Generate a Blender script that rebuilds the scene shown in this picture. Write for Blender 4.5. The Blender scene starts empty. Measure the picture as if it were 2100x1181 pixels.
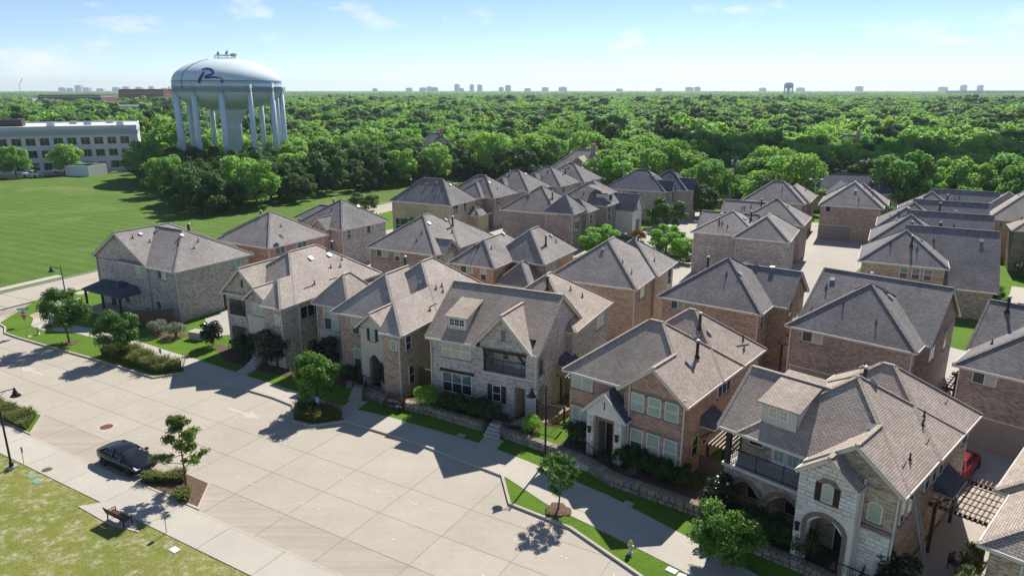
import bpy, math, random
import numpy as np
from mathutils import Vector, Matrix

R = math.radians
rnd = random.Random(11)
sc = bpy.context.scene
COL = sc.collection

# ------------------------------------------------------------------ camera
cam_d = bpy.data.cameras.new('camera')
cam = bpy.data.objects.new('camera', cam_d)
COL.objects.link(cam)
CAM_H = 25.0
cam.location = (0, 0, CAM_H)
cam.rotation_euler = (R(90 - 15.587), 0, 0)
cam_d.sensor_width = 36.0
cam_d.lens = 36.0 * 1450 / 2100
cam_d.clip_start = 0.5
cam_d.clip_end = 60000
sc.camera = cam

# ------------------------------------------------------------------ light
SUN_AZ, SUN_EL = 24.0, 44.0          # azimuth clockwise from +Y
sun_d = bpy.data.lights.new('sun', 'SUN')
sun_d.energy = 4.1
sun_d.angle = R(0.53)
sun_d.color = (1.0, 0.955, 0.88)
sun = bpy.data.objects.new('sun', sun_d)
COL.objects.link(sun)
sd = Vector((math.sin(R(SUN_AZ)) * math.cos(R(SUN_EL)), math.cos(R(SUN_AZ)) * math.cos(R(SUN_EL)), math.sin(R(SUN_EL))))
sun.rotation_euler = sd.to_track_quat('Z', 'Y').to_euler()
sun.location = sd * 300

world = bpy.data.worlds.new('World')
sc.world = world
world.use_nodes = True
wn, wl = world.node_tree.nodes, world.node_tree.links
wn.clear()
w_out = wn.new('ShaderNodeOutputWorld')
w_bg = wn.new('ShaderNodeBackground')
w_bg.inputs['Strength'].default_value = 0.077
sky = wn.new('ShaderNodeTexSky')
sky.sky_type = 'NISHITA'
sky.sun_disc = False
sky.sun_elevation = R(SUN_EL)
sky.sun_rotation = R(SUN_AZ)
sky.air_density = 0.85
sky.dust_density = 0.0
sky.altitude = 2000
sky.ozone_density = 2.6
tc = wn.new('ShaderNodeTexCoord')
mp = wn.new('ShaderNodeMapping')
mp.inputs['Scale'].default_value = (9.0, 9.0, 22.0)
mp.inputs['Location'].default_value = (30.484, 49.612, 24.437)
cn = wn.new('ShaderNodeTexNoise')
cn.inputs['Scale'].default_value = 1.0
cn.inputs['Detail'].default_value = 7
cn.inputs['Roughness'].default_value = 0.55
cr = wn.new('ShaderNodeValToRGB')
cr.color_ramp.elements[0].position = 0.585
cr.color_ramp.elements[0].color = (0, 0, 0, 1)
cr.color_ramp.elements[1].position = 0.74
cr.color_ramp.elements[1].color = (0.6, 0.6, 0.6, 1)
cm = wn.new('ShaderNodeMixRGB')
cm.inputs['Color2'].default_value = (9.6, 8.9, 8.8, 1)
wl.new(tc.outputs['Generated'], mp.inputs['Vector'])
wl.new(mp.outputs[0], cn.inputs['Vector'])
wl.new(cn.outputs[0], cr.inputs[0])
wl.new(cr.outputs[0], cm.inputs['Fac'])
wl.new(sky.outputs[0], cm.inputs['Color1'])
wl.new(cm.outputs[0], w_bg.inputs['Color'])
wl.new(w_bg.outputs[0], w_out.inputs['Surface'])

sc.view_settings.view_transform = 'Standard'
sc.view_settings.look = 'None'
sc.view_settings.exposure = 0.78
sc.view_settings.gamma = 1.0
sc.cycles.max_bounces = 6
sc.cycles.diffuse_bounces = 3
sc.cycles.glossy_bounces = 2
sc.cycles.transmission_bounces = 2
sc.cycles.transparent_max_bounces = 4
sc.cycles.volume_bounces = 0
sc.cycles.caustics_reflective = False
sc.cycles.caustics_refractive = False

# ------------------------------------------------------------------ materials
def new_mat(name, rough=0.85, spec=0.3):
    m = bpy.data.materials.new(name)
    m.use_nodes = True
    n, l = m.node_tree.nodes, m.node_tree.links
    b = n['Principled BSDF']
    b.inputs['Roughness'].default_value = rough
    b.inputs['Specular IOR Level'].default_value = spec
    return m, n, l, b

def c4(c, k=1.0):
    return (c[0] * k, c[1] * k, c[2] * k, 1)

def mixn(n, l, fac, a, b, mode='MIX'):
    x = n.new('ShaderNodeMixRGB')
    x.blend_type = mode
    for s, v in (('Fac', fac), ('Color1', a), ('Color2', b)):
        if hasattr(v, 'is_linked'):
            l.new(v, x.inputs[s])
        else:
            x.inputs[s].default_value = v
    return x.outputs[0]

def noise(n, l, vec, scale, detail=4, rough=0.6, lo=0.3, hi=0.7):
    t = n.new('ShaderNodeTexNoise')
    t.inputs['Scale'].default_value = scale
    t.inputs['Detail'].default_value = detail
    t.inputs['Roughness'].default_value = rough
    if vec is not None:
        l.new(vec, t.inputs['Vector'])
    m = n.new('ShaderNodeMapRange')
    m.inputs['From Min'].default_value = lo
    m.inputs['From Max'].default_value = hi
    l.new(t.outputs[0], m.inputs['Value'])
    return m.outputs[0]

def coord(n, kind='Object'):
    return n.new('ShaderNodeTexCoord').outputs[kind]

def plain(name, col, rough=0.7, var=0.15, scale=3.0, metal=0.0, spec=0.3, kind='Object'):
    m, n, l, b = new_mat(name, rough, spec)
    f = noise(n, l, coord(n, kind), scale)
    o = mixn(n, l, f, c4(col, 1 - var), c4(col, 1 + var))
    l.new(o, b.inputs['Base Color'])
    b.inputs['Metallic'].default_value = metal
    return m

def tiles(name, c1, c2, mortar, bw, rh, ms, blotch=0.18, bump=0.4, rough=0.9, c3=None, big=0.35):
    m, n, l, b = new_mat(name, rough, 0.2)
    uv = coord(n, 'UV')
    t = n.new('ShaderNodeTexBrick')
    t.offset = 0.5
    t.inputs['Scale'].default_value = 1.0
    t.inputs['Brick Width'].default_value = bw
    t.inputs['Row Height'].default_value = rh
    t.inputs['Mortar Size'].default_value = ms
    t.inputs['Mortar Smooth'].default_value = 0.3
    t.inputs['Bias'].default_value = 0.0
    t.inputs['Color1'].default_value = c4(c1)
    t.inputs['Color2'].default_value = c4(c2)
    t.inputs['Mortar'].default_value = c4(mortar)
    l.new(uv, t.inputs['Vector'])
    o = t.outputs['Color']
    if c3 is not None:
        f3 = noise(n, l, uv, 7.0, 2, 0.5, 0.52, 0.6)
        x = n.new('ShaderNodeMath'); x.operation = 'MULTIPLY'; x.inputs[1].default_value = 0.6
        l.new(f3, x.inputs[0])
        o = mixn(n, l, x.outputs[0], o, c4(c3))
    f = noise(n, l, coord(n), big, 5, 0.65)
    o = mixn(n, l, f, mixn(n, l, 1.0, o, (1 - blotch,) * 3 + (1,), 'MULTIPLY'), mixn(n, l, 1.0, o, (1 + blotch,) * 3 + (1,), 'MULTIPLY'))
    l.new(o, b.inputs['Base Color'])
    bp = n.new('ShaderNodeBump')
    bp.inputs['Strength'].default_value = bump
    bp.inputs['Distance'].default_value = 0.02
    iv = n.new('ShaderNodeMath'); iv.operation = 'SUBTRACT'; iv.inputs[0].default_value = 1.0
    l.new(t.outputs['Fac'], iv.inputs[1])
    l.new(iv.outputs[0], bp.inputs['Height'])
    l.new(bp.outputs[0], b.inputs['Normal'])
    return m

def brick(name, c1, c2, mortar, c3=None):
    up = tuple(min(.62, x * 1.7) for x in c1); dn = tuple(x * 0.95 for x in c2)
    return tiles(name, up, dn, mortar, 0.29, 0.10, 0.012, 0.12, 0.6, 0.92, c3)

def shingle(name, c1, c2, dark):
    return tiles(name, c1, c2, dark, 0.29, 0.132, 0.017, 0.2, 0.4, 0.95, None, 0.35)

MORT = (0.42, 0.38, 0.35)
M = {}
M['brick_grey'] = brick('brick_grey', (0.375, 0.335, 0.31), (0.215, 0.185, 0.175), (0.5, 0.46, 0.43), (0.5, 0.455, 0.415))
M['brick_buff'] = brick('brick_buff', (0.463, 0.344, 0.281), (0.267, 0.197, 0.175), MORT, (0.600, 0.491, 0.407))
M['brick_mixed'] = brick('brick_mixed', (0.477, 0.267, 0.175), (0.281, 0.183, 0.140), MORT, (0.600, 0.435, 0.308))
M['brick_pale'] = brick('brick_pale', (0.488, 0.384, 0.336), (0.281, 0.213, 0.195), (0.586, 0.525, 0.488), (0.586, 0.500, 0.451))
M['brick_red'] = brick('brick_red', (0.428, 0.198, 0.135), (0.254, 0.127, 0.099), (0.571, 0.491, 0.445), (0.524, 0.317, 0.238))
M['brick_brown'] = brick('brick_brown', (0.4, 0.285, 0.2), (0.225, 0.15, 0.115), (0.5, 0.44, 0.39), (0.5, 0.4, 0.3))
M['brick_umber'] = brick('brick_umber', (0.295, 0.225, 0.195), (0.175, 0.135, 0.122), (0.4, 0.35, 0.33), (0.39, 0.33, 0.295))
M['brick_orange'] = brick('brick_orange', (0.510, 0.242, 0.134), (0.349, 0.175, 0.114), MORT, (0.563, 0.362, 0.242))
M['brick_tan'] = brick('brick_tan', (0.512, 0.366, 0.220), (0.378, 0.250, 0.146), MORT, (0.586, 0.451, 0.305))
M['soldier'] = tiles('soldier_brick', (0.24, 0.14, 0.10), (0.17, 0.10, 0.08), MORT, 0.085, 0.25, 0.011, 0.1)
M['roof_tan'] = shingle('roof_tan', (0.54, 0.445, 0.365), (0.405, 0.335, 0.277), (0.18, 0.15, 0.128))
M['roof_tan2'] = shingle('roof_tan2', (0.54, 0.465, 0.4), (0.41, 0.355, 0.31), (0.19, 0.165, 0.148))
M['roof_grey'] = shingle('roof_grey', (0.41, 0.37, 0.34), (0.29, 0.263, 0.245), (0.135, 0.122, 0.115))
M['roof_dark'] = shingle('roof_dark', (0.31, 0.287, 0.275), (0.213, 0.197, 0.19), (0.1, 0.094, 0.092))
M['roof_blue'] = shingle('roof_blue', (0.16, 0.17, 0.2), (0.11, 0.12, 0.145), (0.055, 0.056, 0.07))
M['stone'] = plain('limestone', (0.72, 0.68, 0.60), 0.9, 0.12, 2.0)
M['stone_grey'] = plain('limestone_weathered', (0.30, 0.255, 0.20), 0.92, 0.35, 1.7)
M['stucco'] = plain('stucco', (0.56, 0.51, 0.44), 0.92, 0.08, 2.0)
M['stucco_white'] = plain('stucco_white', (0.66, 0.64, 0.60), 0.92, 0.06, 2.0)
M['siding'] = plain('siding_paint', (0.55, 0.53, 0.50), 0.7, 0.05, 1.0)
M['trim'] = plain('trim_paint', (0.62, 0.58, 0.53), 0.55, 0.06, 2.0)
M['white'] = plain('white_paint', (0.76, 0.76, 0.74), 0.5, 0.04, 2.0)
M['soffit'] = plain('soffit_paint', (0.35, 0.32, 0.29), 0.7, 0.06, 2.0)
M['timber'] = plain('dark_timber', (0.055, 0.036, 0.028), 0.75, 0.3, 5.0)
M['timber_pale'] = plain('weathered_timber', (0.50, 0.42, 0.34), 0.8, 0.2, 4.0)
M['fence_wood'] = plain('fence_wood', (0.15, 0.095, 0.065), 0.85, 0.3, 2.5)
M['iron'] = plain('black_iron', (0.018, 0.018, 0.022), 0.45, 0.2, 3.0, 0.4, 0.5)
M['door'] = plain('dark_door', (0.03, 0.022, 0.02), 0.45, 0.3, 4.0)
M['garage'] = plain('garage_door_paint', (0.30, 0.26, 0.235), 0.7, 0.08, 1.0)
M['steel'] = plain('galvanised_steel', (0.42, 0.42, 0.43), 0.45, 0.15, 6.0, 0.6, 0.5)
M['pipe'] = plain('dark_pipe', (0.04, 0.035, 0.035), 0.6, 0.2, 5.0)
M['vent'] = plain('vent_cap', (0.42, 0.42, 0.43), 0.4, 0.1, 5.0, 0.3)

def glass(name, col, rough=0.08, var=0.25):
    m, n, l, b = new_mat(name, rough, 0.7)
    f = noise(n, l, coord(n), 0.9, 3)
    l.new(mixn(n, l, f, c4(col, 1 - var), c4(col, 1 + var)), b.inputs['Base Color'])
    return m
M['glass_blind'] = glass('glass_with_blind', (0.34, 0.42, 0.34), 0.12, 0.18)
M['glass_cream'] = glass('glass_with_cream_blind', (0.40, 0.40, 0.29), 0.12, 0.15)
M['glass_dark'] = glass('glass_dark_room', (0.025, 0.03, 0.034), 0.05, 0.4)
M['glass_teal'] = glass('glass_tinted', (0.10, 0.17, 0.17), 0.07, 0.4)
M['screen'] = plain('insect_screen', (0.07, 0.075, 0.08), 0.6, 0.2, 2.0)

def concrete(name, col, stain=0.22, streak=None, sk=0.6):
    m, n, l, b = new_mat(name, 0.9, 0.25)
    co = n.new('ShaderNodeNewGeometry').outputs['Position']
    oi = n.new('ShaderNodeObjectInfo').outputs['Random']
    f1 = noise(n, l, co, 0.22, 6, 0.65)
    f2 = noise(n, l, co, 2.2, 6, 0.75)
    f3 = noise(n, l, co, 28.0, 2, 0.6)
    o = mixn(n, l, f1, c4(col, 1 - stain * 0.7), c4(col, 1 + stain * 0.35))
    o = mixn(n, l, 0.3, o, mixn(n, l, f2, c4(col, 0.72), c4((col[0], col[1] * 0.98, col[2] * 0.95), 1.12)))
    o = mixn(n, l, 0.14, o, mixn(n, l, f3, c4(col, 0.5), c4(col, 1.4)))
    fd = noise(n, l, co, 0.8, 8, 0.7, 0.6, 0.74)
    o = mixn(n, l, fd, o, mixn(n, l, 1.0, o, (0.91, 0.895, 0.88, 1), 'MULTIPLY'))
    mr = n.new('ShaderNodeMapRange')
    mr.inputs['To Min'].default_value = 0.965
    mr.inputs['To Max'].default_value = 1.02
    l.new(oi, mr.inputs['Value'])
    hb = n.new('ShaderNodeHueSaturation')
    l.new(mr.outputs[0], hb.inputs['Value'])
    l.new(o, hb.inputs['Color'])
    o = hb.outputs[0]
    if streak is not None:
        # tyre rubber worn into the lane, running along the street
        mp_ = n.new('ShaderNodeMapping')
        mp_.inputs['Rotation'].default_value = (0, 0, R(30.3))
        mp_.inputs['Scale'].default_value = (0.05, 2.4, 1.0)
        l.new(co, mp_.inputs['Vector'])
        fs = noise(n, l, mp_.outputs[0], 1.0, 5, 0.7, 0.45, 0.75)
        o = mixn(n, l, fs, o, mixn(n, l, sk, o, c4(streak)))
    l.new(o, b.inputs['Base Color'])
    bp = n.new('ShaderNodeBump')
    bp.inputs['Strength'].default_value = 0.2
    bp.inputs['Distance'].default_value = 0.01
    l.new(f3, bp.inputs['Height'])
    l.new(bp.outputs[0], b.inputs['Normal'])
    return m
M['road'] = concrete('street_concrete', (0.45, 0.402, 0.33), 0.2, (0.32, 0.27, 0.22), 0.22)
M['road_lane'] = concrete('parking_lane_concrete', (0.43, 0.375, 0.31), 0.22, (0.28, 0.22, 0.175))
M['walk'] = concrete('sidewalk_concrete', (0.485, 0.445, 0.378), 0.16)
M['kerb'] = concrete('kerb_concrete', (0.47, 0.42, 0.355), 0.25)
M['alley'] = concrete('alley_concrete', (0.44, 0.40, 0.35), 0.2)
M['joint'] = plain('joint_filler', (0.33, 0.29, 0.235), 0.95, 0.3, 1.0)
M['asphalt'] = concrete('asphalt', (0.13, 0.13, 0.135), 0.3)
M['paint'] = plain('worn_road_paint', (0.50, 0.46, 0.395), 0.8, 0.12, 6.0)

def grass(name, c1, c2, c3, dry=None, dlo=0.55, dhi=0.7, dsc=0.35, mow=False):
    m, n, l, b = new_mat(name, 0.95, 0.1)
    co = n.new('ShaderNodeNewGeometry').outputs['Position']
    f1 = noise(n, l, co, 0.06, 5, 0.6)
    f2 = noise(n, l, co, 1.3, 6, 0.75)
    f3 = noise(n, l, co, 9.0, 4, 0.8, 0.25, 0.75)
    o = mixn(n, l, f1, c4(c1), c4(c2))
    f4 = noise(n, l, co, 0.25, 5, 0.7)
    o = mixn(n, l, 0.4, o, mixn(n, l, f2, c4(c3, 0.75), c4(c2, 1.2)))
    o = mixn(n, l, 0.3, o, mixn(n, l, f4, c4(c1, 0.75), c4((c2[0] * 1.35, c2[1] * 1.08, c2[2]), 1.1)))
    o = mixn(n, l, 1.0, o, mixn(n, l, f3, (0.62, 0.62, 0.62, 1), (1.3, 1.3, 1.3, 1)), 'MULTIPLY')
    if mow:
        wv = n.new('ShaderNodeTexWave')
        wv.inputs['Scale'].default_value = 0.12
        wv.inputs['Distortion'].default_value = 1.5
        wv.inputs['Detail'].default_value = 3
        mq = n.new('ShaderNodeMapping'); mq.inputs['Rotation'].default_value = (0, 0, R(-62))
        l.new(co, mq.inputs['Vector']); l.new(mq.outputs[0], wv.inputs['Vector'])
        o = mixn(n, l, wv.outputs[1], mixn(n, l, 1.0, o, (0.9, 0.92, 0.9, 1), 'MULTIPLY'), mixn(n, l, 1.0, o, (1.1, 1.06, 1.08, 1), 'MULTIPLY'))
        fm = noise(n, l, co, 0.035, 6, 0.7, 0.5, 0.72)
        o = mixn(n, l, fm, o, c4((0.22, 0.25, 0.08)))
    if dry is not None:
        fa = noise(n, l, co, dsc, 8, 0.75, dlo, dhi)
        fb = noise(n, l, co, 2.6, 5, 0.8, 0.42, 0.6)
        x = n.new('ShaderNodeMath'); x.operation = 'MULTIPLY'
        l.new(fa, x.inputs[0]); l.new(fb, x.inputs[1])
        o = mixn(n, l, x.outputs[0], o, c4(dry))
    l.new(o, b.inputs['Base Color'])
    bp = n.new('ShaderNodeBump')
    bp.inputs['Strength'].default_value = 0.9
    bp.inputs['Distance'].default_value = 0.06
    l.new(f3, bp.inputs['Height'])
    l.new(bp.outputs[0], b.inputs['Normal'])
    return m
M['lawn'] = grass('lawn_grass', (0.095, 0.20, 0.02), (0.135, 0.25, 0.03), (0.08, 0.16, 0.02))
M['field'] = grass('mown_field', (0.078, 0.168, 0.026), (0.12, 0.21, 0.042), (0.075, 0.14, 0.026), mow=True)
M['dry_lawn'] = grass('patchy_lawn', (0.19, 0.25, 0.04), (0.27, 0.275, 0.08), (0.16, 0.22, 0.04), (0.56, 0.49, 0.35), 0.47, 0.62, 0.9)
M['ground'] = grass('ground_cover', (0.05, 0.075, 0.02), (0.06, 0.09, 0.028), (0.05, 0.06, 0.025))
M['mulch'] = plain('mulch', (0.12, 0.075, 0.05), 0.95, 0.45, 5.0)
M['bark'] = plain('bark', (0.11, 0.085, 0.065), 0.95, 0.35, 6.0)
M['gravel'] = plain('gravel', (0.42, 0.31, 0.22), 0.95, 0.4, 5.0)

def leaf_mat(name, c1, c2, c3, trans=0.3, rough=0.6, spec=0.25):
    m, n, l, b = new_mat(name, rough, spec)
    oi = n.new('ShaderNodeObjectInfo').outputs['Random']
    at = n.new('ShaderNodeAttribute')
    at.attribute_name = 'tint'
    o = mixn(n, l, oi, c4(c1), c4(c2))
    o = mixn(n, l, at.outputs['Fac'], o, c4(c3))
    l.new(o, b.inputs['Base Color'])
    tr = n.new('ShaderNodeBsdfTranslucent')
    l.new(mixn(n, l, 1.0, o, (1.25, 1.35, 0.7, 1), 'MULTIPLY'), tr.inputs['Color'])
    ms = n.new('ShaderNodeMixShader')
    ms.inputs['Fac'].default_value = trans
    l.new(b.outputs[0], ms.inputs[1])
    l.new(tr.outputs[0], ms.inputs[2])
    l.new(ms.outputs[0], n['Material Output'].inputs['Surface'])
    return m
M['leaf_maple'] = leaf_mat('maple_leaves', (0.10, 0.215, 0.03), (0.11, 0.225, 0.035), (0.16, 0.275, 0.055), 0.38, 0.5, 0.35)
M['leaf_forest'] = leaf_mat('forest_leaves', (0.13, 0.27, 0.06), (0.36, 0.53, 0.13), (0.22, 0.42, 0.12), 0.5)
M['leaf_blue'] = leaf_mat('bluish_leaves', (0.13, 0.24, 0.095), (0.21, 0.34, 0.135), (0.19, 0.35, 0.15), 0.45)
M['leaf_dark'] = leaf_mat('dark_leaves', (0.05, 0.108, 0.028), (0.085, 0.165, 0.04), (0.08, 0.16, 0.04), 0.34)
M['leaf_bright'] = leaf_mat('bright_leaves', (0.22, 0.43, 0.06), (0.27, 0.47, 0.075), (0.18, 0.38, 0.065), 0.45)
M['leaf_lime'] = leaf_mat('lime_leaves', (0.34, 0.46, 0.05), (0.38, 0.48, 0.07), (0.28, 0.40, 0.055), 0.42)
M['leaf_street'] = leaf_mat('street_tree_leaves', (0.07, 0.16, 0.03), (0.095, 0.19, 0.038), (0.13, 0.235, 0.055), 0.35, 0.5, 0.35)
M['leaf_young'] = leaf_mat('young_tree_leaves', (0.14, 0.235, 0.045), (0.14, 0.235, 0.045), (0.20, 0.22, 0.07), 0.4)
M['leaf_magnolia'] = leaf_mat('magnolia_leaves', (0.016, 0.032, 0.012), (0.022, 0.04, 0.014), (0.05, 0.055, 0.025), 0.08, 0.32, 0.5)
M['leaf_hedge'] = leaf_mat('hedge_leaves', (0.035, 0.08, 0.02), (0.05, 0.10, 0.022), (0.075, 0.14, 0.03), 0.25)
M['leaf_silver'] = leaf_mat('silver_sage_leaves', (0.20, 0.23, 0.17), (0.23, 0.25, 0.19), (0.30, 0.31, 0.26), 0.15)
M['leaf_rust'] = leaf_mat('rust_leaves', (0.30, 0.11, 0.05), (0.30, 0.11, 0.05), (0.22, 0.12, 0.05), 0.2)
M['leaf_pale'] = leaf_mat('pale_leaves', (0.12, 0.16, 0.06), (0.15, 0.19, 0.08), (0.10, 0.15, 0.05), 0.3)
M['reed'] = leaf_mat('ornamental_grass', (0.12, 0.16, 0.035), (0.12, 0.16, 0.035), (0.20, 0.20, 0.07), 0.3)

# ------------------------------------------------------------------ mesh helpers
class MB:
    """collects faces; build() makes one mesh object with metre-scaled UVs along each face"""
    def __init__(s):
        s.v, s.f = [], []
    def poly(s, pts):
        i = len(s.v)
        s.v += [tuple(p) for p in pts]
        s.f.append(tuple(range(i, i + len(pts))))
    def box(s, x0, y0, z0, x1, y1, z1):
        i = len(s.v)
        s.v += [(x0, y0, z0), (x1, y0, z0), (x1, y1, z0), (x0, y1, z0), (x0, y0, z1), (x1, y0, z1), (x1, y1, z1), (x0, y1, z1)]
        s.f += [tuple(i + k for k in q) for q in ((0, 3, 2, 1), (4, 5, 6, 7), (0, 1, 5, 4), (1, 2, 6, 5), (2, 3, 7, 6), (3, 0, 4, 7))]
        return s
    def bar(s, p, q, w, h, up=(0, 0, 1)):
        p, q = Vector(p), Vector(q)
        d = (q - p).normalized()
        a = d.cross(Vector(up))
        if a.length < 1e-5:
            a = d.cross(Vector((1, 0, 0)))
        a.normalize()
        b = a.cross(d)
        i = len(s.v)
        for c in (p, q):
            for u, v in ((-1, -1), (1, -1), (1, 1), (-1, 1)):
                s.v.append(tuple(c + a * (u * w / 2) + b * (v * h / 2)))
        s.f += [tuple(i + k for k in t) for t in ((0, 1, 2, 3), (7, 6, 5, 4), (0, 4, 5, 1), (1, 5, 6, 2), (2, 6, 7, 3), (3, 7, 4, 0))]
        return s
    def tube(s, pts, rad, n=8, cap=True):
        pts = [Vector(p) for p in pts]
        if not hasattr(rad, '__len__'):
            rad = [rad] * len(pts)
        i0 = len(s.v)
        ref = None
        for k, p in enumerate(pts):
            d = (pts[min(k + 1, len(pts) - 1)] - pts[max(k - 1, 0)]).normalized()
            if ref is None:
                ref = d.cross(Vector((0, 0, 1)))
                if ref.length < 1e-3:
                    ref = Vector((1, 0, 0))
            a = (ref - d * ref.dot(d)).normalized()
            ref = a
            b = d.cross(a)
            for j in range(n):
                t = 2 * math.pi * j / n
                s.v.append(tuple(p + (a * math.cos(t) + b * math.sin(t)) * rad[k]))
        for k in range(len(pts) - 1):
            for j in range(n):
                s.f.append((i0 + k * n + j, i0 + k * n + (j + 1) % n, i0 + (k + 1) * n + (j + 1) % n, i0 + (k + 1) * n + j))
        if cap:
            s.f.append(tuple(i0 + j for j in range(n))[::-1])
            s.f.append(tuple(i0 + (len(pts) - 1) * n + j for j in range(n)))
        return s
    def lathe(s, prof, n=24, c=(0, 0, 0)):
        i0 = len(s.v)
        for r, z in prof:
            for j in range(n):
                t = 2 * math.pi * j / n
                s.v.append((c[0] + r * math.cos(t), c[1] + r * math.sin(t), c[2] + z))
        for k in range(len(prof) - 1):
            for j in range(n):
                s.f.append((i0 + k * n + j, i0 + k * n + (j + 1) % n, i0 + (k + 1) * n + (j + 1) % n, i0 + (k + 1) * n + j))
        if prof[0][0] > 1e-4:
            s.f.append(tuple(i0 + j for j in range(n))[::-1])
        if prof[-1][0] > 1e-4:
            s.f.append(tuple(i0 + (len(prof) - 1) * n + j for j in range(n)))
        return s
    def prism(s, poly, z0, z1):
        """vertical extrusion of a plan polygon"""
        s.poly([(x, y, z1) for x, y in poly])
        for a in range(len(poly)):
            b = (a + 1) % len(poly)
            s.poly([(*poly[a], z0), (*poly[b], z0), (*poly[b], z1), (*poly[a], z1)])
        return s
    def slab(s, poly, y0, y1):
        """extrusion along y of a polygon given in (x, z)"""
        s.poly([(x, y0, z) for x, z in poly])
        s.poly([(x, y1, z) for x, z in poly][::-1])
        for a in range(len(poly)):
            b = (a + 1) % len(poly)
            s.poly([(poly[a][0], y0, poly[a][1]), (poly[b][0], y0, poly[b][1]), (poly[b][0], y1, poly[b][1]), (poly[a][0], y1, poly[a][1])])
        return s
    def mesh(s, name, mat, smooth=False):
        me = bpy.data.meshes.new(name)
        me.from_pydata(s.v, [], s.f)
        if mat is not None:
            me.materials.append(mat)
        uvl = me.uv_layers.new(name='UVMap')
        V = np.array(s.v, dtype=np.float64)
        uv = np.zeros((len(me.loops), 2))
        k = 0
        for f in s.f:
            P = V[list(f)]
            nrm = np.zeros(3)
            for a in range(len(P)):
                p, q = P[a], P[(a + 1) % len(P)]
                nrm += np.cross(p, q)
            ln = np.linalg.norm(nrm)
            nrm = nrm / ln if ln > 1e-12 else np.array([0, 0, 1.0])
            if nrm[2] < -1e-6:
                nrm = -nrm
            if abs(nrm[2]) > 0.995:
                t = np.array([1.0, 0, 0]); b = np.array([0, 1.0, 0])
            else:
                t = np.array([-nrm[1], nrm[0], 0]); t /= np.linalg.norm(t)
                b = np.cross(nrm, t)
            uv[k:k + len(f), 0] = P @ t
            uv[k:k + len(f), 1] = P @ b
            k += len(f)
        uvl.data.foreach_set('uv', uv.ravel())
        if smooth:
            me.polygons.foreach_set('use_smooth', [True] * len(me.polygons))
        me.update()
        return me
    def build(s, name, mat, parent=None, smooth=False, loc=None, rot=None):
        return put(name, s.mesh(name, mat, smooth), parent, loc, rot)

def put(name, me, parent=None, loc=None, rot=None, scale=None):
    o = bpy.data.objects.new(name, me)
    COL.objects.link(o)
    if parent is not None:
        o.parent = parent
    if loc is not None:
        o.location = loc
    if rot is not None:
        o.rotation_euler = rot if hasattr(rot, '__len__') else (0, 0, rot)
    if scale is not None:
        o.scale = scale if hasattr(scale, '__len__') else (scale,) * 3
    return o

def tag(o, label, cat=None, group=None, kind=None):
    o['label'] = label
    if cat: o['category'] = cat
    if group: o['group'] = group
    if kind: o['kind'] = kind
    return o

def struct(o):
    o['kind'] = 'structure'
    return o

def thing(name, label, cat, loc=(0, 0, 0), rz=0.0, group=None):
    o = put(name, None, None, loc, (0, 0, rz))
    return tag(o, label, cat, group)

def copy_tree(o, parent=None):
    c = o.copy()
    COL.objects.link(c)
    if parent is not None:
        c.parent = parent
    for ch in list(o.children):
        copy_tree(ch, c)
    return c

# ------------------------------------------------------------------ ground, streets, walks
def sheet(name, poly, z, mat, parent=None):
    b = MB(); b.poly([(x, y, z) for x, y in poly])
    return b.build(name, mat, parent)

g = MB()
g.poly([(-14000, -200, -0.02), (14000, -200, -0.02), (14000, 16000, -0.02), (-14000, 16000, -0.02)])
struct(g.build('ground', M['ground']))

def lerp_poly(poly, n):
    """n+1 points evenly spaced along a polyline"""
    L = [0.0]
    for a, b in zip(poly[:-1], poly[1:]):
        L.append(L[-1] + math.hypot(b[0] - a[0], b[1] - a[1]))
    out = []
    for k in range(n + 1):
        t = L[-1] * k / n
        j = min(max(np.searchsorted(L, t) - 1, 0), len(poly) - 2)
        f = (t - L[j]) / max(L[j + 1] - L[j], 1e-9)
        out.append((poly[j][0] + (poly[j + 1][0] - poly[j][0]) * f, poly[j][1] + (poly[j + 1][1] - poly[j][1]) * f))
    return out

# far kerb of the street, with parking bays and planted bump-outs
KERB = [(-62, 76.2), (-57, 74.6), (-55.4, 73.3), (-54.1, 71.4), (-52.0, 70.1), (-46.9, 67.3), (-41.0, 64.2), (-36.5, 61.7), (-32.3, 59.25), (-30.0, 60.5), (-26.5, 58.6),
        (-20.1, 54.95), (-18.0, 53.4), (-17.2, 50.6), (-15.44, 49.73), (-13.0, 50.6), (-12.4, 50.15), (-7.2, 47.1), (-0.66, 42.4), (-0.15, 39.05),
        (3.46, 36.5), (6.78, 32.3), (10.5, 27.3), (15, 21), (24, 8)]
U1 = Vector((0.863, -0.505)); V1 = Vector((0.505, 0.863))
N0 = Vector((-36.2, 48.1))
UC = Vector((0.436, 0.90))                      # cross street direction
CL = Vector((-65.35, 86.7)); CR = Vector((-58.6, 83.4))

def cross(p, d):
    q = p + UC * d
    return (q.x, q.y)

# raised block of lawn that carries the houses
block = KERB[1:] + [(60, -6), (160, 40), (160, 150), (60, 190), (0, 186)] + [cross(CR, 112), cross(CR, 70), cross(CR, 30), cross(CR, 0)]
lawn = MB(); lawn.prism(block, -0.02, 0.12)
struct(lawn.build('lawn', M['lawn']))
# field beyond the cross street
fld = [cross(CL, -26), cross(CL, 0), cross(CL, 40), cross(CL, 75), cross(CL, 110), (-12, 240), (-110, 240), (-122, 223), (-146, 203.5), (-260, 150), (-260, 90), (-120, 75)]
f_ = MB(); f_.prism(fld, -0.02, 0.12)
struct(f_.build('field', M['field']))

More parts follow.
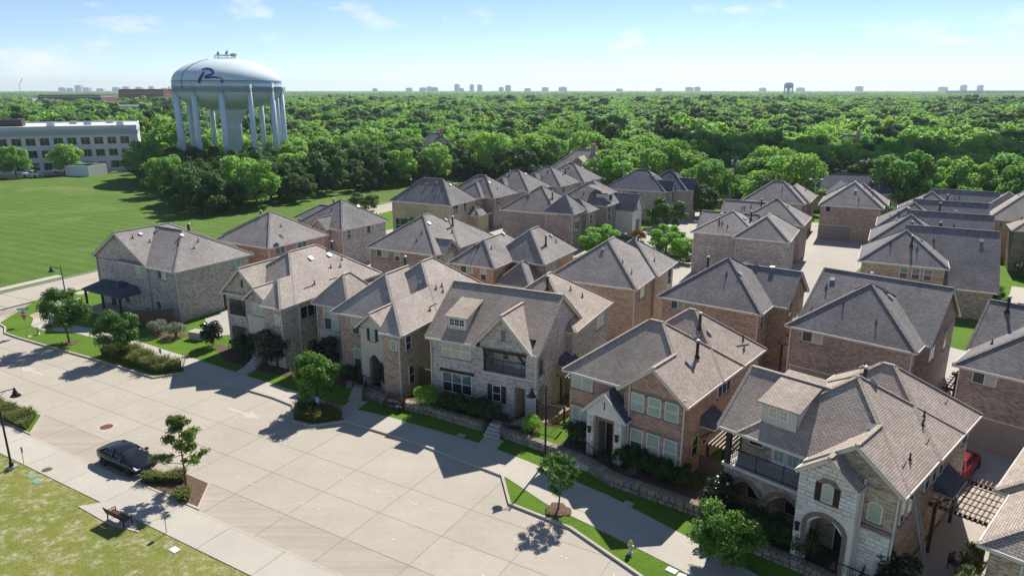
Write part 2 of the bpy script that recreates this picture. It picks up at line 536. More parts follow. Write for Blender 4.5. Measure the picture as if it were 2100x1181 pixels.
# street: one dark bed with a concrete slab in every joint cell
bed = MB()
bed.prism([(-130, 50), (-60, 60), (-36.2 - 0.1, 48.0), (-9.7, 32.2), (16, 17), (40, 0), (60, 0), (24, 12), (6, 36), (-14, 54), (-30, 64), (-55, 78), (-60, 100), (-30, 160), (-15, 200), (-40, 200), (-75, 90), (-130, 70)], -0.05, 0.004)
street = struct(bed.build('street', M['joint']))

def inside(pt, poly):
    x, y = pt; c = False
    for i in range(len(poly)):
        x1, y1 = poly[i]; x2, y2 = poly[i - 1]
        if (y1 > y) != (y2 > y) and x < (x2 - x1) * (y - y1) / (y2 - y1) + x1:
            c = not c
    return c

def kerb_dist(s):
    """distance from the near edge, square to the street, to just behind the far kerb"""
    p = N0 + U1 * s
    best = None
    for a, b in zip(KERB[:-1], KERB[1:]):
        a, b = Vector(a), Vector(b)
        e = b - a
        den = V1.x * e.y - V1.y * e.x
        if abs(den) < 1e-9:
            continue
        w = a - p
        t = (w.x * e.y - w.y * e.x) / den
        u = (w.x * V1.y - w.y * V1.x) / den
        if 0 <= u <= 1 and t > 4:
            best = t if best is None else max(best, t)
    return best

def road_slab(corners, mat, z=0.022):
    b = MB()
    b.prism(corners, -0.03, z)
    return b.build('slab', mat, street)
gap = 0.014
lanes = [0.0, 2.55, 5.6, 8.7]
STEP = 4.7
for k in range(-8, 13):
    s0, s1 = k * STEP + 1.0 + gap, (k + 1) * STEP + 1.0 - gap
    d0, d1 = kerb_dist(s0) or 12.0, kerb_dist(s1) or 12.0
    dm = max(d0, d1) + 0.3
    if s0 < -18: dm = max(dm, 12.5)
    edges = lanes + [dm]
    for j in range(len(edges) - 1):
        a, b = edges[j] + gap, edges[j + 1] - gap
        if b - a < 0.3: continue
        q = [N0 + U1 * s + V1 * d for s, d in ((s0, a), (s1, a), (s1, b), (s0, b))]
        road_slab([(p.x, p.y) for p in q], M['road_lane'] if j == 0 else M['road'])
for k in range(-3, 24):
    for j in range(2):
        q = []
        for d, t in ((k * 4.6 + gap, j), (k * 4.6 + gap, j + 1), ((k + 1) * 4.6 - gap, j + 1), ((k + 1) * 4.6 - gap, j)):
            p = CL + UC * d
            w = 7.52 / 2
            tt = t * w + (gap if t == j else -gap)
            q.append((p.x + 0.9 * tt, p.y - 0.436 * tt))
        if k < 0:
            continue
        road_slab(q, M['road'], 0.026)
# junction apron
for q in ([(-66.5, 84.0), (-65.3, 86.6), (-58.7, 83.4), (-60.0, 80.6)], [(-68.5, 80.0), (-66.6, 83.9), (-60.1, 80.5), (-62, 76.5)], [(-82, 80), (-70, 72), (-66, 79), (-69, 84)], [(-69.8, 71.8), (-58, 65), (-53, 71), (-56, 76), (-62.2, 79), (-66, 78.6)], [(-95, 76), (-82, 68), (-69, 72), (-82, 81)], [(-120, 80), (-110, 66), (-81, 68), (-94, 78)]):
    road_slab(q, M['road'], 0.03)

def kerb(name, line, w=0.17, h=0.165, n=None):
    b = MB()
    pts = [Vector(p) for p in line]
    L, Rr = [], []
    for i, p in enumerate(pts):
        d0 = (p - pts[i - 1]).normalized() if i else (pts[1] - p).normalized()
        d1 = (pts[i + 1] - p).normalized() if i < len(pts) - 1 else d0
        nrm = Vector((-(d0 + d1).y, (d0 + d1).x))
        nrm.normalize()
        k = 1.0 / max(0.45, math.cos(d0.angle(d1) / 2))
        L.append(p + nrm * (w / 2 * k)); Rr.append(p - nrm * (w / 2 * k))
    for i in range(len(pts) - 1):
        a, b_, c, d = L[i], L[i + 1], Rr[i + 1], Rr[i]
        b.poly([(a.x, a.y, h), (b_.x, b_.y, h), (c.x, c.y, h), (d.x, d.y, h)])
        b.poly([(a.x, a.y, -0.03), (b_.x, b_.y, -0.03), (b_.x, b_.y, h), (a.x, a.y, h)])
        b.poly([(d.x, d.y, -0.03), (c.x, c.y, -0.03), (c.x, c.y, h), (d.x, d.y, h)])
    return struct(b.build(name, M['kerb']))
kerb('kerb', KERB)
kerb('kerb', [cross(CL, d) for d in (-14, 0, 40, 75, 110)])
kerb('kerb', [cross(CR, d) for d in (-4, 0, 30, 70, 112)])
kerb('kerb', [cross(CL, -14), (-74, 76.5), (-84, 78), (-110, 84)])

# far sidewalk, slab by slab
wo = [(-47.0, 71.5), (-38, 66.8), (-31.2, 62.0), (-30.0, 60.52), (-26.5, 58.62), (-20.1, 54.97), (-18.0, 53.42), (-16.2, 53.3), (-13.0, 50.65), (-12.4, 50.17), (-7.2, 47.12), (-0.66, 42.42), (2.13, 38.95), (5.68, 35.8), (9.2, 32.5), (12.9, 28.0), (18, 20)]
wi = [(-48.5, 74.1), (-41.2, 70.5), (-33.2, 65.3), (-30.56, 63.8), (-25, 60.2), (-21.06, 57.7), (-16.8, 55.0), (-14, 53.2), (-9.7, 51.2), (-1.78, 46.5), (1.03, 44.3), (6.2, 39.9), (11.06, 34.6), (15, 30), (20, 22)]
NW = 44
so, si = lerp_poly(wo, NW), lerp_poly(wi, NW)
wb = MB()
wb.prism(wo + wi[::-1], 0.0, 0.138)
sidewalk = struct(wb.build('sidewalk', M['walk']))
def slab_between(a0, a1, b1, b0, parent, mat, z, nm='slab', e=0.006):
    b = MB()
    mid = ((a0[0] + a1[0] + b0[0] + b1[0]) / 4, (a0[1] + a1[1] + b0[1] + b1[1]) / 4)
    q = [(p[0] + (mid[0] - p[0]) * e, p[1] + (mid[1] - p[1]) * e) for p in (a0, a1, b1, b0)]
    b.prism(q, 0.0, z)
    return b.build(nm, mat, parent)
for k in range(NW):
    slab_between(so[k], so[k + 1], si[k + 1], si[k], sidewalk, M['walk'], 0.146)
# sidewalk past the stop sign down to the cross street
corner = MB(); corner.prism([(-55.5, 78.6), (-52.8, 73.6), (-50.6, 72.2), (-47.0, 71.6), (-48.5, 74.1), (-51.3, 76.6), (-51.6, 80.0), (-53.8, 84.6), (-56.8, 82.3)], 0.0, 0.15)
struct(corner.build('corner_pavement', M['walk']))
cw = MB()
cw.prism([cross(CR + Vector((0.9, -0.436)) * 0.9, 4), cross(CR + Vector((0.9, -0.436)) * 2.4, 4), cross(CR + Vector((0.9, -0.436)) * 2.4, 60), cross(CR + Vector((0.9, -0.436)) * 0.9, 60)], 0.0, 0.142)
struct(cw.build('side_path', M['walk']))
cl = MB()
pl = CL - Vector((0.9, -0.436)) * 1.0
cl.prism([cross(pl, -12), cross(pl, 9), cross(pl - Vector((0.9, -0.436)) * 1.6, 9), cross(pl - Vector((0.9, -0.436)) * 1.6, -12)], 0.0, 0.146)
struct(cl.build('field_path', M['walk']))

# near side: kerb, sidewalk and patchy lawn
near = MB()
p0, p1 = N0 - U1 * 70, N0 + U1 * 75
q0, q1 = p0 - V1 * 60, p1 - V1 * 60
near.prism([(p0.x, p0.y), (p1.x, p1.y), (q1.x, q1.y), (q0.x, q0.y)], -0.05, 0.10)
struct(near.build('near_lawn', M['dry_lawn']))
nb = MB()
def nq(s0, s1, d0, d1):
    return [(p.x, p.y) for p in (N0 + U1 * s0 + V1 * d0, N0 + U1 * s1 + V1 * d0, N0 + U1 * s1 + V1 * d1, N0 + U1 * s0 + V1 * d1)]
nb.prism(nq(-60, 70, -2.5, -0.02), 0.0, 0.115)
near_walk = struct(nb.build('near_sidewalk', M['joint']))
for k in range(-13, 15):
    b = MB(); b.prism(nq(k * 4.55 + 0.014, (k + 1) * 4.55 - 0.014, -2.48, -0.16), 0.0, 0.135)
    b.build('slab', M['walk'], near_walk)
kerb('kerb', [tuple(N0 + U1 * s + V1 * -0.08) for s in (-60, -20, 20, 70)], 0.15, 0.14)
bp_ = MB(); bp_.prism([(-27.0, 38.7), (-24.0, 36.8), (-21.8, 36.0), (-23.3, 38.0), (-25.6, 39.2)], 0.0, 0.142)
struct(bp_.build('bench_pad', M['walk']))

# planted bump-outs on the near side
def island(name, poly, mat, k=0.17):
    b = MB(); b.prism(poly, -0.02, 0.15)
    o = struct(b.build(name, mat))
    kerb('kerb', poly + [poly[0], poly[1]], 0.16, 0.17)
    return o
island('planting_bed', [(-24.7, 41.45), (-24.3, 42.3), (-21.8, 42.5), (-19.9, 41.35), (-19.4, 38.45)], M['mulch'])
island('planting_bed', [(-55, 59.5), (-53, 60.6), (-42.85, 54.5), (-37.4, 51.5), (-36.3, 48.35)], M['lawn'])

# yards, drives and alleys inside the block
def pave(name, poly, z=0.135, mat='alley'):
    b = MB(); b.prism(poly, 0.0, z)
    return struct(b.build(name, M[mat]))
alley = pave('alley', [(26.0, 61.0), (29.6, 66.5), (36.3, 79.2), (40.6, 97.5), (54.6, 121.8), (63.5, 117.0), (60.2, 112.4), (48.6, 97.2), (37.2, 78.6), (33.2, 67.0), (40, 58), (45.5, 63.5), (62, 45), (44, 30), (30.5, 41.5), (26.0, 37.0), (22, 40.5), (27, 47), (22.0, 53.5), (10, 62.0), (-8, 73.5), (-25, 82.5), (-27, 80.0), (-33, 83.5), (-31, 87), (-26, 85.5), (-8.5, 76.3), (12, 65.0)], 0.133)
pave('driveway', [(-34.8, 76.2), (-31.5, 70.0), (-28.9, 71.2), (-31.4, 84.5)], 0.14)
pave('far_street', [(15, 100), (19.5, 117.0), (25.5, 131), (36, 150), (48, 146), (34.6, 122), (29, 105), (24.5, 98)], 0.137, 'alley')
pave('court_path', [(50.0, 70.0), (53.2, 73.0), (61.5, 84.0), (66, 90), (67.5, 89), (60, 78.5), (52.0, 68.5)], 0.139, 'walk')
pave('court_path', [(55.5, 71.2), (70, 62), (71.2, 63.4), (56.8, 72.6)], 0.143, 'walk')
pave('court_path', [(59.6, 78.2), (76, 68), (77, 69.3), (60.6, 79.4)], 0.143, 'walk')
pave('court_path', [(44.0, 64.5), (49.0, 69.5), (50.4, 68.4), (45.2, 63.0)], 0.145, 'walk')
pave('parking_lot', [(-260, 190), (-152, 213), (-127, 226.5), (-120, 236), (-260, 262)], 0.13, 'alley')
gv = pave('gravel_bed', [(-55.5, 77.4), (-55.0, 80.4), (-52.6, 79.6), (-51.0, 78.0), (-54.2, 76.2)], 0.153, 'gravel')
pave('back_court', [(-33, 86), (-27, 80), (-8, 71), (5, 63), (14, 54), (24, 44), (30, 36), (60, 30), (70, 60), (52, 66), (45, 66), (40, 72), (39.5, 79), (58, 118), (70, 122), (72, 135), (30, 140), (24, 118), (14, 100), (10, 121), (26, 165), (12, 172), (-24, 128), (-28, 116), (-39, 104)], 0.126, 'alley')
for nm, poly in (('planting_bed', [(-30.5, 68.2), (-20.3, 62.8), (-18.9, 58.8), (-22.4, 60.2), (-27.6, 63.4)]), ('planting_bed', [(-18.7, 62.3), (-8.6, 56.4), (-7.6, 53.2), (-12.6, 55.4), (-17.2, 59.0)]),
                 ('planting_bed', [(-38.7, 70.9), (-36.6, 72.1), (-33.9, 70.5), (-35.3, 68.7)])):
    pave(nm, poly, 0.136, 'mulch')
# painted arrows
def arrow(cx, cy, ang, s=1.0):
    pts = [(-1.6, -0.12), (0.2, -0.12), (0.2, -0.45), (1.5, 0.0), (0.2, 0.45), (0.2, 0.12), (-1.6, 0.12)]
    c, sn = math.cos(ang), math.sin(ang)
    o = sheet('road_arrow', [(cx + s * (x * c - y * sn), cy + s * (x * sn + y * c)) for x, y in pts], 0.03, M['paint'])
    return o
AS = math.atan2(-0.505, 0.863)
tag(arrow(-21.5, 52.0, AS + math.pi * 0.0, 1.25), 'worn white arrow painted on the street beside the small grass bump-out', 'road marking')
tag(arrow(-44.5, 61.0, AS + math.pi, 1.25), 'worn white arrow painted on the street near the stop sign', 'road marking')
o = sheet('stop_line', [(-66.0, 81.5), (-65.4, 82.5), (-62.0, 80.8), (-62.6, 79.9)], 0.036, M['paint'])
tag(o, 'short white line painted across the side street by the field', 'road marking')
# lane markers: small ceramic dots in pairs
dots = MB()
for s in np.arange(-26, 46, 1.52):
    for d in (3.9, 7.4):
        if rnd.random() < 0.45: continue
        p = N0 + U1 * (s + rnd.uniform(-.1, .1)) + V1 * (d + rnd.uniform(-0.06, 0.06))
        for e in (0, 0.28)[:rnd.choice((1, 2, 2))]:
            q = p + U1 * e
            dots.lathe([(0.055, 0.0), (0.05, 0.02), (0.0, 0.03)], 8, (q.x, q.y, 0.022))
tag(dots.build('lane_marker_dots', M['white']), 'small pale ceramic lane dots set in rows on the street', 'road marking', None, 'stuff')

# ------------------------------------------------------------------ house builder
def clip_poly(poly, reg):
    for a, b, c in reg:
        out = []
        for i in range(len(poly)):
            p, q = poly[i], poly[(i + 1) % len(poly)]
            dp, dq = a * p[0] + b * p[1] - c, a * q[0] + b * q[1] - c
            if dp >= 0: out.append(p)
            if (dp >= 0) != (dq >= 0):
                t = dp / (dp - dq)
                out.append(tuple(p[k] + (q[k] - p[k]) * t for k in range(3)))
        poly = out
        if len(poly) < 3: return []
    return poly

def clip_seg(p, q, reg):
    t0, t1 = 0.0, 1.0
    for a, b, c in reg:
        dp, dq = a * p[0] + b * p[1] - c, a * q[0] + b * q[1] - c
        if dp < 0 and dq < 0: return None
        if dp < 0: t0 = max(t0, dp / (dp - dq))
        elif dq < 0: t1 = min(t1, dp / (dp - dq))
    if t1 - t0 < 0.02: return None
    f = lambda t: tuple(p[k] + (q[k] - p[k]) * t for k in range(3))
    return f(t0), f(t1)

class House:
    def __init__(s, name, label, loc, ang, brick, roof, cat='house', group='brick houses of the neighbourhood', z=0.12, trim='trim', gutter='trim'):
        s.root = thing(name, label, cat, (loc[0], loc[1], z), R(ang), group)
        s.z0 = z
        s.bm, s.rm = M[brick], M[roof]
        s.wall, s.roofm, s.cap, s.fas, s.sof = MB(), MB(), MB(), MB(), MB()
        s.trim = M[trim]
        s.pr = []
        s.extra = {}
        s.k = 0
    def part(s, name, mat):
        key = (name, mat)
        if key not in s.extra: s.extra[key] = MB()
        return s.extra[key]
    def zroof(s, x, y):
        z = -9
        for (x0, y0, x1, y1, ze, p, axis, e0, e1, regs) in s.pr:
            if not (x0 <= x <= x1 and y0 <= y <= y1): continue
            if regs and not any(all(a * x + b * y >= c for a, b, c in r) for r in regs): continue
            ds = [x - x0, x1 - x] if axis == 'y' else [y - y0, y1 - y]
            if axis == 'y':
                if e0 == 'hip': ds.append(y - y0)
                if e1 == 'hip': ds.append(y1 - y)
            else:
                if e0 == 'hip': ds.append(x - x0)
                if e1 == 'hip': ds.append(x1 - x)
            z = max(z, ze + p * min(ds))
        return z
    def prism(s, x0, y0, x1, y1, ze=5.9, p=0.72, axis=None, e0='hip', e1='hip', regs=None, wall=True, oh=0.4, gmat=None, wz0=-0.3, gw=True, fascia=True):
        s.k += 1
        ze = ze - 0.013 * s.k
        oh = oh + 0.007 * s.k
        if axis is None: axis = 'y' if (y1 - y0) >= (x1 - x0) else 'x'
        s.pr.append((x0, y0, x1, y1, ze, p, axis, e0, e1, regs))
        if axis == 'y':
            P = lambda a, b, z: (a, b, z)
            a0, a1, b0, b1 = x0, x1, y0, y1
        else:
            P = lambda a, b, z: (b, a, z)
            a0, a1, b0, b1 = y0, y1, x0, x1
        half = (a1 - a0) / 2; am = (a0 + a1) / 2; zr = ze + half * p
        r0 = b0 + (half if e0 == 'hip' else 0); r1 = b1 - (half if e1 == 'hip' else 0)
        if r0 > r1: r0 = r1 = (r0 + r1) / 2
        E00, E10, E11, E01 = P(a0, b0, ze), P(a1, b0, ze), P(a1, b1, ze), P(a0, b1, ze)
        R0, R1 = P(am, r0, zr), P(am, r1, zr)
        faces = [[E00, E01, R1, R0] if r1 - r0 > 1e-3 else [E00, E01, R0], [E10, R0, R1, E11] if r1 - r0 > 1e-3 else [E10, R0, E11]]
        if e0 == 'hip': faces.append([E00, R0, E10])
        if e1 == 'hip': faces.append([E01, E11, R1])
        ridges = [(R0, R1)] if r1 - r0 > 0.05 else []
        if e0 == 'hip': ridges += [(E00, R0), (E10, R0)]
        if e1 == 'hip': ridges += [(E01, R1), (E11, R1)]
        eaves = [(E00, E01), (E10, E11)]
        if e0 == 'hip': eaves.append((E00, E10))
        if e1 == 'hip': eaves.append((E01, E11))
        rg = regs or [[]]
        for r in rg:
            for f in faces:
                q = clip_poly(f, r)
                if len(q) > 2:
                    s.roofm.poly(q)
            for a, b in ridges:
                q = clip_seg(a, b, r)
                if q:
                    u, v = Vector(q[0]), Vector(q[1])
                    s.cap.bar(u + Vector((0, 0, 0.015)), v + Vector((0, 0, 0.015)), 0.24, 0.05)
            if fascia:
                for a, b in eaves:
                    q = clip_seg(a, b, r)
                    if q:
                        u, v = Vector(q[0]), Vector(q[1])
                        s.fas.bar(u - Vector((0, 0, 0.085)), v - Vector((0, 0, 0.085)), 0.1, 0.17)
        # gable ends: rake boards and brick triangle
        for e, b, sg in ((e0, b0, 1), (e1, b1, -1)):
            if e != 'gable': continue
            apex = P(am, b, zr); L, Q = P(a0, b, ze), P(a1, b, ze)
            for c in (L, Q):
                u, v = Vector(c), Vector(apex)
                dn = Vector((0, 0, 0.12))
                s.fas.bar(u - dn, v - dn, 0.09, 0.22)
                s.cap.bar(u + Vector((0, 0, .01)), v + Vector((0, 0, .01)), 0.2, 0.04)
            if gw:
                w0 = b + sg * 0.30; w1 = b + sg * 0.55
                tri = [(a0 + oh, ze - 0.25), (a1 - oh, ze - 0.25), (a1 - oh, ze + oh * p - 0.06), (am, zr - 0.06), (a0 + oh, ze + oh * p - 0.06)]
                mb = s.wall if gmat is None else s.part('gable_wall', M[gmat])
                for yy in (w0, w1):
                    mb.poly([P(a, yy, z) for a, z in tri])
        # soffit
        sb0 = b0 + (0.3 if e0 == 'gable' else 0); sb1 = b1 - (0.3 if e1 == 'gable' else 0)
        for r in rg:
            q = clip_poly([P(a0, sb0, ze - 0.14), P(a1, sb0, ze - 0.14), P(a1, sb1, ze - 0.14), P(a0, sb1, ze - 0.14)], r)
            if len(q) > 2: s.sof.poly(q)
        if wall:
            f = lambda e: oh if e == 'hip' else (0.3 if e == 'gable' else -0.2)
            A0, A1, B0, B1 = a0 + oh, a1 - oh, b0 + f(e0), b1 - f(e1)
            if axis == 'y': s.wall.box(A0, B0, wz0, A1, B1, ze - 0.1)
            else: s.wall.box(B0, A0, wz0, B1, A1, ze - 0.1)
        return s
    # ---- openings
    def win(s, side, u, z, w, h, pos, n=1, style='blind', sill=True, lintel=True, head=None, trans=0.0, arch=False):
        """side F faces -y, R faces +x, L faces -x, B faces +y; u is the left end seen from outside"""
        rz = {'F': 0, 'R': math.pi / 2, 'B': math.pi, 'L': -math.pi / 2}[side]
        loc = {'F': (u, pos, z), 'R': (pos, u, z), 'B': (u, pos, z), 'L': (pos, u, z)}[side]
        fr = MB()
        t = 0.055
        if arch:
            rise = w * 0.28
            seg = [(w * k / 8, h - rise + rise * math.sin(math.pi * k / 8)) for k in range(9)]
            pts = [(0, 0), (w, 0)] + seg[::-1]
            fr.slab(pts, -0.035, 0.02)
            o = fr.build('window', M['white'], s.root, False, loc, rz)
            c = [(x * (w - 2 * t) / w + t, zz * (h - 2 * t) / h + t) for x, zz in pts]
            pb = MB(); pb.slab(c, -0.045, 0.0)
            pb.build('pane', M['glass_' + style] if 'glass_' + style in M else M['glass_blind'], o)
        else:
            lw = w / n
            fr.box(-0.0, -0.05, 0, w, 0.02, t); fr.box(0, -0.05, h - t, w, 0.02, h)
            for k in range(n + 1):
                x = min(max(k * lw - t / 2, 0), w - t)
                fr.box(x, -0.048, t, x + t, 0.02, h - t)
            mid = h * 0.5
            tall = h > 1.25 and style not in ('dark1', 'slide')
            if tall:
                fr.box(t, -0.044, mid - 0.025, w - t, 0.015, mid + 0.025)
            if trans:
                fr.box(t, -0.046, h - trans - 0.03, w - t, 0.015, h - trans + 0.03)
            o = fr.build('window', M['white'], s.root, False, loc, rz)
            for k in range(n):
                a, b = k * lw + t * 0.6, (k + 1) * lw - t * 0.6
                if style == 'blind':
                    up, lo = ('glass_blind', 'screen') if rnd.random() < 0.75 else ('glass_blind', 'glass_blind')
                elif style == 'clear': up, lo = 'glass_blind', 'glass_blind'
                elif style == 'teal': up, lo = 'glass_teal', 'glass_dark'
                elif style == 'cream': up, lo = 'glass_cream', 'glass_cream'
                elif style == 'slide': up = lo = ('screen' if k == 0 else 'glass_blind')
                else: up = lo = 'glass_dark'
                if tall:
                    pb = MB(); pb.box(a, -0.03, t, b, 0.0, mid - 0.02); pb.build('pane', M[lo], o)
                    pb = MB(); pb.box(a, -0.034, mid + 0.02, b, 0.0, h - t); pb.build('pane', M[up], o)
                else:
                    pb = MB(); pb.box(a, -0.032, t, b, 0.0, h - t); pb.build('pane', M[up], o)
        if sill:
            sb = MB(); sb.box(-0.08, -0.09, -0.09, w + 0.08, 0.0, -0.005)
            sb.build('sill', M['soldier'] if lintel else M['trim'], o)
        if lintel and not arch:
            sb = MB(); sb.box(-0.1, -0.03, h + 0.004, w + 0.1, 0.0, h + 0.24)
            sb.build('lintel', M[head] if head else s.bm, o)
        return o
    def shutters(s, side, u, z, w, h, pos, sw=0.38):
        for a in (u - sw - 0.03, u + w + 0.03):
            b = MB(); b.box(0, -0.06, 0, sw, 0, h)
            for k in range(1, 8): b.box(0.05, -0.075, h * k / 8 - 0.02, sw - 0.05, -0.06, h * k / 8 + 0.03)
            b.build('shutter', M['timber'], s.root, False, (a, pos, z))
    def door(s, side, u, z, w, h, pos, mat='door', glassy=False):
        rz = {'F': 0, 'R': math.pi / 2, 'B': math.pi, 'L': -math.pi / 2}[side]
        loc = {'F': (u, pos, z), 'R': (pos, u, z), 'B': (u, pos, z), 'L': (pos, u, z)}[side]
        b = MB(); b.box(0, -0.05, 0, w, 0, h)
        for zz in ((0.15, 0.45), (0.52, 0.95)):
            b.box(0.14, -0.075, h * zz[0], w - 0.14, -0.05, h * zz[1])
        o = b.build('door', M[mat], s.root, False, loc, rz)
        f = MB(); f.box(-0.09, -0.04, 0, -0.005, 0.0, h + 0.09); f.box(w + 0.005, -0.04, 0, w + 0.09, 0.0, h + 0.09); f.box(-0.005, -0.04, h + 0.004, w + 0.005, 0.0, h + 0.09)
        f.build('frame', M['trim'], o)
        hd = MB(); hd.box(w - 0.14, -0.12, 1.0, w - 0.09, -0.05, 1.15); hd.build('handle', M['steel'], o)
        if glassy:
            gpb = MB()
            for zz in range(4):
                for xx in range(2):
                    x0 = 0.1 + xx * (w - 0.2) / 2; z0 = h * 0.2 + zz * h * 0.18
                    gpb.box(x0 + .02, -0.083, z0, x0 + (w - 0.2) / 2 - .02, -0.076, z0 + h * 0.165)
            gpb.build('pane', M['glass_blind'], o)
        return o
    def garage(s, side, u, z, w, h, pos):
        rz = {'F': 0, 'R': math.pi / 2, 'B': math.pi, 'L': -math.pi / 2}[side]
        loc = {'F': (u, pos, z), 'R': (pos, u, z), 'B': (u, pos, z), 'L': (pos, u, z)}[side]
        b = MB(); b.box(-0.1, -0.03, 0, w + 0.1, 0, h + 0.1)
        o = b.build('garage_door', M['trim'], s.root, False, loc, rz)
        for k in range(4):
            pb = MB(); pb.box(0, -0.06, h * k / 4 + 0.012, w, -0.03, h * (k + 1) / 4 - 0.012)
            for j in range(4):
                pb.box(w * j / 4 + 0.12, -0.075, h * k / 4 + 0.1, w * (j + 1) / 4 - 0.12, -0.06, h * (k + 1) / 4 - 0.1)
            pb.build('panel', M['garage'], o)
        return o
    def spout(s, x, y, z1=5.75, z0=0.0):
        b = MB(); b.box(x - 0.045, y - 0.045, z0, x + 0.045, y + 0.045, z1)
        b.build('downspout', s.trim, s.root)
    # ---- roof furniture
    def vents(s, box=(), pipe=(), flue=(), crick=()):
        for x, y in box:
            z = s.zroof(x, y); n = s.slope(x, y)
            b = MB(); b.box(-0.17, -0.15, -0.12, 0.17, 0.15, 0.06); b.box(-0.21, -0.19, 0.06, 0.21, 0.19, 0.10)
            b.build('roof_vent', M['vent'], s.root, False, (x, y, z + 0.06), Vector((0, 0, 1)).rotation_difference(Vector(n)).to_euler())
        for x, y in pipe:
            z = s.zroof(x, y)
            b = MB(); b.tube([(0, 0, -0.2), (0, 0, 0.38)], 0.05, 8); b.lathe([(0.13, 0.02), (0.055, 0.1)], 8)
            b.build('vent_pipe', M['pipe'], s.root, True, (x, y, z))
        for x, y in flue:
            z = s.zroof(x, y)
            b = MB(); b.tube([(0, 0, -0.3), (0, 0, 1.15)], 0.11, 10); b.lathe([(0.22, 0.0), (0.12, 0.2)], 10)
            o = b.build('flue', M['pipe'], s.root, True, (x, y, z))
            c = MB(); c.lathe([(0.12, 1.16), (0.165, 1.19), (0.165, 1.26), (0.09, 1.31), (0, 1.32)], 10)
            c.build('flue_cap', M['vent'], o)
        for x, y, dx, dy in crick:
            a = Vector((x, y, s.zroof(x, y) + 0.03)); b_ = Vector((x + dx, y + dy, s.zroof(x + dx, y + dy) + 0.03))
            b = MB(); b.bar(a, b_, 0.07, 0.05); b.build('flashing', M['pipe'], s.root)
    def slope(s, x, y):
        e = 0.05
        z = s.zroof(x, y)
        v = Vector((-(s.zroof(x + e, y) - z) / e, -(s.zroof(x, y + e) - z) / e, 1))
        return v.normalized()
    def auto_vents(s, seed):
        r = random.Random(seed)
        x0 = min(p[0] for p in s.pr); x1 = max(p[2] for p in s.pr); y0 = min(p[1] for p in s.pr); y1 = max(p[3] for p in s.pr)
        zt = max(s.zroof(x0 + (x1 - x0) * i / 12, y0 + (y1 - y0) * j / 12) for i in range(13) for j in range(13))
        box, pipe, flue = [], [], []
        for _ in range(400):
            x, y = r.uniform(x0 + .8, x1 - .8), r.uniform(y0 + .8, y1 - .8)
            z = s.zroof(x, y)
            if z < 0: continue
            if zt - 1.1 < z < zt - 0.45 and len(box) < 4: box.append((x, y))
            elif 6.7 < z < zt - 0.7 and len(pipe) < 5: pipe.append((x, y))
            elif zt - 1.6 < z < zt - 0.8 and len(flue) < 1: flue.append((x, y))
        s.vents(box, pipe, flue)
    def finish(s):
        w = s.wall.build('wall', s.bm, s.root) if s.wall.f else None
        r = s.roofm.build('roof', s.rm, s.root)
        if s.cap.f: s.cap.build('ridge_cap', s.rm, r)
        if s.fas.f: s.fas.build('gutter', s.trim, r)
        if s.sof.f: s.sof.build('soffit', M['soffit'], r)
        for (n, m), b in s.extra.items():
            b.build(n, m, s.root)
        return s

def arch_wall(mb, x0, x1, z0, z1, y0, y1, openings):
    """front wall from x0 to x1 with arched openings (ax0, ax1, az0, spring, rise)"""
    x = x0
    for (a, b, az0, sp, rise) in openings:
        mb.slab([(x, z0), (a, z0), (a, z1), (x, z1)], y0, y1)
        n = 10
        arc = [(a + (b - a) * k / n, sp + rise * math.sin(math.pi * k / n)) for k in range(n + 1)]
        for k in range(n):
            p, q = arc[k], arc[k + 1]
            mb.slab([p, q, (q[0], z1), (p[0], z1)], y0, y1)
        if az0 > z0 + 0.01:
            mb.slab([(a, z0), (b, z0), (b, az0), (a, az0)], y0, y1)
        x = b
    mb.slab([(x, z0), (x1, z0), (x1, z1), (x, z1)], y0, y1)

def voussoirs(mb, a, b, sp, rise, z0, y, w=0.22, jamb=True):
    n = 18
    c = (a + b) / 2; rx = (b - a) / 2
    for k in range(n):
        t0, t1 = math.pi * (k + 0.06) / n, math.pi * (k + 0.94) / n
        P = lambda t, e: (c - (rx + e) * math.cos(t), sp + (rise + e) * math.sin(t))
        mb.slab([P(t0, 0), P(t1, 0), P(t1, w), P(t0, w)], y - 0.04, y)
    if jamb:
        z = z0
        while z < sp - 0.05:
            for xa in (a - w, b):
                mb.slab([(xa, z), (xa + w, z), (xa + w, z + 0.08), (xa, z + 0.08)], y - 0.04, y)
            z += 0.095

def railing(parent, p, q, h=1.0, step=0.115, name='railing'):
    p, q = Vector(p), Vector(q)
    b = MB()
    up = Vector((0, 0, 1))
    b.bar(p + up * h, q + up * h, 0.05, 0.05); b.bar(p + up * 0.1, q + up * 0.1, 0.04, 0.04)
    n = max(2, int((q - p).length / step))
    for k in range(n + 1):
        c = p + (q - p) * (k / n)
        w = 0.045 if k in (0, n) or k % 14 == 0 else 0.018
        b.bar(c, c + up * (h + (0.06 if w > 0.03 else 0)), w, w)
    return b.build(name, M['iron'], parent)

def stones(parent, rect_ok, x0, x1, z0, z1, y, seed, mat, lo=(0.35, 0.7), rows=(0.2, 0.32)):
    """ashlar blocks, each one an object, coursed over an area of wall facing -y"""
    r = random.Random(seed)
    base = STONE_MESHES[mat]
    z = z0
    while z < z1 - 0.08:
        hgt = min(r.uniform(*rows), z1 - z)
        x = x0
        while x < x1 - 0.05:
            w = min(r.uniform(*lo), x1 - x)
            if x1 - (x + w) < 0.15: w = x1 - x
            cx, cz = x + w / 2, z + hgt / 2
            if rect_ok(x + 0.01, z + 0.01, x + w - 0.01, z + hgt - 0.01):
                put('stone', r.choice(base), parent, (cx, y - 0.02 - r.uniform(0, 0.015), cz), None, (w - 0.012, 0.07, hgt - 0.012))
            x += w
        z += hgt

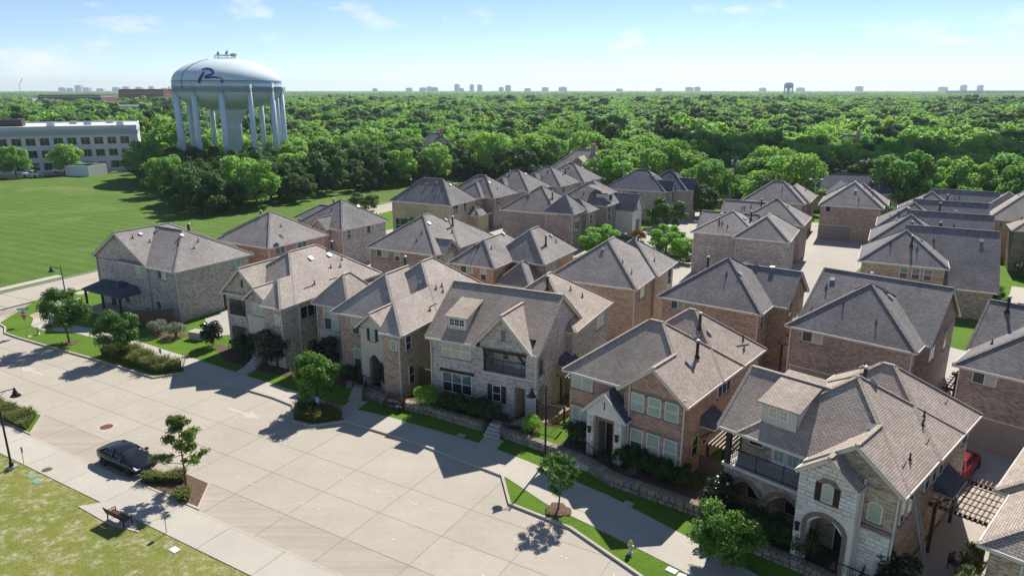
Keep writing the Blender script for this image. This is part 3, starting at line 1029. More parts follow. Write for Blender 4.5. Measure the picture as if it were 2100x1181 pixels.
def stone_mesh(seed, mat):
    """unit block with worn, chamfered edges"""
    r = random.Random(seed)
    b = MB()
    j = lambda v: v * r.uniform(0.94, 1.0)
    c = 0.12
    fr = [(-0.5 + c * 0.5, -0.5 + c), (0.5 - c * 0.5, -0.5 + c * 0.8), (0.5 - c * .6, 0.5 - c), (-0.5 + c * .4, 0.5 - c * .9)]
    bk = [(-0.5, -0.5), (0.5, -0.5), (0.5, 0.5), (-0.5, 0.5)]
    F = [(j(x), -0.5, j(z)) for x, z in fr]; B = [(j(x), -0.15, j(z)) for x, z in bk]; K = [(x, 0.5, z) for x, z in bk]
    b.poly(F)
    for k in range(4):
        m = (k + 1) % 4
        b.poly([B[k], B[m], F[m], F[k]]); b.poly([K[k], K[m], B[m], B[k]])
    return b.mesh('stone', M[mat])
M['stone_b'] = plain('limestone_buff', (0.64, 0.57, 0.46), 0.9, 0.18, 2.0)
M['stone_c'] = plain('limestone_pale', (0.78, 0.75, 0.69), 0.9, 0.1, 2.0)
M['rock_a'] = plain('rock_tan', (0.26, 0.21, 0.155), 0.92, 0.3, 2.3)
M['rock_b'] = plain('rock_grey', (0.23, 0.205, 0.175), 0.92, 0.35, 2.3)
M['rock_c'] = plain('rock_cream', (0.33, 0.285, 0.22), 0.92, 0.2, 2.3)
STONE_MESHES = {'ashlar': [stone_mesh(k, ('stone', 'stone_c', 'stone_c', 'stone', 'stone_b')[k % 5]) for k in range(10)],
                'rock': [stone_mesh(40 + k, ('rock_a', 'rock_b', 'rock_c')[k % 3]) for k in range(9)]}

# ------------------------------------------------------------------ front row
GF = 'houses facing the wide street'
# --- A: grey brick house on the corner by the field
h = House('grey_brick_house', 'grey brick corner house beside the open field with dark porch roof', (-50.31, 82.55), -30.5, 'brick_grey', 'roof_grey', group=GF)
h.prism(0, 0, 10.7, 12.2, 5.9, 0.62, 'y', 'gable', 'hip')
h.prism(5.3, -0.1, 15.9, 10.5, 5.9, 0.62, 'x', 'in', 'hip', wall=False)
h.wall.box(9.8, 0.42, -0.3, 15.48, 10.05, 5.74)
h.win('F', 8.2, 4.1, 1.0, 1.45, 0.3, 1, 'clear'); h.win('F', 12.0, 4.55, 1.55, 1.05, 0.41, 2, 'slide'); h.win('F', 11.1, 0.9, 0.85, 1.85, 0.41, 1, 'blind')
h.win('F', 6.6, 0.7, 2.0, 1.75, 0.3, 2, 'blind'); h.win('F', 5.1, 0.75, 1.0, 1.7, 0.3, 1, 'blind'); h.win('F', 3.6, 0.75, 1.0, 1.7, 0.3, 1, 'blind')
h.win('R', 7.3, 4.5, 1.6, 1.2, 15.49, 2, 'clear')
h.door('R', 5.9, 0.0, 0.95, 2.1, 15.49)
# dark panel painted as the shade of a recessed corner balcony, left end
b = h.part('balcony_shade_panel', M['glass_dark']); b.box(0.36, 0.32, 3.1, 0.5, 1.9, 5.6)
h.door('F', 2.3, 0.05, 0.95, 2.1, 0.3)
pr = MB()
x0, x1, y0, y1 = 1.2, 8.6, -2.4, 0.25
pr.poly([(x0, y0, 2.55), (x1, y0, 2.55), (x1 - .7, y1, 3.15), (x0 + .3, y1, 3.15)]); pr.poly([(x0, y0, 2.55), (x0 + .3, y1, 3.15), (x0, y1, 2.55)]); pr.poly([(x1, y0, 2.55), (x1, y1, 2.55), (x1 - .7, y1, 3.15)])
pr.box(x0, y0, 2.33, x1, y1 - .05, 2.548); pr.box(4.9, -0.9, 2.8, 6.3, 0.25, 3.35)
po = pr.build('porch_roof', M['roof_blue'], h.root)
for x in (1.5, 4.9, 8.3):
    pp = MB(); pp.box(x - .1, y0 + .12, 0, x + .1, y0 + .32, 2.32); pp.box(x - .16, y0 + .06, 0, x + .16, y0 + .38, .3); pp.build('porch_post', M['timber'], h.root)
dk = MB(); dk.box(1.0, -2.7, -0.1, 8.9, 0.28, 0.12); dk.build('porch_floor', M['walk'], h.root)
railing(h.root, (9.2, -2.2, 0.0), (10.6, -2.2, 0.0)); railing(h.root, (10.6, -2.2, 0.0), (10.6, -0.2, 0.0))
h.spout(15.4, 0.34); h.spout(0.45, 0.22)
h.vents([(3.1, 3.0), (6.3, 2.6), (6.5, 4.6), (11.4, 4.4)], [(6.6, 1.4), (7.6, 2.8), (12.2, 3.2), (12.6, 5.6), (13.4, 4.4)], [(7.5, 8.0), (10.0, 6.4)], [(12.6, 2.4, 0.2, 2.9)])
h.finish(); HA = h

# --- B: buff brick house with balcony gable
h = House('buff_brick_house', 'buff brick house with balcony under left gable and pale stucco entry', (-28.4, 66.25), -27, 'brick_buff', 'roof_tan2', group=GF)
h.prism(-0.2, 0.2, 9.28, 13.5, 5.95, 0.75, 'y', 'hip', 'hip', wall=False)
h.prism(-0.2, -1.5, 9.3, 13.4, 5.98, 0.75, 'y', 'hip', 'hip', regs=[[(1, 0, 6.75)]], wall=False)
h.prism(-0.3, 0.1, 5.5, 8.5, 6.0, 0.92, 'y', 'gable', 'hip', wall=False)
h.prism(3.5, -0.6, 6.7, 2.6, 6.0, 0.78, 'y', 'gable', 'in', wall=False, gw=False)
W_ = h.wall
W_.box(3.0, 0.4, -0.3, 8.9, 13.1, 5.75); W_.box(0.2, 1.9, -0.3, 3.0, 13.08, 5.74)          # body
W_.box(6.6, -1.02, -0.3, 8.92, 0.4, 5.74)                                                  # right bay
W_.box(0.2, 0.4, -0.3, 0.55, 1.9, 5.78); W_.box(2.7, 0.41, -0.3, 3.0, 1.9, 5.78)            # balcony piers
W_.box(0.55, 0.4, 5.35, 2.7, 0.7, 5.78); W_.box(0.55, 0.4, 2.6, 2.7, 0.72, 3.6)
cb = MB(); cb.box(0.5, 0.32, 3.6, 2.75, 1.95, 3.72); cb.build('balcony_floor', M['trim'], h.root)
railing(h.root, (0.55, 0.5, 3.72), (2.7, 0.5, 3.72), 1.0)
h.door('F', 0.9, 3.75, 0.9, 1.55, 1.9, 'door'); h.win('F', 1.0, 0.5, 1.3, 1.7, 1.9, 1, 'dark')
bk = h.part('upper_bay', h.bm); bk.slab([(3.75, 4.3), (6.5, 4.3), (6.5, 5.82), (5.1, 7.0), (3.75, 5.86)], -0.3, 0.5)
st = h.part('stucco_wall', M['stucco']); arch_wall(st, 3.74, 6.52, -0.3, 4.298, -0.32, 0.45, [(4.5, 5.6, 0.0, 2.4, 0.5)])
h.door('F', 4.6, 0.05, 0.9, 2.2, 0.39)
h.win('F', 4.45, 4.45, 1.35, 1.15, -0.31, 3, 'clear'); h.win('F', 8.0, 4.05, 0.6, 1.1, -1.03, 1, 'clear')
h.win('R', 1.2, 4.1, 2.9, 1.25, 8.94, 3, 'dark'); h.win('R', 6.5, 4.1, 0.9, 1.25, 8.94, 1, 'dark')
vt = MB(); vt.box(2.5, 0.36, 6.7, 2.72, 0.398, 7.4); vt.build('attic_vent', M['door'], h.root)
h.spout(8.86, -1.1); h.spout(8.98, 1.0)
h.vents([(6.0, 9.0), (5.8, 6.5)], [(7.4, 9.0), (7.2, 7.8), (6.8, 10), (8.2, 4.2)], [(5.4, 10.2)], [(8.3, 2.6, 0.0, 1.3), (8.3, 6.2, 0.0, 1.1)])
ck = MB(); ck.poly([(6.752, -1.5, 5.85), (6.752, 1.05, 7.84), (6.752, 2.75, 7.84), (6.752, 0.2, 5.85)]); ck.build('roof_cheek', M['siding'], h.root)
h.finish(); HB = h

# --- C: mixed brick and limestone house with corner tower roof
h = House('mixed_brick_house', 'mixed brown brick and limestone house with pyramid corner roof and arched entry', (-18.73, 62.96), -26, 'brick_mixed', 'roof_tan2', group=GF)
h.prism(4.3, 1.5, 12.88, 12.0, 5.85, 0.85, 'y', 'hip', 'hip', wall=False)
h.prism(4.3, -4.0, 12.9, 11.9, 5.88, 0.85, 'y', 'hip', 'hip', regs=[[(1, 0, 10.6)]], wall=False)
h.prism(3.4, -1.3, 10.6, 9.5, 5.9, 0.85, 'y', 'hip', 'hip', wall=False)
h.prism(0, 0, 4.4, 5.4, 5.95, 1.12, 'y', 'hip', 'hip', wall=False)
h.prism(7.5, -3.2, 10.8, 0.6, 5.75, 0.82, 'y', 'gable', 'in', wall=False, gw=False)
W_ = h.wall
W_.box(0.4, 0.4, 3.3, 4.0, 11.0, 5.8); W_.box(4.0, -0.8, -0.3, 12.45, 11.6, 5.72)
h.wall.box(10.7, -3.6, -0.3, 12.46, -0.8, 5.71)
st = h.part('limestone_wall', M['stucco'])
st.box(0.38, 0.38, -0.3, 4.0, 10.9, 3.3)
st.slab([(7.85, 3.6), (10.45, 3.6), (10.45, 5.7), (9.15, 6.8), (7.85, 5.7)], -2.82, -0.8)
arch_wall(st, 7.84, 10.46, -0.3, 3.6, -2.83, -2.45, [(8.6, 9.75, 0.2, 2.7, 0.55)])
st.box(7.86, -2.45, -0.3, 8.2, -0.8, 3.59); st.box(10.1, -2.45, -0.3, 10.45, -0.8, 3.59)
h.door('F', 8.7, 0.2, 0.95, 2.3, -0.82)
h.win('F', 1.15, 3.4, 1.75, 2.3, 0.39, 2, 'blind', trans=0.55); h.win('F', 1.9, 0.3, 0.95, 2.0, 0.37, 1, 'blind')
h.win('F', 5.35, 3.95, 0.85, 1.65, -0.81, 1, 'blind'); h.win('F', 5.4, 0.75, 0.8, 1.85, -0.81, 1, 'blind')
h.win('F', 8.87, 4.5, 0.5, 1.15, -2.83, 1, 'clear', arch=True); h.shutters('F', 8.87, 4.5, 0.5, 1.05, -2.83, 0.26)
h.win('F', 11.5, 4.3, 0.65, 0.95, -3.61, 1, 'clear')
h.win('R', -2.9, 4.1, 0.8, 1.3, 12.47, 1, 'dark'); h.win('R', -2.6, 1.0, 0.8, 1.7, 12.47, 1, 'dark'); h.win('R', 1.0, 4.2, 2.2, 1.2, 12.46, 2, 'dark')
h.spout(12.4, -3.68); h.spout(10.62, -3.0); h.spout(0.42, 0.32)
h.vents([(9.6, 4.0), (9.9, 3.1)], [(11.0, 4.4), (11.0, 5.4), (11.4, 4.9), (12.2, 1.4)], [(6.4, 6.3)], [(12.0, 1.8, 0.0, 1.0)])
porch = MB(); porch.box(7.6, -4.2, -0.3, 10.9, -2.4, 0.16); porch.build('porch_floor', M['walk'], h.root)
railing(h.root, (7.7, -4.1, 0.16), (9.0, -4.1, 0.16), 0.95)
ck = MB(); ck.poly([(10.602, -4.0, 5.75), (10.602, -1.7, 7.76), (10.602, 3.8, 7.76), (10.602, 1.5, 5.75)]); ck.build('roof_cheek', M['siding'], h.root)
h.finish(); HC = h

# --- D: pale brick house with steep gable, balcony and shed dormer
h = House('pale_brick_house', 'pale brick house with steep front gable over a railed balcony and shed dormer', (-6.97, 53.62), -26, 'brick_pale', 'roof_tan', group=GF, z=0.5)
h.prism(0, 0, 9.9, 9.6, 5.5, 0.73, 'x', 'gable', 'gable', wall=False, oh=0.4, regs=[[(-1, 0, -4.7)], [(1, 0, 4.7), (0, 1, 1.1)], [(1, 0, 9.3), (0, -1, -1.1)]])
h.prism(1.4, 6.2, 10.5, 16.2, 5.5, 0.74, 'y', 'hip', 'hip')
h.prism(4.3, -0.1, 9.45, 6.0, 5.5, 1.08, 'y', 'gable', 'in', wall=False, gw=False)
W_ = h.wall
W_.box(0.32, 0.42, -0.5, 5.05, 9.2, 5.36); W_.box(5.05, 2.1, -0.5, 9.55, 9.21, 5.36)        # body, balcony recess
W_.box(8.7, 0.42, -0.5, 9.56, 0.95, 5.36)                                                    # right pier
W_.slab([(5.05, 5.15), (9.08, 5.15), (9.08, 5.75), (6.87, 8.1), (4.75, 5.8), (4.75, 5.15)], 0.4, 0.75)
W_.box(5.05, 0.43, 2.45, 8.7, 0.8, 3.2)
W_.box(5.05, 0.44, -0.5, 7.75, 2.1, 2.45)
W_.box(9.2, 0.95, 2.45, 9.55, 2.1, 3.2)
cb = MB(); cb.box(4.95, 0.30, 3.2, 9.66, 2.12, 3.34); cb.build('balcony_floor', M['trim'], h.root)
rc = MB(); rc.box(5.1, 2.02, 3.34, 9.5, 2.095, 5.36); rc.build('balcony_back_wall', M['siding'], h.root)
lint = MB(); lint.box(5.0, 0.36, 5.02, 8.75, 0.62, 5.3)
for x, sgn in ((5.1, 1), (8.66, -1)):
    lint.box(x - 0.06, 0.45, 3.34, x + 0.06, 0.6, 5.02); lint.bar((x, 0.5, 4.3), (x + sgn * 0.62, 0.5, 5.05), 0.14, 0.14, (0, 1, 0))
lint.build('balcony_timber', M['timber'], h.root)
railing(h.root, (5.1, 0.55, 3.34), (8.68, 0.55, 3.34), 1.05); railing(h.root, (9.45, 0.95, 3.34), (9.45, 2.1, 3.34), 1.05)
h.win('F', 5.95, 3.9, 0.6, 1.1, 2.01, 1, 'dark', lintel=False); h.door('F', 7.1, 3.36, 0.8, 1.75, 2.01, 'white', True); h.door('F', 7.98, 3.36, 0.8, 1.75, 2.01, 'white', True)
h.win('F', 1.3, 3.95, 2.65, 1.3, 0.41, 3, 'cream'); h.win('F', 1.3, 0.95, 2.7, 1.7, 0.41, 3, 'teal')
hb = MB(); hb.box(1.1, 0.3, 2.68, 4.2, 0.405, 2.9); hb.build('lintel_beam', M['timber'], h.root)
h.win('F', 5.85, 0.95, 0.75, 1.35, 0.43, 1, 'dark'); h.shutters('F', 5.85, 0.9, 0.75, 1.4, 0.43, 0.4)
nv = MB(); nv.box(6.65, 0.34, 6.0, 6.95, 0.398, 6.9); nv.build('gable_niche', M['soldier'], h.root)
h.door('F', 8.05, 0.0, 0.95, 2.3, 2.09)
dr = MB(); dr.box(7.72, 2.11, -0.05, 7.76, 2.12, 2.4); dr.build('entry_reveal', M['soldier'], h.root)
h.win('R', 7.9, 4.3, 1.1, 0.55, 9.56, 1, 'dark'); h.win('R', 12.6, 3.6, 1.9, 1.25, 10.1, 2, 'teal')
h.spout(9.6, 0.36); h.spout(0.3, 0.34)
dm = MB()   # shed dormer
dm.slab([(0, 0), (1.7, 0), (1.7, 1.25), (0, 1.25)], 0, 0.12)
dm.poly([(1.7, 0, 0), (1.7, 0, 1.25), (1.7, 3.0, 2.1), (1.7, 2.6, 1.9)]); dm.poly([(0, 0, 0), (0, 0, 1.25), (0, 3.0, 2.1), (0, 2.6, 1.9)])
d = dm.build('dormer', M['siding'], h.root, False, (1.6, 0.95, 6.05))
dr_ = MB(); dr_.poly([(-0.2, -0.25, 1.2), (1.9, -0.25, 1.2), (1.9, 3.7, 2.35), (-0.2, 3.7, 2.35)]); dr_.box(-0.2, -0.25, 1.1, 1.9, -0.2, 1.19); dr_.build('dormer_roof', h.rm, d)
dw = MB(); dw.box(0.14, -0.04, 0.4, 1.56, 0.0, 1.04); dw.build('dormer_window', M['white'], d)
dp = MB()
for k in range(3):
    for j_ in range(2):
        for i_ in range(2): dp.box(0.2 + k * 0.45 + i_ * 0.2, -0.05, 0.46 + j_ * 0.27, 0.2 + k * 0.45 + i_ * 0.2 + 0.17, -0.042, 0.46 + j_ * 0.27 + 0.23)
dp.build('pane', M['glass_dark'], d)
h.vents([(6.5, 8.0), (7.2, 8.6)], [(8.6, 9.2), (8.8, 12.2), (7.9, 11.6)], [(6.6, 9.4)], [])
h.finish(); HD = h

# --- E: red brick house
h = House('red_brick_house', 'red brick house with stone gabled entry and two rows of three windows', (3.57, 46.89), -39, 'brick_red', 'roof_tan', group=GF, z=0.6)
h.prism(0, 0, 9.8, 8.8, 5.35, 0.80, 'x', 'hip', 'hip')
h.prism(1.0, 5.0, 9.82, 13.3, 5.35, 0.80, 'x', 'hip', 'hip')
h.prism(4.75, -0.45, 9.85, 2.75, 5.42, 0.80, 'y', 'gable', 'in')
h.win('F', 0.6, 4.05, 1.75, 1.2, 0.40, 2, 'clear', head='soldier'); h.win('F', 0.65, 0.75, 1.4, 1.9, 0.40, 2, 'blind', head='soldier')
for x in (5.72, 6.95, 8.18):
    h.win('F', x, 4.0, 0.95, 1.27, -0.15, 1, 'clear', head='soldier'); h.win('F', x + 0.06, 0.9, 0.93, 1.8, -0.15, 1, 'blind', head='soldier')
h.win('R', 5.2, 3.9, 2.2, 1.25, 9.42, 3, 'dark'); h.win('R', 1.5, 0.9, 0.9, 1.5, 9.42, 1, 'dark')
po = MB()
po.box(2.75, -0.85, -0.6, 3.3, -0.15, 3.1); po.box(4.9, -0.85, -0.6, 5.5, -0.15, 3.1)
po.slab([(2.72, 3.1), (5.53, 3.1), (5.53, 3.35), (4.1, 4.75), (2.72, 3.35)], -0.86, -0.45)
es = po.build('stone_entry', M['stone'], h.root)
stones(es, lambda a, b, c, d: True, 2.75, 3.3, 0.0, 3.0, -0.85, 3, 'ashlar', (0.25, 0.4), (0.25, 0.4)); stones(es, lambda a, b, c, d: True, 4.9, 5.5, 0.0, 3.0, -0.85, 4, 'ashlar', (0.25, 0.4), (0.25, 0.4))
er = MB()
er.poly([(2.4, -1.05, 3.28), (4.1, -1.05, 4.98), (4.1, 0.6, 4.98), (2.4, 0.6, 3.28)]); er.poly([(5.85, -1.05, 3.28), (4.1, -1.05, 4.98), (4.1, 0.6, 4.98), (5.85, 0.6, 3.28)])
eo = er.build('entry_roof', M['roof_blue'], h.root)
ef = MB(); ef.bar((2.4, -1.04, 3.18), (4.1, -1.04, 4.88), 0.09, 0.2); ef.bar((5.85, -1.04, 3.18), (4.1, -1.04, 4.88), 0.09, 0.2); ef.bar((2.42, -1.05, 3.2), (2.42, 0.3, 3.2), 0.08, 0.15); ef.bar((5.83, -1.05, 3.2), (5.83, -0.2, 3.2), 0.08, 0.15)
ef.build('gutter', M['trim'], eo)
ev = MB(); ev.box(3.3, -0.6, -0.1, 3.55, 0.3, 2.9); ev.box(4.65, -0.6, -0.1, 4.9, 0.3, 2.9); ev.box(3.3, -0.62, 2.75, 4.9, 0.3, 3.09); ev.build('entry_brickwork', M['soldier'], h.root)
h.door('F', 3.62, 0.0, 0.95, 2.35, 0.38)
sl = MB(); sl.box(4.07, -0.9, 3.7, 4.13, -0.86, 4.3); sl.build('gable_slot', M['door'], h.root)
for x in (3.02, 5.2):
    lp = MB(); lp.box(x - .09, -1.05, 1.75, x + .09, -0.9, 2.15); lp.box(x - .13, -1.1, 2.15, x + .13, -0.86, 2.22); lp.build('wall_lantern', M['iron'], h.root)
fl = MB(); fl.box(2.3, -2.2, -0.6, 5.9, -0.2, -0.05); fl.build('porch_floor', M['walk'], h.root)
qn = MB()
for k in range(22):
    if k % 2 == 0: qn.box(9.3, -0.2, -0.3 + k * .26, 9.47, -0.157, -0.3 + k * .26 + .24)
qn.build('quoins', M['soldier'], h.root)
h.spout(5.62, -0.25); h.spout(9.5, -0.2)
h.vents([(8.0, 3.2), (7.0, 6.2), (7.2, 8.2), (6.7, 7.3)], [(9.1, 10.4), (8.6, 11.4)], [(8.0, 4.6), (6.6, 7.9)], [(9.0, 11.6, -0.3, -1.6)])
h.finish(); HE = h

# --- F: brown brick and limestone house with long balcony
h = House('brown_brick_house', 'brown brick house with white limestone arched entry, long railed balcony and dormer', (12.16, 38.05), -46, 'brick_brown', 'roof_tan', group=GF, z=0.5)
h.prism(0, 0, 4.85, 7.3, 5.5, 0.75, 'x', 'gable', 'in', wall=False)
h.prism(1.2, 0.02, 10.4, 9.4, 5.5, 0.76, 'y', 'hip', 'hip', wall=False)
h.prism(1.6, 4.8, 10.45, 13.0, 5.5, 0.77, 'x', 'hip', 'hip')
h.prism(5.4, -0.5, 10.42, 2.75, 5.56, 0.76, 'y', 'gable', 'in', wall=False)
h.prism(5.35, -1.3, 8.6, 1.75, 5.42, 0.78, 'y', 'gable', 'in', wall=False, gw=False)
W_ = h.wall
W_.box(0.42, 2.1, -0.5, 5.6, 9.0, 5.3); W_.box(8.35, -0.2, -0.5, 10.0, 9.05, 5.4); W_.box(5.6, 1.2, -0.5, 8.35, 9.02, 5.3)
pw = h.part('porch_arcade', h.bm); arch_wall(pw, 0.42, 5.6, -0.5, 2.95, 0.42, 0.75, [(0.9, 2.75, -0.3, 1.55, 0.75), (3.25, 5.25, -0.3, 1.55, 0.8)]); pw.box(0.42, 0.75, -0.5, 0.75, 2.1, 2.95)
vo = h.part('arch_brickwork', M['soldier']); voussoirs(vo, 0.9, 2.75, 1.55, 0.75, 0, 0.42, 0.26, False); voussoirs(vo, 3.25, 5.25, 1.55, 0.8, 0, 0.42, 0.26, False)
cb = MB(); cb.box(0.3, 0.25, 2.95, 5.6, 2.1, 3.12); cb.build('balcony_floor', M['trim'], h.root)
railing(h.root, (0.75, 0.42, 3.12), (5.5, 0.42, 3.12), 1.05); railing(h.root, (0.5, 0.5, 3.12), (0.5, 2.05, 3.12), 1.05)
pt = MB(); pt.box(0.4, 0.35, 3.12, 0.68, 0.63, 5.38); pt.build('balcony_post', M['timber'], h.root)
h.win('F', 1.0, 3.9, 0.95, 1.2, 2.09, 1, 'dark'); h.door('F', 2.55, 3.13, 0.78, 2.0, 2.09, 'white', True); h.door('F', 3.4, 3.13, 0.78, 2.0, 2.09, 'white', True); h.win('F', 4.7, 3.9, 0.8, 1.2, 2.09, 1, 'dark')
h.win('F', 1.2, 0.4, 1.2, 1.6, 2.09, 1, 'dark'); h.win('F', 3.6, 0.4, 1.4, 1.6, 2.09, 2, 'dark')
sw = MB()
arch_wall(sw, 5.46, 8.47, -0.5, 3.35, -1.0, -0.55, [(6.15, 8.0, -0.02, 2.35, 0.72)])
sw.box(5.48, -0.98, 3.35, 8.45, 1.2, 5.4); sw.slab([(5.46, 5.4), (8.47, 5.4), (6.97, 6.55)], -0.98, 1.0)
sw.box(5.47, -0.55, -0.5, 5.8, 1.2, 3.35); sw.box(8.1, -0.55, -0.5, 8.46, 1.2, 3.35)
so_ = sw.build('stone_wall', M['stone'], h.root)
def ok(a, b, c, d):
    if a < 8.25 and c > 5.9 and b < 3.3: return False
    if a < 7.45 and c > 6.5 and b < 5.25 and d > 3.9: return False
    top = 5.4 + 1.15 * (1 - abs((a + c) / 2 - 6.97) / 1.55)
    return d < max(5.4, top - 0.1) + 0.02
stones(so_, ok, 5.46, 8.47, -0.4, 6.5, -1.0, 7, 'ashlar', (0.3, 0.62), (0.18, 0.28))
vo = h.part('entry_arch', M['soldier']); voussoirs(vo, 6.15, 8.0, 2.35, 0.72, 0.1, -1.03, 0.24, True); vo = h.part('window_arch', M['soldier']); voussoirs(vo, 6.7, 7.3, 4.85, 0.22, 4.8, -1.03, 0.24, False)
h.win('F', 6.7, 3.95, 0.6, 1.1, -1.01, 1, 'clear', arch=True, sill=True); h.shutters('F', 6.7, 3.9, 0.6, 1.05, -1.03, 0.3)
h.door('F', 6.9, 0.0, 1.0, 2.3, 1.19); ef = MB(); ef.box(5.8, -1.0, -0.5, 8.1, 1.19, -0.02); ef.build('entry_floor', M['soldier'], h.root)
lp = MB(); lp.box(5.62, -1.2, 1.75, 5.8, -1.08, 2.15); lp.box(5.58, -1.24, 2.15, 5.84, -1.05, 2.22); lp.build('wall_lantern', M['iron'], h.root)
h.win('F', 8.75, 3.45, 0.7, 1.15, -0.21, 1, 'clear', arch=True)
sb = MB(); sb.box(8.47, -0.26, -0.5, 9.98, -0.2, 2.95); sb = sb.build('stone_base', M['stone'], h.root)
stones(sb, lambda a, b, c, d: True, 8.5, 9.98, -0.4, 2.92, -0.26, 9, 'ashlar', (0.3, 0.6), (0.18, 0.28))
cs = MB(); cs.box(8.47, -0.3, 2.96, 10.02, -0.2, 3.2); cs.build('soldier_course', M['soldier'], h.root)
for y in (4.3, 5.5, 6.7): h.win('R', y, 3.6, 0.75, 1.3, 10.02, 1, 'dark')
for y in (0.6, 1.7): h.win('R', y, 3.3, 0.7, 1.4, 10.02, 1, 'dark')
h.win('R', 11.0, 3.9, 1.2, 0.9, 10.02, 1, 'dark')
h.spout(8.52, -0.4); h.spout(10.06, -0.15)
dm = MB()
dm.slab([(0, 0), (2.05, 0), (2.05, 1.5), (0, 1.5)], 0, 0.12)
dm.poly([(2.05, 0, 0), (2.05, 0, 1.5), (2.05, 2.9, 2.0), (2.05, 2.5, 1.9)]); dm.poly([(0, 0, 0), (0, 0, 1.5), (0, 2.9, 2.0), (0, 2.5, 1.9)])
d = dm.build('dormer', M['siding'], h.root, False, (2.15, 0.95, 6.02))
dr_ = MB(); dr_.poly([(-0.2, -0.25, 1.45), (2.25, -0.25, 1.45), (2.25, 3.4, 2.35), (-0.2, 3.4, 2.35)]); dr_.box(-0.2, -0.25, 1.35, 2.25, -0.2, 1.44); dr_.build('dormer_roof', h.rm, d)
for k in range(2):
    dw = MB(); dw.box(0.42 + k * .62, -0.04, 0.62, 0.95 + k * .62, 0.0, 1.25); w_ = dw.build('dormer_window', M['white'], d)
    dp = MB()
    for j in range(2):
        for i in range(2): dp.box(0.47 + k * .62 + i * .22, -0.05, 0.68 + j * .28, 0.47 + k * .62 + i * .22 + .19, -0.042, 0.68 + j * .28 + .23)
    dp.build('pane', M['glass_cream'], d)
h.vents([(7.6, 2.3), (6.4, 5.4), (5.2, 6.6), (4.2, 10.2)], [(9.0, 6.2), (8.8, 7.0), (9.6, 2.4), (4.4, 9.8)], [(5.6, 6.4)], [(9.6, 1.3, -0.1, 0.8), (9.6, 5.0, -0.1, 0.8), (9.0, 10.2, -0.1, 0.8)])
h.finish(); HF = h

# ------------------------------------------------------------------ second row and beyond
def house(name, label, loc, ang, brick, roof, prisms, wins=(), seed=0, group='houses of the inner rows', spouts=(), z=0.12, garage=(), gutter='trim'):
    h = House(name, label, loc, ang, brick, roof, group=group, z=z)
    for p in prisms: h.prism(*p[:4], **(p[4] if len(p) > 4 else {}))
    for w in wins: h.win(*w[:7], **(w[7] if len(w) > 7 else {}))
    for g_ in garage: h.garage(*g_)
    for s_ in spouts: h.spout(*s_)
    h.auto_vents(seed)
    return h.finish()
EZ = dict(ze=5.88)
def D_(**k):
    d = dict(EZ); d.update(k); return d
G2 = 'houses of the second row'
house('brown_brick_house', 'rust brick house behind the corner house with wide dark hip roof', (-39.32, 91.74), -30.5, 'brick_red', 'roof_grey', [(0, 0, 10.3, 10.4, D_(p=.68, axis='y')), (-2.4, 3, 6, 10.3, D_(p=.66, axis='x'))],
      [('R', 1.3, 4.75, 1.6, 1.0, 9.9, 2, dict(style='teal')), ('R', 5.0, 4.75, 1.7, 1.0, 9.9, 2, dict(style='teal'))], 1, G2, [(9.9, .35)])
house('grey_brick_house', 'plain grey brick house left of the tan house beside the field', (-36.0, 106.2), -33, 'brick_grey', 'roof_dark', [(4.5, 0, 14.3, 9.7, D_(p=.70, axis='x')), (0, 3.5, 9, 9.6, D_(p=.62, axis='x')), (8.3, -0.6, 11.8, 4.0, D_(p=.85, axis='y', e0='gable', e1='in'))],
      [('R', 1.2, 4.4, .8, 1.3, 13.9, 1, dict(style='teal')), ('R', 5.2, 4.5, 1.7, 1.1, 13.9, 2, dict(style='slide')), ('F', 9.0, 4.2, 1.5, 1.2, -0.31, 2, dict(style='teal')), ('R', 7.6, 0.2, 1.0, 1.9, 13.9, 1, dict(style='dark'))], 2, G2, [(13.9, .35)])
house('umber_brick_house', 'umber brick house with small gable over a triple window, middle of second row', (-18.49, 87.49), -27.5, 'brick_umber', 'roof_grey', [(0, 0, 10.6, 12.0, D_(p=.70, axis='y')), (3.0, 5.0, 10.8, 14.0, D_(p=.70, axis='y')), (6.5, 1.2, 10.95, 4.8, D_(p=.8, axis='x', e0='in', e1='gable', wall=False))],
      [('F', 1.35, 4.7, 1.7, 1.05, .4, 2, dict(style='slide')), ('F', 4.15, 4.4, .85, 1.35, .4, 1, dict(style='blind')), ('R', 1.4, 3.9, 3.0, 1.6, 10.22, 3, dict(style='blind'))], 3, G2, [(0.42, .35), (10.2, .35)])
house('orange_brick_house', 'orange brick house with low pyramid roof in the notch, second row', (-7.38, 79.06), -28, 'brick_orange', 'roof_grey', [(0, 0, 6.2, 11.0, D_(p=.78, axis='y')), (3.0, 4.2, 10.3, 13.9, D_(p=.86, axis='y')), (5.6, 0.8, 10.2, 6.0, D_(ze=4.0, p=.95, axis='y'))],
      [('F', 1.45, 4.75, 1.65, 1.0, .4, 2, dict(style='slide')), ('F', 4.1, 4.2, .8, 1.45, .4, 1, dict(style='blind')), ('R', 5.4, 3.9, 3.0, 1.6, 9.9, 3, dict(style='dark'))], 4, G2, [(0.42, .35)])
house('tan_red_brick_house', 'speckled tan and red brick house with large hip roof, centre of second row', (3.49, 72.23), -28, 'brick_mixed', 'roof_grey', [(0, 0, 10.1, 12.0, D_(p=.72, axis='y')), (2.2, 6.0, 10.4, 14.0, D_(p=.74, axis='y'))],
      [('F', 1.4, 4.65, 1.6, 1.1, .4, 2, dict(style='slide')), ('R', 2.2, 4.2, 1.4, 1.3, 9.72, 2, dict(style='clear')), ('R', 11.2, 3.1, 1.5, 2.3, 10.0, 1, dict(style='dark'))], 5, G2, [(9.72, .35)])
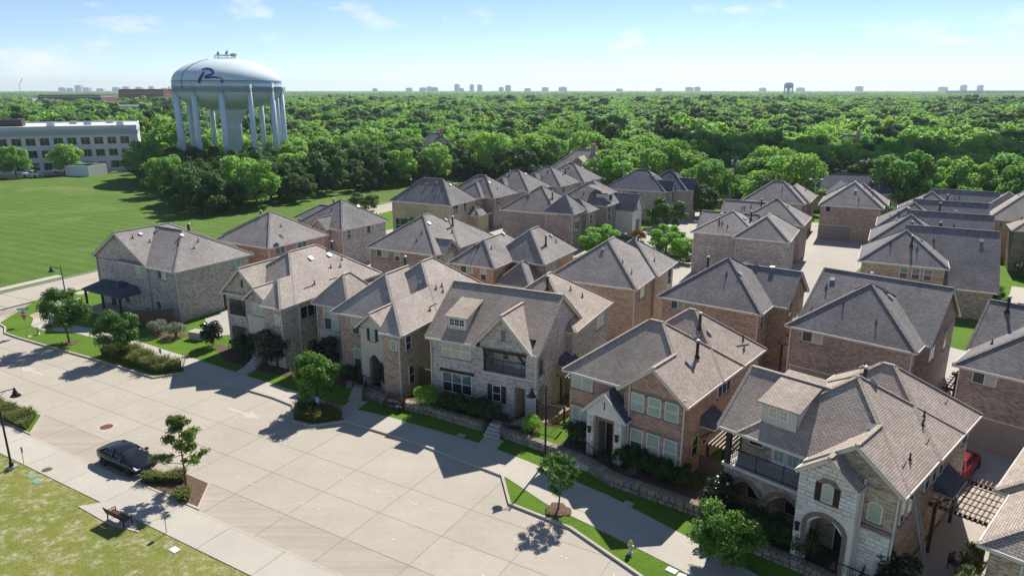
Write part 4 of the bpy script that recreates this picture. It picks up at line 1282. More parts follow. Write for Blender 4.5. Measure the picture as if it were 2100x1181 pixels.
house('brown_brick_house', 'brown brick house with right gable end, beside the pale alley', (13.92, 65.23), -36, 'brick_mixed', 'roof_dark', [(0, 0, 10.0, 10.0, D_(p=.72, axis='y')), (4.0, 3.4, 11.3, 10.6, D_(p=.74, axis='x', e0='in', e1='gable'))],
      [('F', 1.3, 4.8, 1.35, .85, .4, 2, dict(style='slide')), ('R', 1.0, 4.2, .9, 1.3, 9.6, 1, dict(style='teal')), ('R', 5.0, 4.5, .8, 1.5, 11.0, 1, dict(style='dark')), ('R', 6.4, 2.6, .9, 1.5, 11.0, 1, dict(style='dark')), ('R', 7.9, 2.6, .9, 1.5, 11.0, 1, dict(style='dark'))], 6, G2, [(9.6, .35)])
house('dark_brick_house', 'dark brown brick house with long ridge and right gable, behind the balcony house', (23.01, 56.56), -42, 'brick_umber', 'roof_dark', [(0, 0, 10.0, 9.5, D_(p=.72, axis='y')), (0.2, 2.4, 10.4, 13.2, D_(p=.66, axis='x', e0='gable', e1='gable'))],
      [('F', 1.35, 4.7, 1.7, 1.0, .4, 2, dict(style='slide')), ('R', 1.1, 4.4, .9, 1.2, 9.62, 1, dict(style='dark')), ('R', 9.0, 3.6, 1.0, 1.5, 10.12, 1, dict(style='dark')), ('R', 4.0, 3.9, 1.6, 1.2, 10.12, 2, dict(style='dark'))], 7, G2, [(0.4, .36), (9.65, .36)], garage=[('F', 0.7, 0, 4.9, 2.3, .4)])
house('dark_brick_house', 'dark brown brick house with garage door at the right edge', (31.83, 47.72), -46, 'brick_umber', 'roof_dark', [(0, 0, 11.0, 13.0, D_(p=.68, axis='y')), (-0.2, 4.5, 11.0, 13.5, D_(p=.66, axis='x', e0='gable', e1='hip'))],
      [('F', 1.25, 4.75, 1.5, 1.0, .4, 2, dict(style='slide'))], 8, G2, [(0.42, .36)], garage=[('F', 1.0, 0, 4.9, 2.3, .4)])
house('brown_brick_house', 'brown brick house cut by the lower right corner with tan roof', (20.34, 26.73), -46, 'brick_brown', 'roof_tan', [(0, 0, 10, 9.0, D_(p=.62, axis='y')), (-0.6, 5.6, 10, 14, D_(p=.6, axis='y'))],
      [('F', 1.6, 3.6, 2.2, 1.8, .4, 2, dict(style='clear'))], 9, GF, [])
G3 = 'houses of the back rows'
house('tan_brick_house', 'tan brick house with small one storey wing next to the field', (-22.09, 126.67), -28, 'brick_tan', 'roof_dark', [(0, 0, 13.2, 9.0, D_(p=.86, axis='x')), (10.5, 6.0, 15.2, 10.5, D_(ze=3.4, p=.6, axis='y'))],
      [('R', 1.2, 4.2, 1.6, 1.5, 12.8, 2, dict(style='dark')), ('R', 4.6, 4.2, .9, 1.5, 12.8, 1, dict(style='dark')), ('F', 0.9, 0.2, 3.2, 2.6, .4, 3, dict(style='dark'))], 10, G3, [(0.4, .36), (12.8, .36)])
q = [(-11.0, 0, 0, 9.2, D_(p=.76, axis='x')), (-8.5, -1.0, -2.0, 5.0, D_(p=.74, axis='y', e1='in'))]
qs = [(-11.0, 0, 0, 10, D_(p=.70, axis='x')), (-9.4, -1.0, -4.4, 5.0, D_(p=.9, axis='y', e1='in'))]
wq = [('R', 1.3, 4.4, 1.3, 1.3, -.4, 2, dict(style='dark'))]
house('grey_brick_house', 'grey house with dark hip roof directly right of the tan house', (-3.31, 129.37), -30, 'brick_umber', 'roof_dark', q, wq, 11, G3, garage=[('R', 4.2, 0, 3.4, 2.3, -.4)])
house('grey_brick_house', 'dark roofed house second in the receding row of four', (3.28, 138.15), -30, 'brick_grey', 'roof_dark', qs, wq, 12, G3)
house('grey_brick_house', 'dark roofed house third in the receding row of four', (10.06, 145.58), -30, 'brick_grey', 'roof_dark', qs, wq, 13, G3)
house('grey_brick_house', 'dark roofed house farthest in the receding row of four', (15.6, 152.6), -30, 'brick_grey', 'roof_dark', qs, wq + [('R', 4.0, 4.4, 1.3, 1.3, -.4, 2, dict(style='dark'))], 14, G3)
house('brown_brick_house', 'brown brick house with blank side wall and pointed corner roof, back row', (-2.11, 116.65), -28, 'brick_umber', 'roof_dark', [(0, 0, 10.5, 10.5, D_(p=.70, axis='y')), (8.2, -0.4, 13.6, 5.4, D_(p=1.0, axis='y', ze=6.2)), (9.5, 4.0, 14.2, 9.0, D_(p=.74, axis='x', e0='in'))],
      [('R', 0.8, 3.2, 1.8, 2.0, 13.2, 2, dict(style='dark')), ('R', 5.6, 3.6, 1.2, 1.6, 13.8, 1, dict(style='dark')), ('R', 5.6, 0.6, 1.2, 1.6, 13.8, 1, dict(style='dark'))], 15, G3, [(10.1, .36), (8.6, -0.06), (13.2, -0.06)])
hv = house('white_gable_house', 'house with tall white stucco front gable and blue dormer', (16.13, 120.2), -30, 'brick_umber', 'roof_dark', [(-10, 0, 0.3, 11.0, D_(p=.70, axis='y')), (-6, 4.2, 3.4, 9.6, D_(p=1.0, ze=4.6, axis='x', e0='in', e1='gable', gmat='stucco_white', wall=False))],
      [('R', 1.0, 3.2, 1.0, 2.4, -.1, 1, dict(style='dark')), ('R', 5.9, 4.4, .8, 1.6, 3.1, 1, dict(style='dark', lintel=False)), ('R', 6.2, 0.8, 2.0, 2.0, 3.1, 3, dict(style='dark', lintel=False))], 16, G3)
b = MB(); b.box(-1.0, 4.62, -0.2, 3.1, 9.18, 4.42); b.build('stucco_wall', M['stucco_white'], hv.root)
dmr = MB(); dmr.box(-2.6, 1.6, 6.0, -0.35, 3.6, 7.6); dmr = dmr.build('dormer', M['siding'], hv.root); dw = MB(); dw.box(-0.35, 2.1, 6.6, -0.3, 3.1, 7.4); dw.build('pane', M['glass_dark'], dmr)
dq = MB(); dq.poly([(-0.1, 1.4, 7.65), (-0.1, 3.8, 7.65), (-4.2, 3.8, 8.9), (-4.2, 1.4, 8.9)]); dq.build('dormer_roof', M['roof_dark'], dmr)
house('grey_brick_house', 'grey brick house with several pointed gables behind the round street trees', (29.6, 137.4), -28, 'brick_grey', 'roof_blue', [(-12.5, 0, 0.2, 10.5, D_(p=.68, axis='x')), (-6.0, 4.0, 3.4, 12.5, D_(p=.8, axis='x')), (-4, 1.4, 1.2, 4.6, D_(p=1.2, axis='x', e0='in', e1='gable', gmat='stucco')), (-2, 5.2, 4.4, 9.4, D_(p=1.0, axis='x', e0='in', e1='gable', gmat='stucco'))],
      [('F', -7.2, 4.1, 1.8, 1.5, .4, 1, dict(style='dark')), ('R', 1.8, 3.6, 1.4, 2.2, 1.0, 1, dict(style='dark', arch=True))], 17, G3, [(-5, .36)])
house('grey_brick_house', 'long grey brick house with double hip roof left of the alley', (25.0, 97.52), -28, 'brick_grey', 'roof_grey', [(0, 0, 9.4, 10, D_(p=.56, axis='y')), (0.1, 3.0, 8, 9.8, D_(p=.62, axis='x', e0='gable', e1='in')), (6.0, -1.2, 13.3, 9.2, D_(p=.72, axis='y'))],
      [('R', 0.4, 4.6, .9, .8, 12.9, 1, dict(style='dark'))], 18, G3, [(0.42, .36), (6.42, -.84)])
house('grey_brick_house', 'grey brick house with hip roof second along the alley', (31.2, 108.0), -29, 'brick_umber', 'roof_grey', [(3.6, 0, 13.0, 9.0, D_(p=.68, axis='x')), (0, 3.4, 8, 9.8, D_(p=.66, axis='x', e0='gable', e1='in'))],
      [], 19, G3)
house('brown_brick_house', 'brown brick house farthest up the alley on the left', (41.6, 127.4), -29, 'brick_brown', 'roof_grey', [(0, 0, 10.6, 9.0, D_(p=.74, axis='x')), (4.6, 2.0, 11.2, 13.0, D_(p=.72, axis='y'))],
      [], 20, G3)
house('brown_brick_house', 'brown brick house with garage closing the end of the alley', (52.91, 121.6), -28, 'brick_brown', 'roof_grey', [(0, 0, 10.2, 12.0, D_(p=.72, axis='y')), (2.0, 4, 10.8, 12.3, D_(p=.74, axis='y'))],
      [('F', 1.2, 4.7, .9, 1.0, .4, 1, dict(style='dark'))], 21, G3, garage=[('F', .5, 0, 5.2, 2.4, .4)])
def right_col(label, loc, seed, wins=()):
    return house('brown_brick_house', label, loc, -28, 'brick_brown', 'roof_dark', [(0, 0, 9.2, 9.4, D_(p=.70, axis='y')), (4.5, 1.6, 14.2, 15.8, D_(p=.8, axis='x', e0='in', e1='gable', ze=3.4, wall=False, gw=False, regs=[[(0, -1, -11.5)]]))], wins, seed, 'houses in the right hand column')
hb1 = right_col('brown brick house with row of three windows right of the alley', (40.24, 80.08), 22, [('F', 4.4, 4.2, .85, 1.35, .4, 1, dict(style='teal')), ('F', 5.6, 4.2, .85, 1.35, .4, 1, dict(style='teal')), ('F', 6.8, 4.2, .85, 1.35, .4, 1, dict(style='teal'))])
b = MB(); b.box(8.6, 2.0, -0.3, 13.8, 11.0, 3.3); b.poly([(13.8, 2.0, 3.3), (13.8, 11.0, 3.3), (13.8, 11.0, 6.9), (13.8, 8.7, 8.8)]); b.build('side_wing_wall', M['brick_brown'], hb1.root)
hb2 = right_col('second house up the right hand column with dark roof', (46.8, 91.11), 23)
hb3 = right_col('third house up the right hand column with dark roof', (52.9, 101.5), 24)
hb4 = right_col('last house up the right hand column before the dark trees', (62.2, 113.2), 25)
for q_ in (hb2, hb3, hb4):
    b = MB(); b.box(8.6, 2.0, -0.3, 13.8, 11.0, 3.3); b.poly([(13.8, 2.0, 3.3), (13.8, 11.0, 3.3), (13.8, 11.0, 6.9), (13.8, 8.7, 8.8)]); b.build('side_wing_wall', M['brick_brown'], q_.root)
house('orange_brick_house', 'orange brick house at the right edge with tan roof', (73.14, 107.86), -28, 'brick_orange', 'roof_tan2', [(0, 0, 12, 12, D_(p=.72, axis='y')), (-1.5, 4, 8, 12, D_(p=.72, axis='y'))],
      [('F', 1.8, 4.5, 2.0, 1.1, .4, 3, dict(style='teal'))], 26, G3)
house('brown_brick_house', 'brown brick house by the bright lawn at the right edge', (70.6, 98.4), -28, 'brick_brown', 'roof_tan2', [(0, 0, 12, 6, D_(p=.7, axis='x')), (2.0, -3.0, 9, 4, D_(p=.8, axis='y', e1='in'))],
      [('F', 3.6, 0.9, 1.8, 1.6, -2.6, 2, dict(style='clear'))], 27, G3)
# houses half buried in the wood
GW = 'houses among the trees'
def wood_house(label, px, roof, w=13, d=9, ang=-28, brick='stucco', ze=3.2, chimney=True, p=.85, ):
    h = House('wood_house', label, px, ang, 'brick_pale', roof, group=GW)
    h.bm = M[brick]
    h.prism(0, 0, w, d, ze=ze, p=p, axis='x'); h.prism(w * .25, -2.2, w * .25 + d * .7, d * .6, ze=ze, p=p, axis='y', e0='gable', e1='in')
    h.win('F', 1.0, .8, 1.4, 1.4, .4, 2, 'dark'); h.win('F', w - 3, .8, 1.4, 1.4, .4, 2, 'dark')
    if chimney:
        b = MB(); b.box(w * .62, d * .4, 1.0, w * .62 + 1.2, d * .4 + .9, ze + d / 2 * p + 1.3); b.box(w * .62 - .1, d * .4 - .1, ze + d / 2 * p + 1.3, w * .62 + 1.3, d * .4 + 1.0, ze + d / 2 * p + 1.45); b.build('chimney', M['brick_red'], h.root)
    h.finish()
wood_house('tall dark roofed house with white chimney left among the trees', (-32.0, 247.0), 'roof_dark', 14, 11, 20, 'stucco_white', 5.0, True, 1.0)
wood_house('greyish roofed house half hidden behind the big dark tree', (3.0, 248.0), 'roof_tan2', 13, 9, -35, 'stucco', 5.0)
wood_house('wide tan hip roofed house with brick chimney behind the row of four', (10.0, 196.0), 'roof_tan2', 17, 13, -20, 'brick_red', 4.2, True, .8)
wood_house('low dark blue roofed house behind the alley end', (62.0, 152.0), 'roof_blue', 20, 11, -12, 'stucco', 4.0, False, .6)
wood_house('small grey roof deep in the right hand wood', (115.0, 262.0), 'roof_grey', 14, 9, -30, 'stucco', 5.5)
wood_house('brown gable roof far off in the right hand wood', (196.0, 390.0), 'roof_tan', 16, 11, -50, 'stucco', 8.0)
wood_house('pale roof far off in the middle wood', (20.0, 480.0), 'roof_tan2', 16, 11, -10, 'stucco_white', 8.0)
wood_house('small tan roof peeping out left of the middle wood', (-88.0, 330.0), 'roof_tan2', 14, 9, 15, 'stucco', 6.5)
wood_house('grey roof among trees near the power pole', (46.0, 171.0), 'roof_grey', 12, 9, -28, 'stucco', 3.2)

# ------------------------------------------------------------------ plants
def leaves_mesh(name, P, N, S, mat, seed=0, tint=None, asp=1.0):
    """one small four-cornered leaf (or leaf spray) per point"""
    g = np.random.default_rng(seed)
    n = len(P)
    N = N / np.maximum(np.linalg.norm(N, axis=1, keepdims=True), 1e-6)
    A = g.normal(size=(n, 3))
    A -= N * np.sum(A * N, axis=1, keepdims=True)
    A /= np.maximum(np.linalg.norm(A, axis=1, keepdims=True), 1e-6)
    B = np.cross(N, A)
    S = np.asarray(S).reshape(-1, 1) * np.ones((n, 1))
    bend = N * (S * 0.18)
    V = np.empty((n, 4, 3))
    V[:, 0] = P - A * S * 0.5 - bend
    V[:, 1] = P - B * S * 0.42 * asp
    V[:, 2] = P + A * S * 0.5 - bend
    V[:, 3] = P + B * S * 0.42 * asp
    me = bpy.data.meshes.new(name)
    me.vertices.add(4 * n)
    me.vertices.foreach_set('co', V.reshape(-1))
    me.loops.add(4 * n)
    me.loops.foreach_set('vertex_index', np.arange(4 * n, dtype=np.int32))
    me.polygons.add(n)
    me.polygons.foreach_set('loop_start', np.arange(0, 4 * n, 4, dtype=np.int32))
    me.polygons.foreach_set('loop_total', np.full(n, 4, dtype=np.int32))
    me.materials.append(mat)
    me.update(calc_edges=True)
    at = me.attributes.new('tint', 'FLOAT', 'FACE')
    if tint is None: tint = g.random(n) * 0.8
    at.data.foreach_set('value', np.asarray(tint, dtype=np.float32))
    return me

def crown_points(seed, blobs, n, jit=0.12, flat=0.9, updown=0.25, keep_low=0.55):
    """points and outward normals scattered over a set of leafy clumps (cx, cy, cz, r)"""
    g = np.random.default_rng(seed)
    B = np.array(blobs)
    w = B[:, 3] ** 2; w = w / w.sum()
    idx = g.choice(len(B), n, p=w)
    d = g.normal(size=(n, 3)); d /= np.linalg.norm(d, axis=1, keepdims=True)
    low = d[:, 2] < -0.2
    flip = low & (g.random(n) < keep_low)
    d[flip, 2] *= -1
    rr = B[idx, 3] * np.clip(1 - np.abs(g.normal(size=n)) * jit * 2, 0.45, 1.15)
    P = B[idx, :3] + d * rr[:, None] * np.array([1, 1, flat])
    N = d + g.normal(size=(n, 3)) * 0.55
    N[:, 2] += updown
    tint = np.clip(g.random(n) * 0.6 + (g.random(len(B))[idx] - 0.5) * 0.8, 0, 1)
    return P, N, tint

def crown_blobs(seed, R_, H_, zc, n, rmin=0.3, rmax=0.5, top=1.0):
    r = random.Random(seed)
    out = [(0, 0, zc + H_ * 0.05, R_ * 0.5)]
    for k in range(n):
        a = 2 * math.pi * (k * 0.618 + r.uniform(-.08, .08))
        v = r.uniform(-0.75, 1.0)
        s = math.sqrt(max(0.0, 1 - (v * 0.92) ** 2)) * r.uniform(0.5, 0.98)
        out.append((R_ * s * math.cos(a), R_ * s * math.sin(a), zc + H_ * v * 0.74 + r.uniform(-.1, .1) * H_, R_ * r.uniform(rmin, rmax) * (1.0 if v < 0.6 else top)))
    return out

def trunk_mesh(name, seed, h, r0, blobs, lean=0.0, limbs=7, mat=None):
    r = random.Random(seed)
    b = MB()
    top = Vector((r.uniform(-.2, .2), r.uniform(-.2, .2), h))
    pts = [Vector((0, 0, -0.15)), Vector((0, 0, 0.15)), Vector((top.x * .3, top.y * .3, h * .4)), Vector((top.x * .7, top.y * .7, h * .75)), top]
    b.tube(pts, [r0 * 1.5, r0 * 1.05, r0 * .85, r0 * .6, r0 * .25], 7)
    for bl in sorted(blobs, key=lambda q: -q[3])[1:1 + limbs]:
        s0 = pts[2] + (pts[3] - pts[2]) * r.random()
        e = Vector(bl[:3])
        m = (s0 + e) / 2 + Vector((0, 0, -0.08 * (e - s0).length))
        b.tube([s0, m, e], [r0 * .42, r0 * .28, r0 * .1], 5)
    return b.mesh(name, mat or M['bark'], True)

def make_variant(seed, R_, H_, trunk_h, nleaf, leaf, mat, nb=14, r0=0.2, jit=0.12, rmin=.3, rmax=.5):
    zc = trunk_h + H_ * 0.72
    bl = crown_blobs(seed, R_, H_, zc, nb, rmin, rmax)
    P, N, t = crown_points(seed + 1, bl, nleaf, jit)
    g = np.random.default_rng(seed)
    cm = leaves_mesh('crown', P, N, leaf * g.uniform(0.7, 1.3, len(P)), M[mat], seed, t)
    tm = trunk_mesh('trunk', seed, trunk_h + H_ * 0.5, r0, bl)
    return cm, tm

def plant(name, label, cat, variant, loc, rz=0.0, s=1.0, group=None):
    o = thing(name, label, cat, loc, rz, group)
    o.scale = s if hasattr(s, '__len__') else (s, s, s)
    put('crown', variant[0], o)
    put('trunk', variant[1], o)
    return o

# --- street trees
ST = [make_variant(100 + k, 1.85, 2.2, 1.25, 12000, 0.14, 'leaf_street', 44, 0.075, 0.26, .2, .4) for k in range(2)]
STB = [make_variant(120 + k, 1.7, 2.0, 0.8, 12000, 0.15, 'leaf_maple', 44, 0.08, 0.26, .2, .4) for k in range(2)]
GS = 'street trees along the far sidewalk'
plant('street_tree', 'large full street tree nearest the stop sign, in a mulch ring', 'tree', ST[0], (-45.3, 68.2, .12), .4, (1.22, 1.22, 1.2), GS)
plant('street_tree', 'street tree rising from the long ornamental grass bed', 'tree', ST[1], (-37.8, 64.1, .12), 1.4, (1.0, 1.0, .98), GS)
plant('street_tree', 'bright green street tree beside the small blue sign in the middle bump-out', 'tree', STB[0], (-15.9, 52.95, .12), 2.2, (1.06, 1.06, 1.12), GS)
oak = make_variant(140, 1.2, 1.8, 1.15, 7500, 0.095, 'leaf_street', 34, 0.06, 0.38, .16, .34)
plant('street_tree', 'small airy oak in a round mulch ring right of the lamp post', 'tree', oak, (2.86, 38.3, .12), .3, 1.0, GS)
plant('street_tree', 'bright green street tree in front of the house with long balcony', 'tree', STB[1], (11.5, 33.0, .12), 1.0, (1.0, 1.0, .92), GS)
# young tree with open tiers, near side
def young_tree():
    r = random.Random(5)
    bl, b = [], MB()
    b.tube([(0, 0, -.1), (0.02, 0, .6), (.05, .02, 2.0), (.02, .05, 3.5), (0.08, 0, 5.0)], [.075, .06, .05, .035, .012], 7)
    for k in range(16):
        z = 1.5 + k * 0.225
        L = (1.55 - 0.075 * k) * r.uniform(.75, 1.1)
        a = k * 2.4
        e = Vector((L * math.cos(a), L * math.sin(a), z + L * .32))
        b.tube([(0.03, 0.02, z), tuple(e * .5 + Vector((0, 0, z * .45))), e], [.028, .02, .006], 5)
        for t in (.45, .7, .95):
            p = Vector((0.03, 0.02, z)).lerp(e, t)
            bl.append((p.x + r.uniform(-.15, .15), p.y + r.uniform(-.15, .15), p.z + .05, r.uniform(.26, .46)))
    bl.append((0.08, 0, 5.0, .3))
    P, N, t = crown_points(6, bl, 5200, .45)
    return leaves_mesh('crown', P, N, np.random.default_rng(3).uniform(.1, .2, len(P)), M['leaf_young'], 2, t), b.mesh('trunk', M['bark'], True)
plant('young_street_tree', 'young thin tree with open tiered branches beside the parked sedan', 'tree', young_tree(), (-21.2, 40.8, .15), .8, (1.05, 1.05, .98))

# mulch rings round street trees
for x, y, nm in ((-45.3, 68.2, 'mulch_ring'), (2.86, 38.3, 'mulch_ring')):
    b = MB(); b.lathe([(0.85, 0.0), (0.7, .05), (.3, .09), (0, .1)], 22)
    b.v = [(q[0] * (1 + .14 * math.sin(3 * math.atan2(q[1], q[0]) + x) + .09 * math.sin(7 * math.atan2(q[1], q[0]))), q[1] * (1 + .14 * math.sin(3 * math.atan2(q[1], q[0]) + x) + .09 * math.sin(7 * math.atan2(q[1], q[0]))), q[2]) for q in b.v]
    b.build(nm, M['mulch'], None, True, (x, y, .12))['kind'] = 'structure'

# --- shrubs
def shrub_mesh(seed, R_, H_, n, leaf, mat, nb=9, jit=.12, lump=(.35, .55)):
    r = random.Random(seed)
    bl = [(0, 0, H_ * .5, R_ * .75)]
    for k in range(nb):
        a = k * 2.4; v = r.uniform(.25, .85)
        bl.append((R_ * .55 * math.cos(a), R_ * .55 * math.sin(a), H_ * v, R_ * r.uniform(*lump)))
    P, N, t = crown_points(seed, bl, n, jit, 1.0, .2, .8)
    P[:, 2] *= 1.0
    P[:, 2] = np.maximum(P[:, 2], .02)
    return leaves_mesh('foliage', P, N, leaf * np.random.default_rng(seed).uniform(.7, 1.3, n), M[mat], seed, t)
def shrub_core(seed, H_):
    b = MB(); r = random.Random(seed)
    for k in range(5):
        a = k * 1.3; b.tube([(0, 0, -.1), (.1 * math.cos(a), .1 * math.sin(a), H_ * .3), (.35 * H_ * math.cos(a) * .5, .35 * H_ * math.sin(a) * .5, H_ * .75)], [.035, .028, .008], 5)
    return b.mesh('stem', M['bark'], True)
SH = {}
def shrub(kind, label, loc, s=1.0, rz=0.0, group=None, name=None, cat='shrub'):
    P_ = {'magnolia': (1.25, 3.6, 2600, .2, 'leaf_magnolia', 26, .15, (.32, .5)), 'round': (1.0, 1.7, 2400, .1, 'leaf_bright', 12, .06, (.4, .5)), 'dark': (.9, 1.2, 1300, .12, 'leaf_hedge', 9, .14, (.35, .55)),
          'silver': (1.0, 1.3, 1800, .1, 'leaf_silver', 12, .18, (.3, .5)), 'rust': (.9, 1.0, 1200, .12, 'leaf_rust', 9, .15, (.35, .5)), 'pale': (.9, 2.6, 1800, .14, 'leaf_pale', 20, .25, (.3, .5)), 'low': (.8, .8, 900, .12, 'leaf_dark', 9, .2, (.3, .5))}
    if kind not in SH:
        R_, H_, n, lf, mt, nb, jt, lp = P_[kind]
        SH[kind] = (shrub_mesh(len(SH) * 7 + 300, R_, H_, n, lf, mt, nb, jt, lp), shrub_core(1, H_))
    o = thing(name or {'magnolia': 'magnolia_tree', 'round': 'round_shrub', 'silver': 'silver_shrub'}.get(kind, 'shrub'), label, 'tree' if kind == 'magnolia' else cat, loc, rz, group)
    o.scale = s if hasattr(s, '__len__') else (s, s, s)
    put('foliage', SH[kind][0], o); put('stem', SH[kind][1], o)
    return o
GM = 'dark magnolias in front of the houses'
shrub('magnolia', 'dark magnolia right of the stucco entry of the buff brick house', (-21.9, 61.6, .12), (1.15, 1.15, 1.1), .3, GM)
shrub('magnolia', 'dark magnolia at the left corner of the buff brick house', (-30.2, 67.2, .12), (.95, .95, .8), 1.2, GM)
shrub('dark', 'dark rounded shrub left of the steps of the buff brick house', (-25.5, 63.8, .12), (1.7, 1.7, 1.9), 2, None)
shrub('magnolia', 'dark magnolia in front of the arched entry of the limestone tower house', (-10.4, 56.3, .12), (1.05, 1.05, 1.12), 2.3, GM)
shrub('magnolia', 'dark magnolia between the buff house and the tower house', (-17.3, 60.8, .12), (1.15, 1.15, .95), 3.1, GM)
shrub('dark', 'dark low shrub below the tower windows behind the bright street tree', (-14.3, 58.3, .12), (1.1, 1.1, 1.2), .5, None)
shrub('round', 'big clipped round green shrub at the left end of the stone wall', (-6.8, 52.2, .6), (1.15, 1.15, 1.15), .2, 'clipped round shrubs')
shrub('round', 'clipped round green shrub by the iron gate left of the lamp post', (1.5, 47.6, .6), (.85, .85, .95), 1.2, 'clipped round shrubs')
shrub('dark', 'dark round shrub left of the stone entry of the red brick house', (4.6, 45.9, .6), (1.1, 1.1, 1.3), .9, None)
for k in range(5):
    t = k / 4
    shrub('dark', ['leftmost dark bush', 'second dark bush', 'middle dark bush', 'fourth dark bush', 'rightmost dark bush'][k] + ' below the wide window of the pale brick house', (-5.2 + 3.6 * t, 51.6 - 1.9 * t, .6), (1.0, 1.0, 1.05 + .15 * (k % 2)), k, 'bushes below the wide window')
for k in range(8):
    t = k / 7
    shrub('dark', ['leftmost', 'second', 'third', 'fourth', 'fifth', 'sixth', 'seventh', 'rightmost'][k] + ' dark bush in the row below the red brick house windows', (7.3 + 3.6 * t, 43.1 - 3.0 * t, .6), (.8, .8, .95 + .25 * (k % 2)), k * 1.3, 'bushes below the red brick house')
for k in range(5):
    t = k / 4
    shrub('dark', ['leftmost', 'second', 'middle', 'fourth', 'rightmost'][k] + ' clipped hedge bush below the arched porch of the balcony house', (13.9 + 2.1 * t, 35.5 - 2.3 * t, .5), (.95, .95, 1.3), k * 1.7, 'hedge bushes below the arched porch')
shrub('magnolia', 'dark magnolia with pale flowers at the left end of the arched porch', (12.3, 37.2, .3), (.95, .95, .85), .7, GM)
shrub('magnolia', 'dark magnolia right of the limestone entry at the bottom edge', (19.4, 30.4, .3), (.9, .9, .72), 1.9, GM)
shrub('silver', 'silvery sage shrub left of the pair beside the wooden fence', (-37.4, 70.7, .12), (1.15, 1.15, 1.15), 0, None)
shrub('silver', 'silvery sage shrub right of the pair beside the wooden fence', (-35.2, 70.0, .12), (1.2, 1.2, 1.1), 1.3, None)
shrub('pale', 'nearest of three tall pale leafed shrubs by the right court path', (53.9, 74.6, .12), (1.0, 1.0, 1.2), 0, 'tall shrubs by the court path')
shrub('pale', 'middle of three tall pale leafed shrubs by the right court path', (55.2, 77.2, .12), (1.0, 1.0, 1.4), 1, 'tall shrubs by the court path')
shrub('pale', 'farthest of three tall pale leafed shrubs by the right court path', (56.6, 79.8, .12), (1.0, 1.0, 1.3), 2, 'tall shrubs by the court path')
shrub('dark', 'dark clipped bush by the window of the house at the bright lawn', (70.5, 93.4, .12), (2.0, 2.0, 1.8), .4, None)
shrub('rust', 'rust coloured shrub in front of the white gabled house', (21.6, 118.9, .12), (1.6, 1.6, 2.0), 0, None)
shrub('pale', 'upper leafy shrub beside the lower right pergola posts', (24.2, 32.0, .12), (.7, .7, .9), 0, 'shrubs beside the lower right pergola')
shrub('pale', 'lower leafy shrub beside the lower right pergola posts', (22.6, 29.6, .12), (.8, .8, .9), 2, 'shrubs beside the lower right pergola')
shrub('low', 'low shrub beside the garage drive behind the tan house', (27.0, 104.5, .12), (1.4, 1.4, 1.2), 2, None)
# agave rosette in the red house bed
b = MB()
for k in range(22):
    a = k * 2.4; e = .25 + .6 * (k / 22)
    b.bar((0, 0, .05), (.55 * e * math.cos(a) * 1.3, .55 * e * math.sin(a) * 1.3, .55 * (1.15 - e)), .035, .012)
tag(b.build('agave', M['leaf_silver'], None, False, (7.9, 41.4, .72)), 'pale spiky agave on the stone wall bed below the red brick house', 'plant')

# --- ornamental grass beds
def reeds(name, label, poly, n, h, mat, seed, z=.12):
    g = random.Random(seed)
    xs = [p[0] for p in poly]; ys = [p[1] for p in poly]
    V, F, T = [], [], []
    for _ in range(n):
        for _ in range(20):
            x, y = g.uniform(min(xs), max(xs)), g.uniform(min(ys), max(ys))
            if inside((x, y), poly): break
        else: continue
        clump = math.sin(x * 2.1) * math.cos(y * 1.7)
        hh = h * g.uniform(.4, 1.25) * (1 + .4 * clump); a = g.uniform(0, 6.28); bend = hh * g.uniform(.3, .8)
        w = .035; c, s = math.cos(a), math.sin(a)
        i = len(V)
        V += [(x - s * w, y + c * w, z), (x + s * w, y - c * w, z), (x + c * bend * .45 + s * w * .8, y + s * bend * .45 - c * w * .8, z + hh * .75), (x + c * bend * .45 - s * w * .8, y + s * bend * .45 + c * w * .8, z + hh * .75), (x + c * bend, y + s * bend, z + hh * .8)]
        F += [(i, i + 1, i + 2, i + 3), (i + 3, i + 2, i + 4)]
        tt = g.random() * .9; T += [tt, tt]
    me = bpy.data.meshes.new(name); me.from_pydata(V, [], F); me.materials.append(mat)
    at = me.attributes.new('tint', 'FLOAT', 'FACE'); at.data.foreach_set('value', T)
    return tag(put(name, me), label, 'grass', None, 'stuff')
reeds('ornamental_grass', 'long bed of arching ornamental grass between kerb and sidewalk', [(-40.2, 64.9), (-32.5, 60.2), (-30.4, 60.9), (-31.6, 61.8), (-38.6, 66.2)], 9000, .95, M['reed'], 1)
reeds('ornamental_grass', 'tuft of ornamental grass in the small middle bump-out', [(-17.4, 52.6), (-16.9, 50.9), (-15.4, 50.2), (-13.4, 50.9), (-16.0, 53.0)], 3500, .8, M['reed'], 2)
reeds('ornamental_grass', 'ornamental grass tuft left of the young tree beside the sedan', [(-24.4, 41.5), (-24.1, 42.1), (-21.9, 42.3), (-21.6, 41.4)], 1700, .65, M['reed'], 3)
reeds('ornamental_grass', 'small grass tuft at the foot of the young tree', [(-21.6, 39.9), (-20.6, 40.0), (-20.3, 39.1), (-20.9, 39.1)], 700, .6, M['reed'], 4)
reeds('ornamental_grass', 'grass growing in the bump-out at the left picture edge', [(-50, 58.2), (-42.9, 54.1), (-37.7, 51.2), (-36.9, 48.9), (-45, 53.6)], 12000, .55, M['reed'], 5, .15)

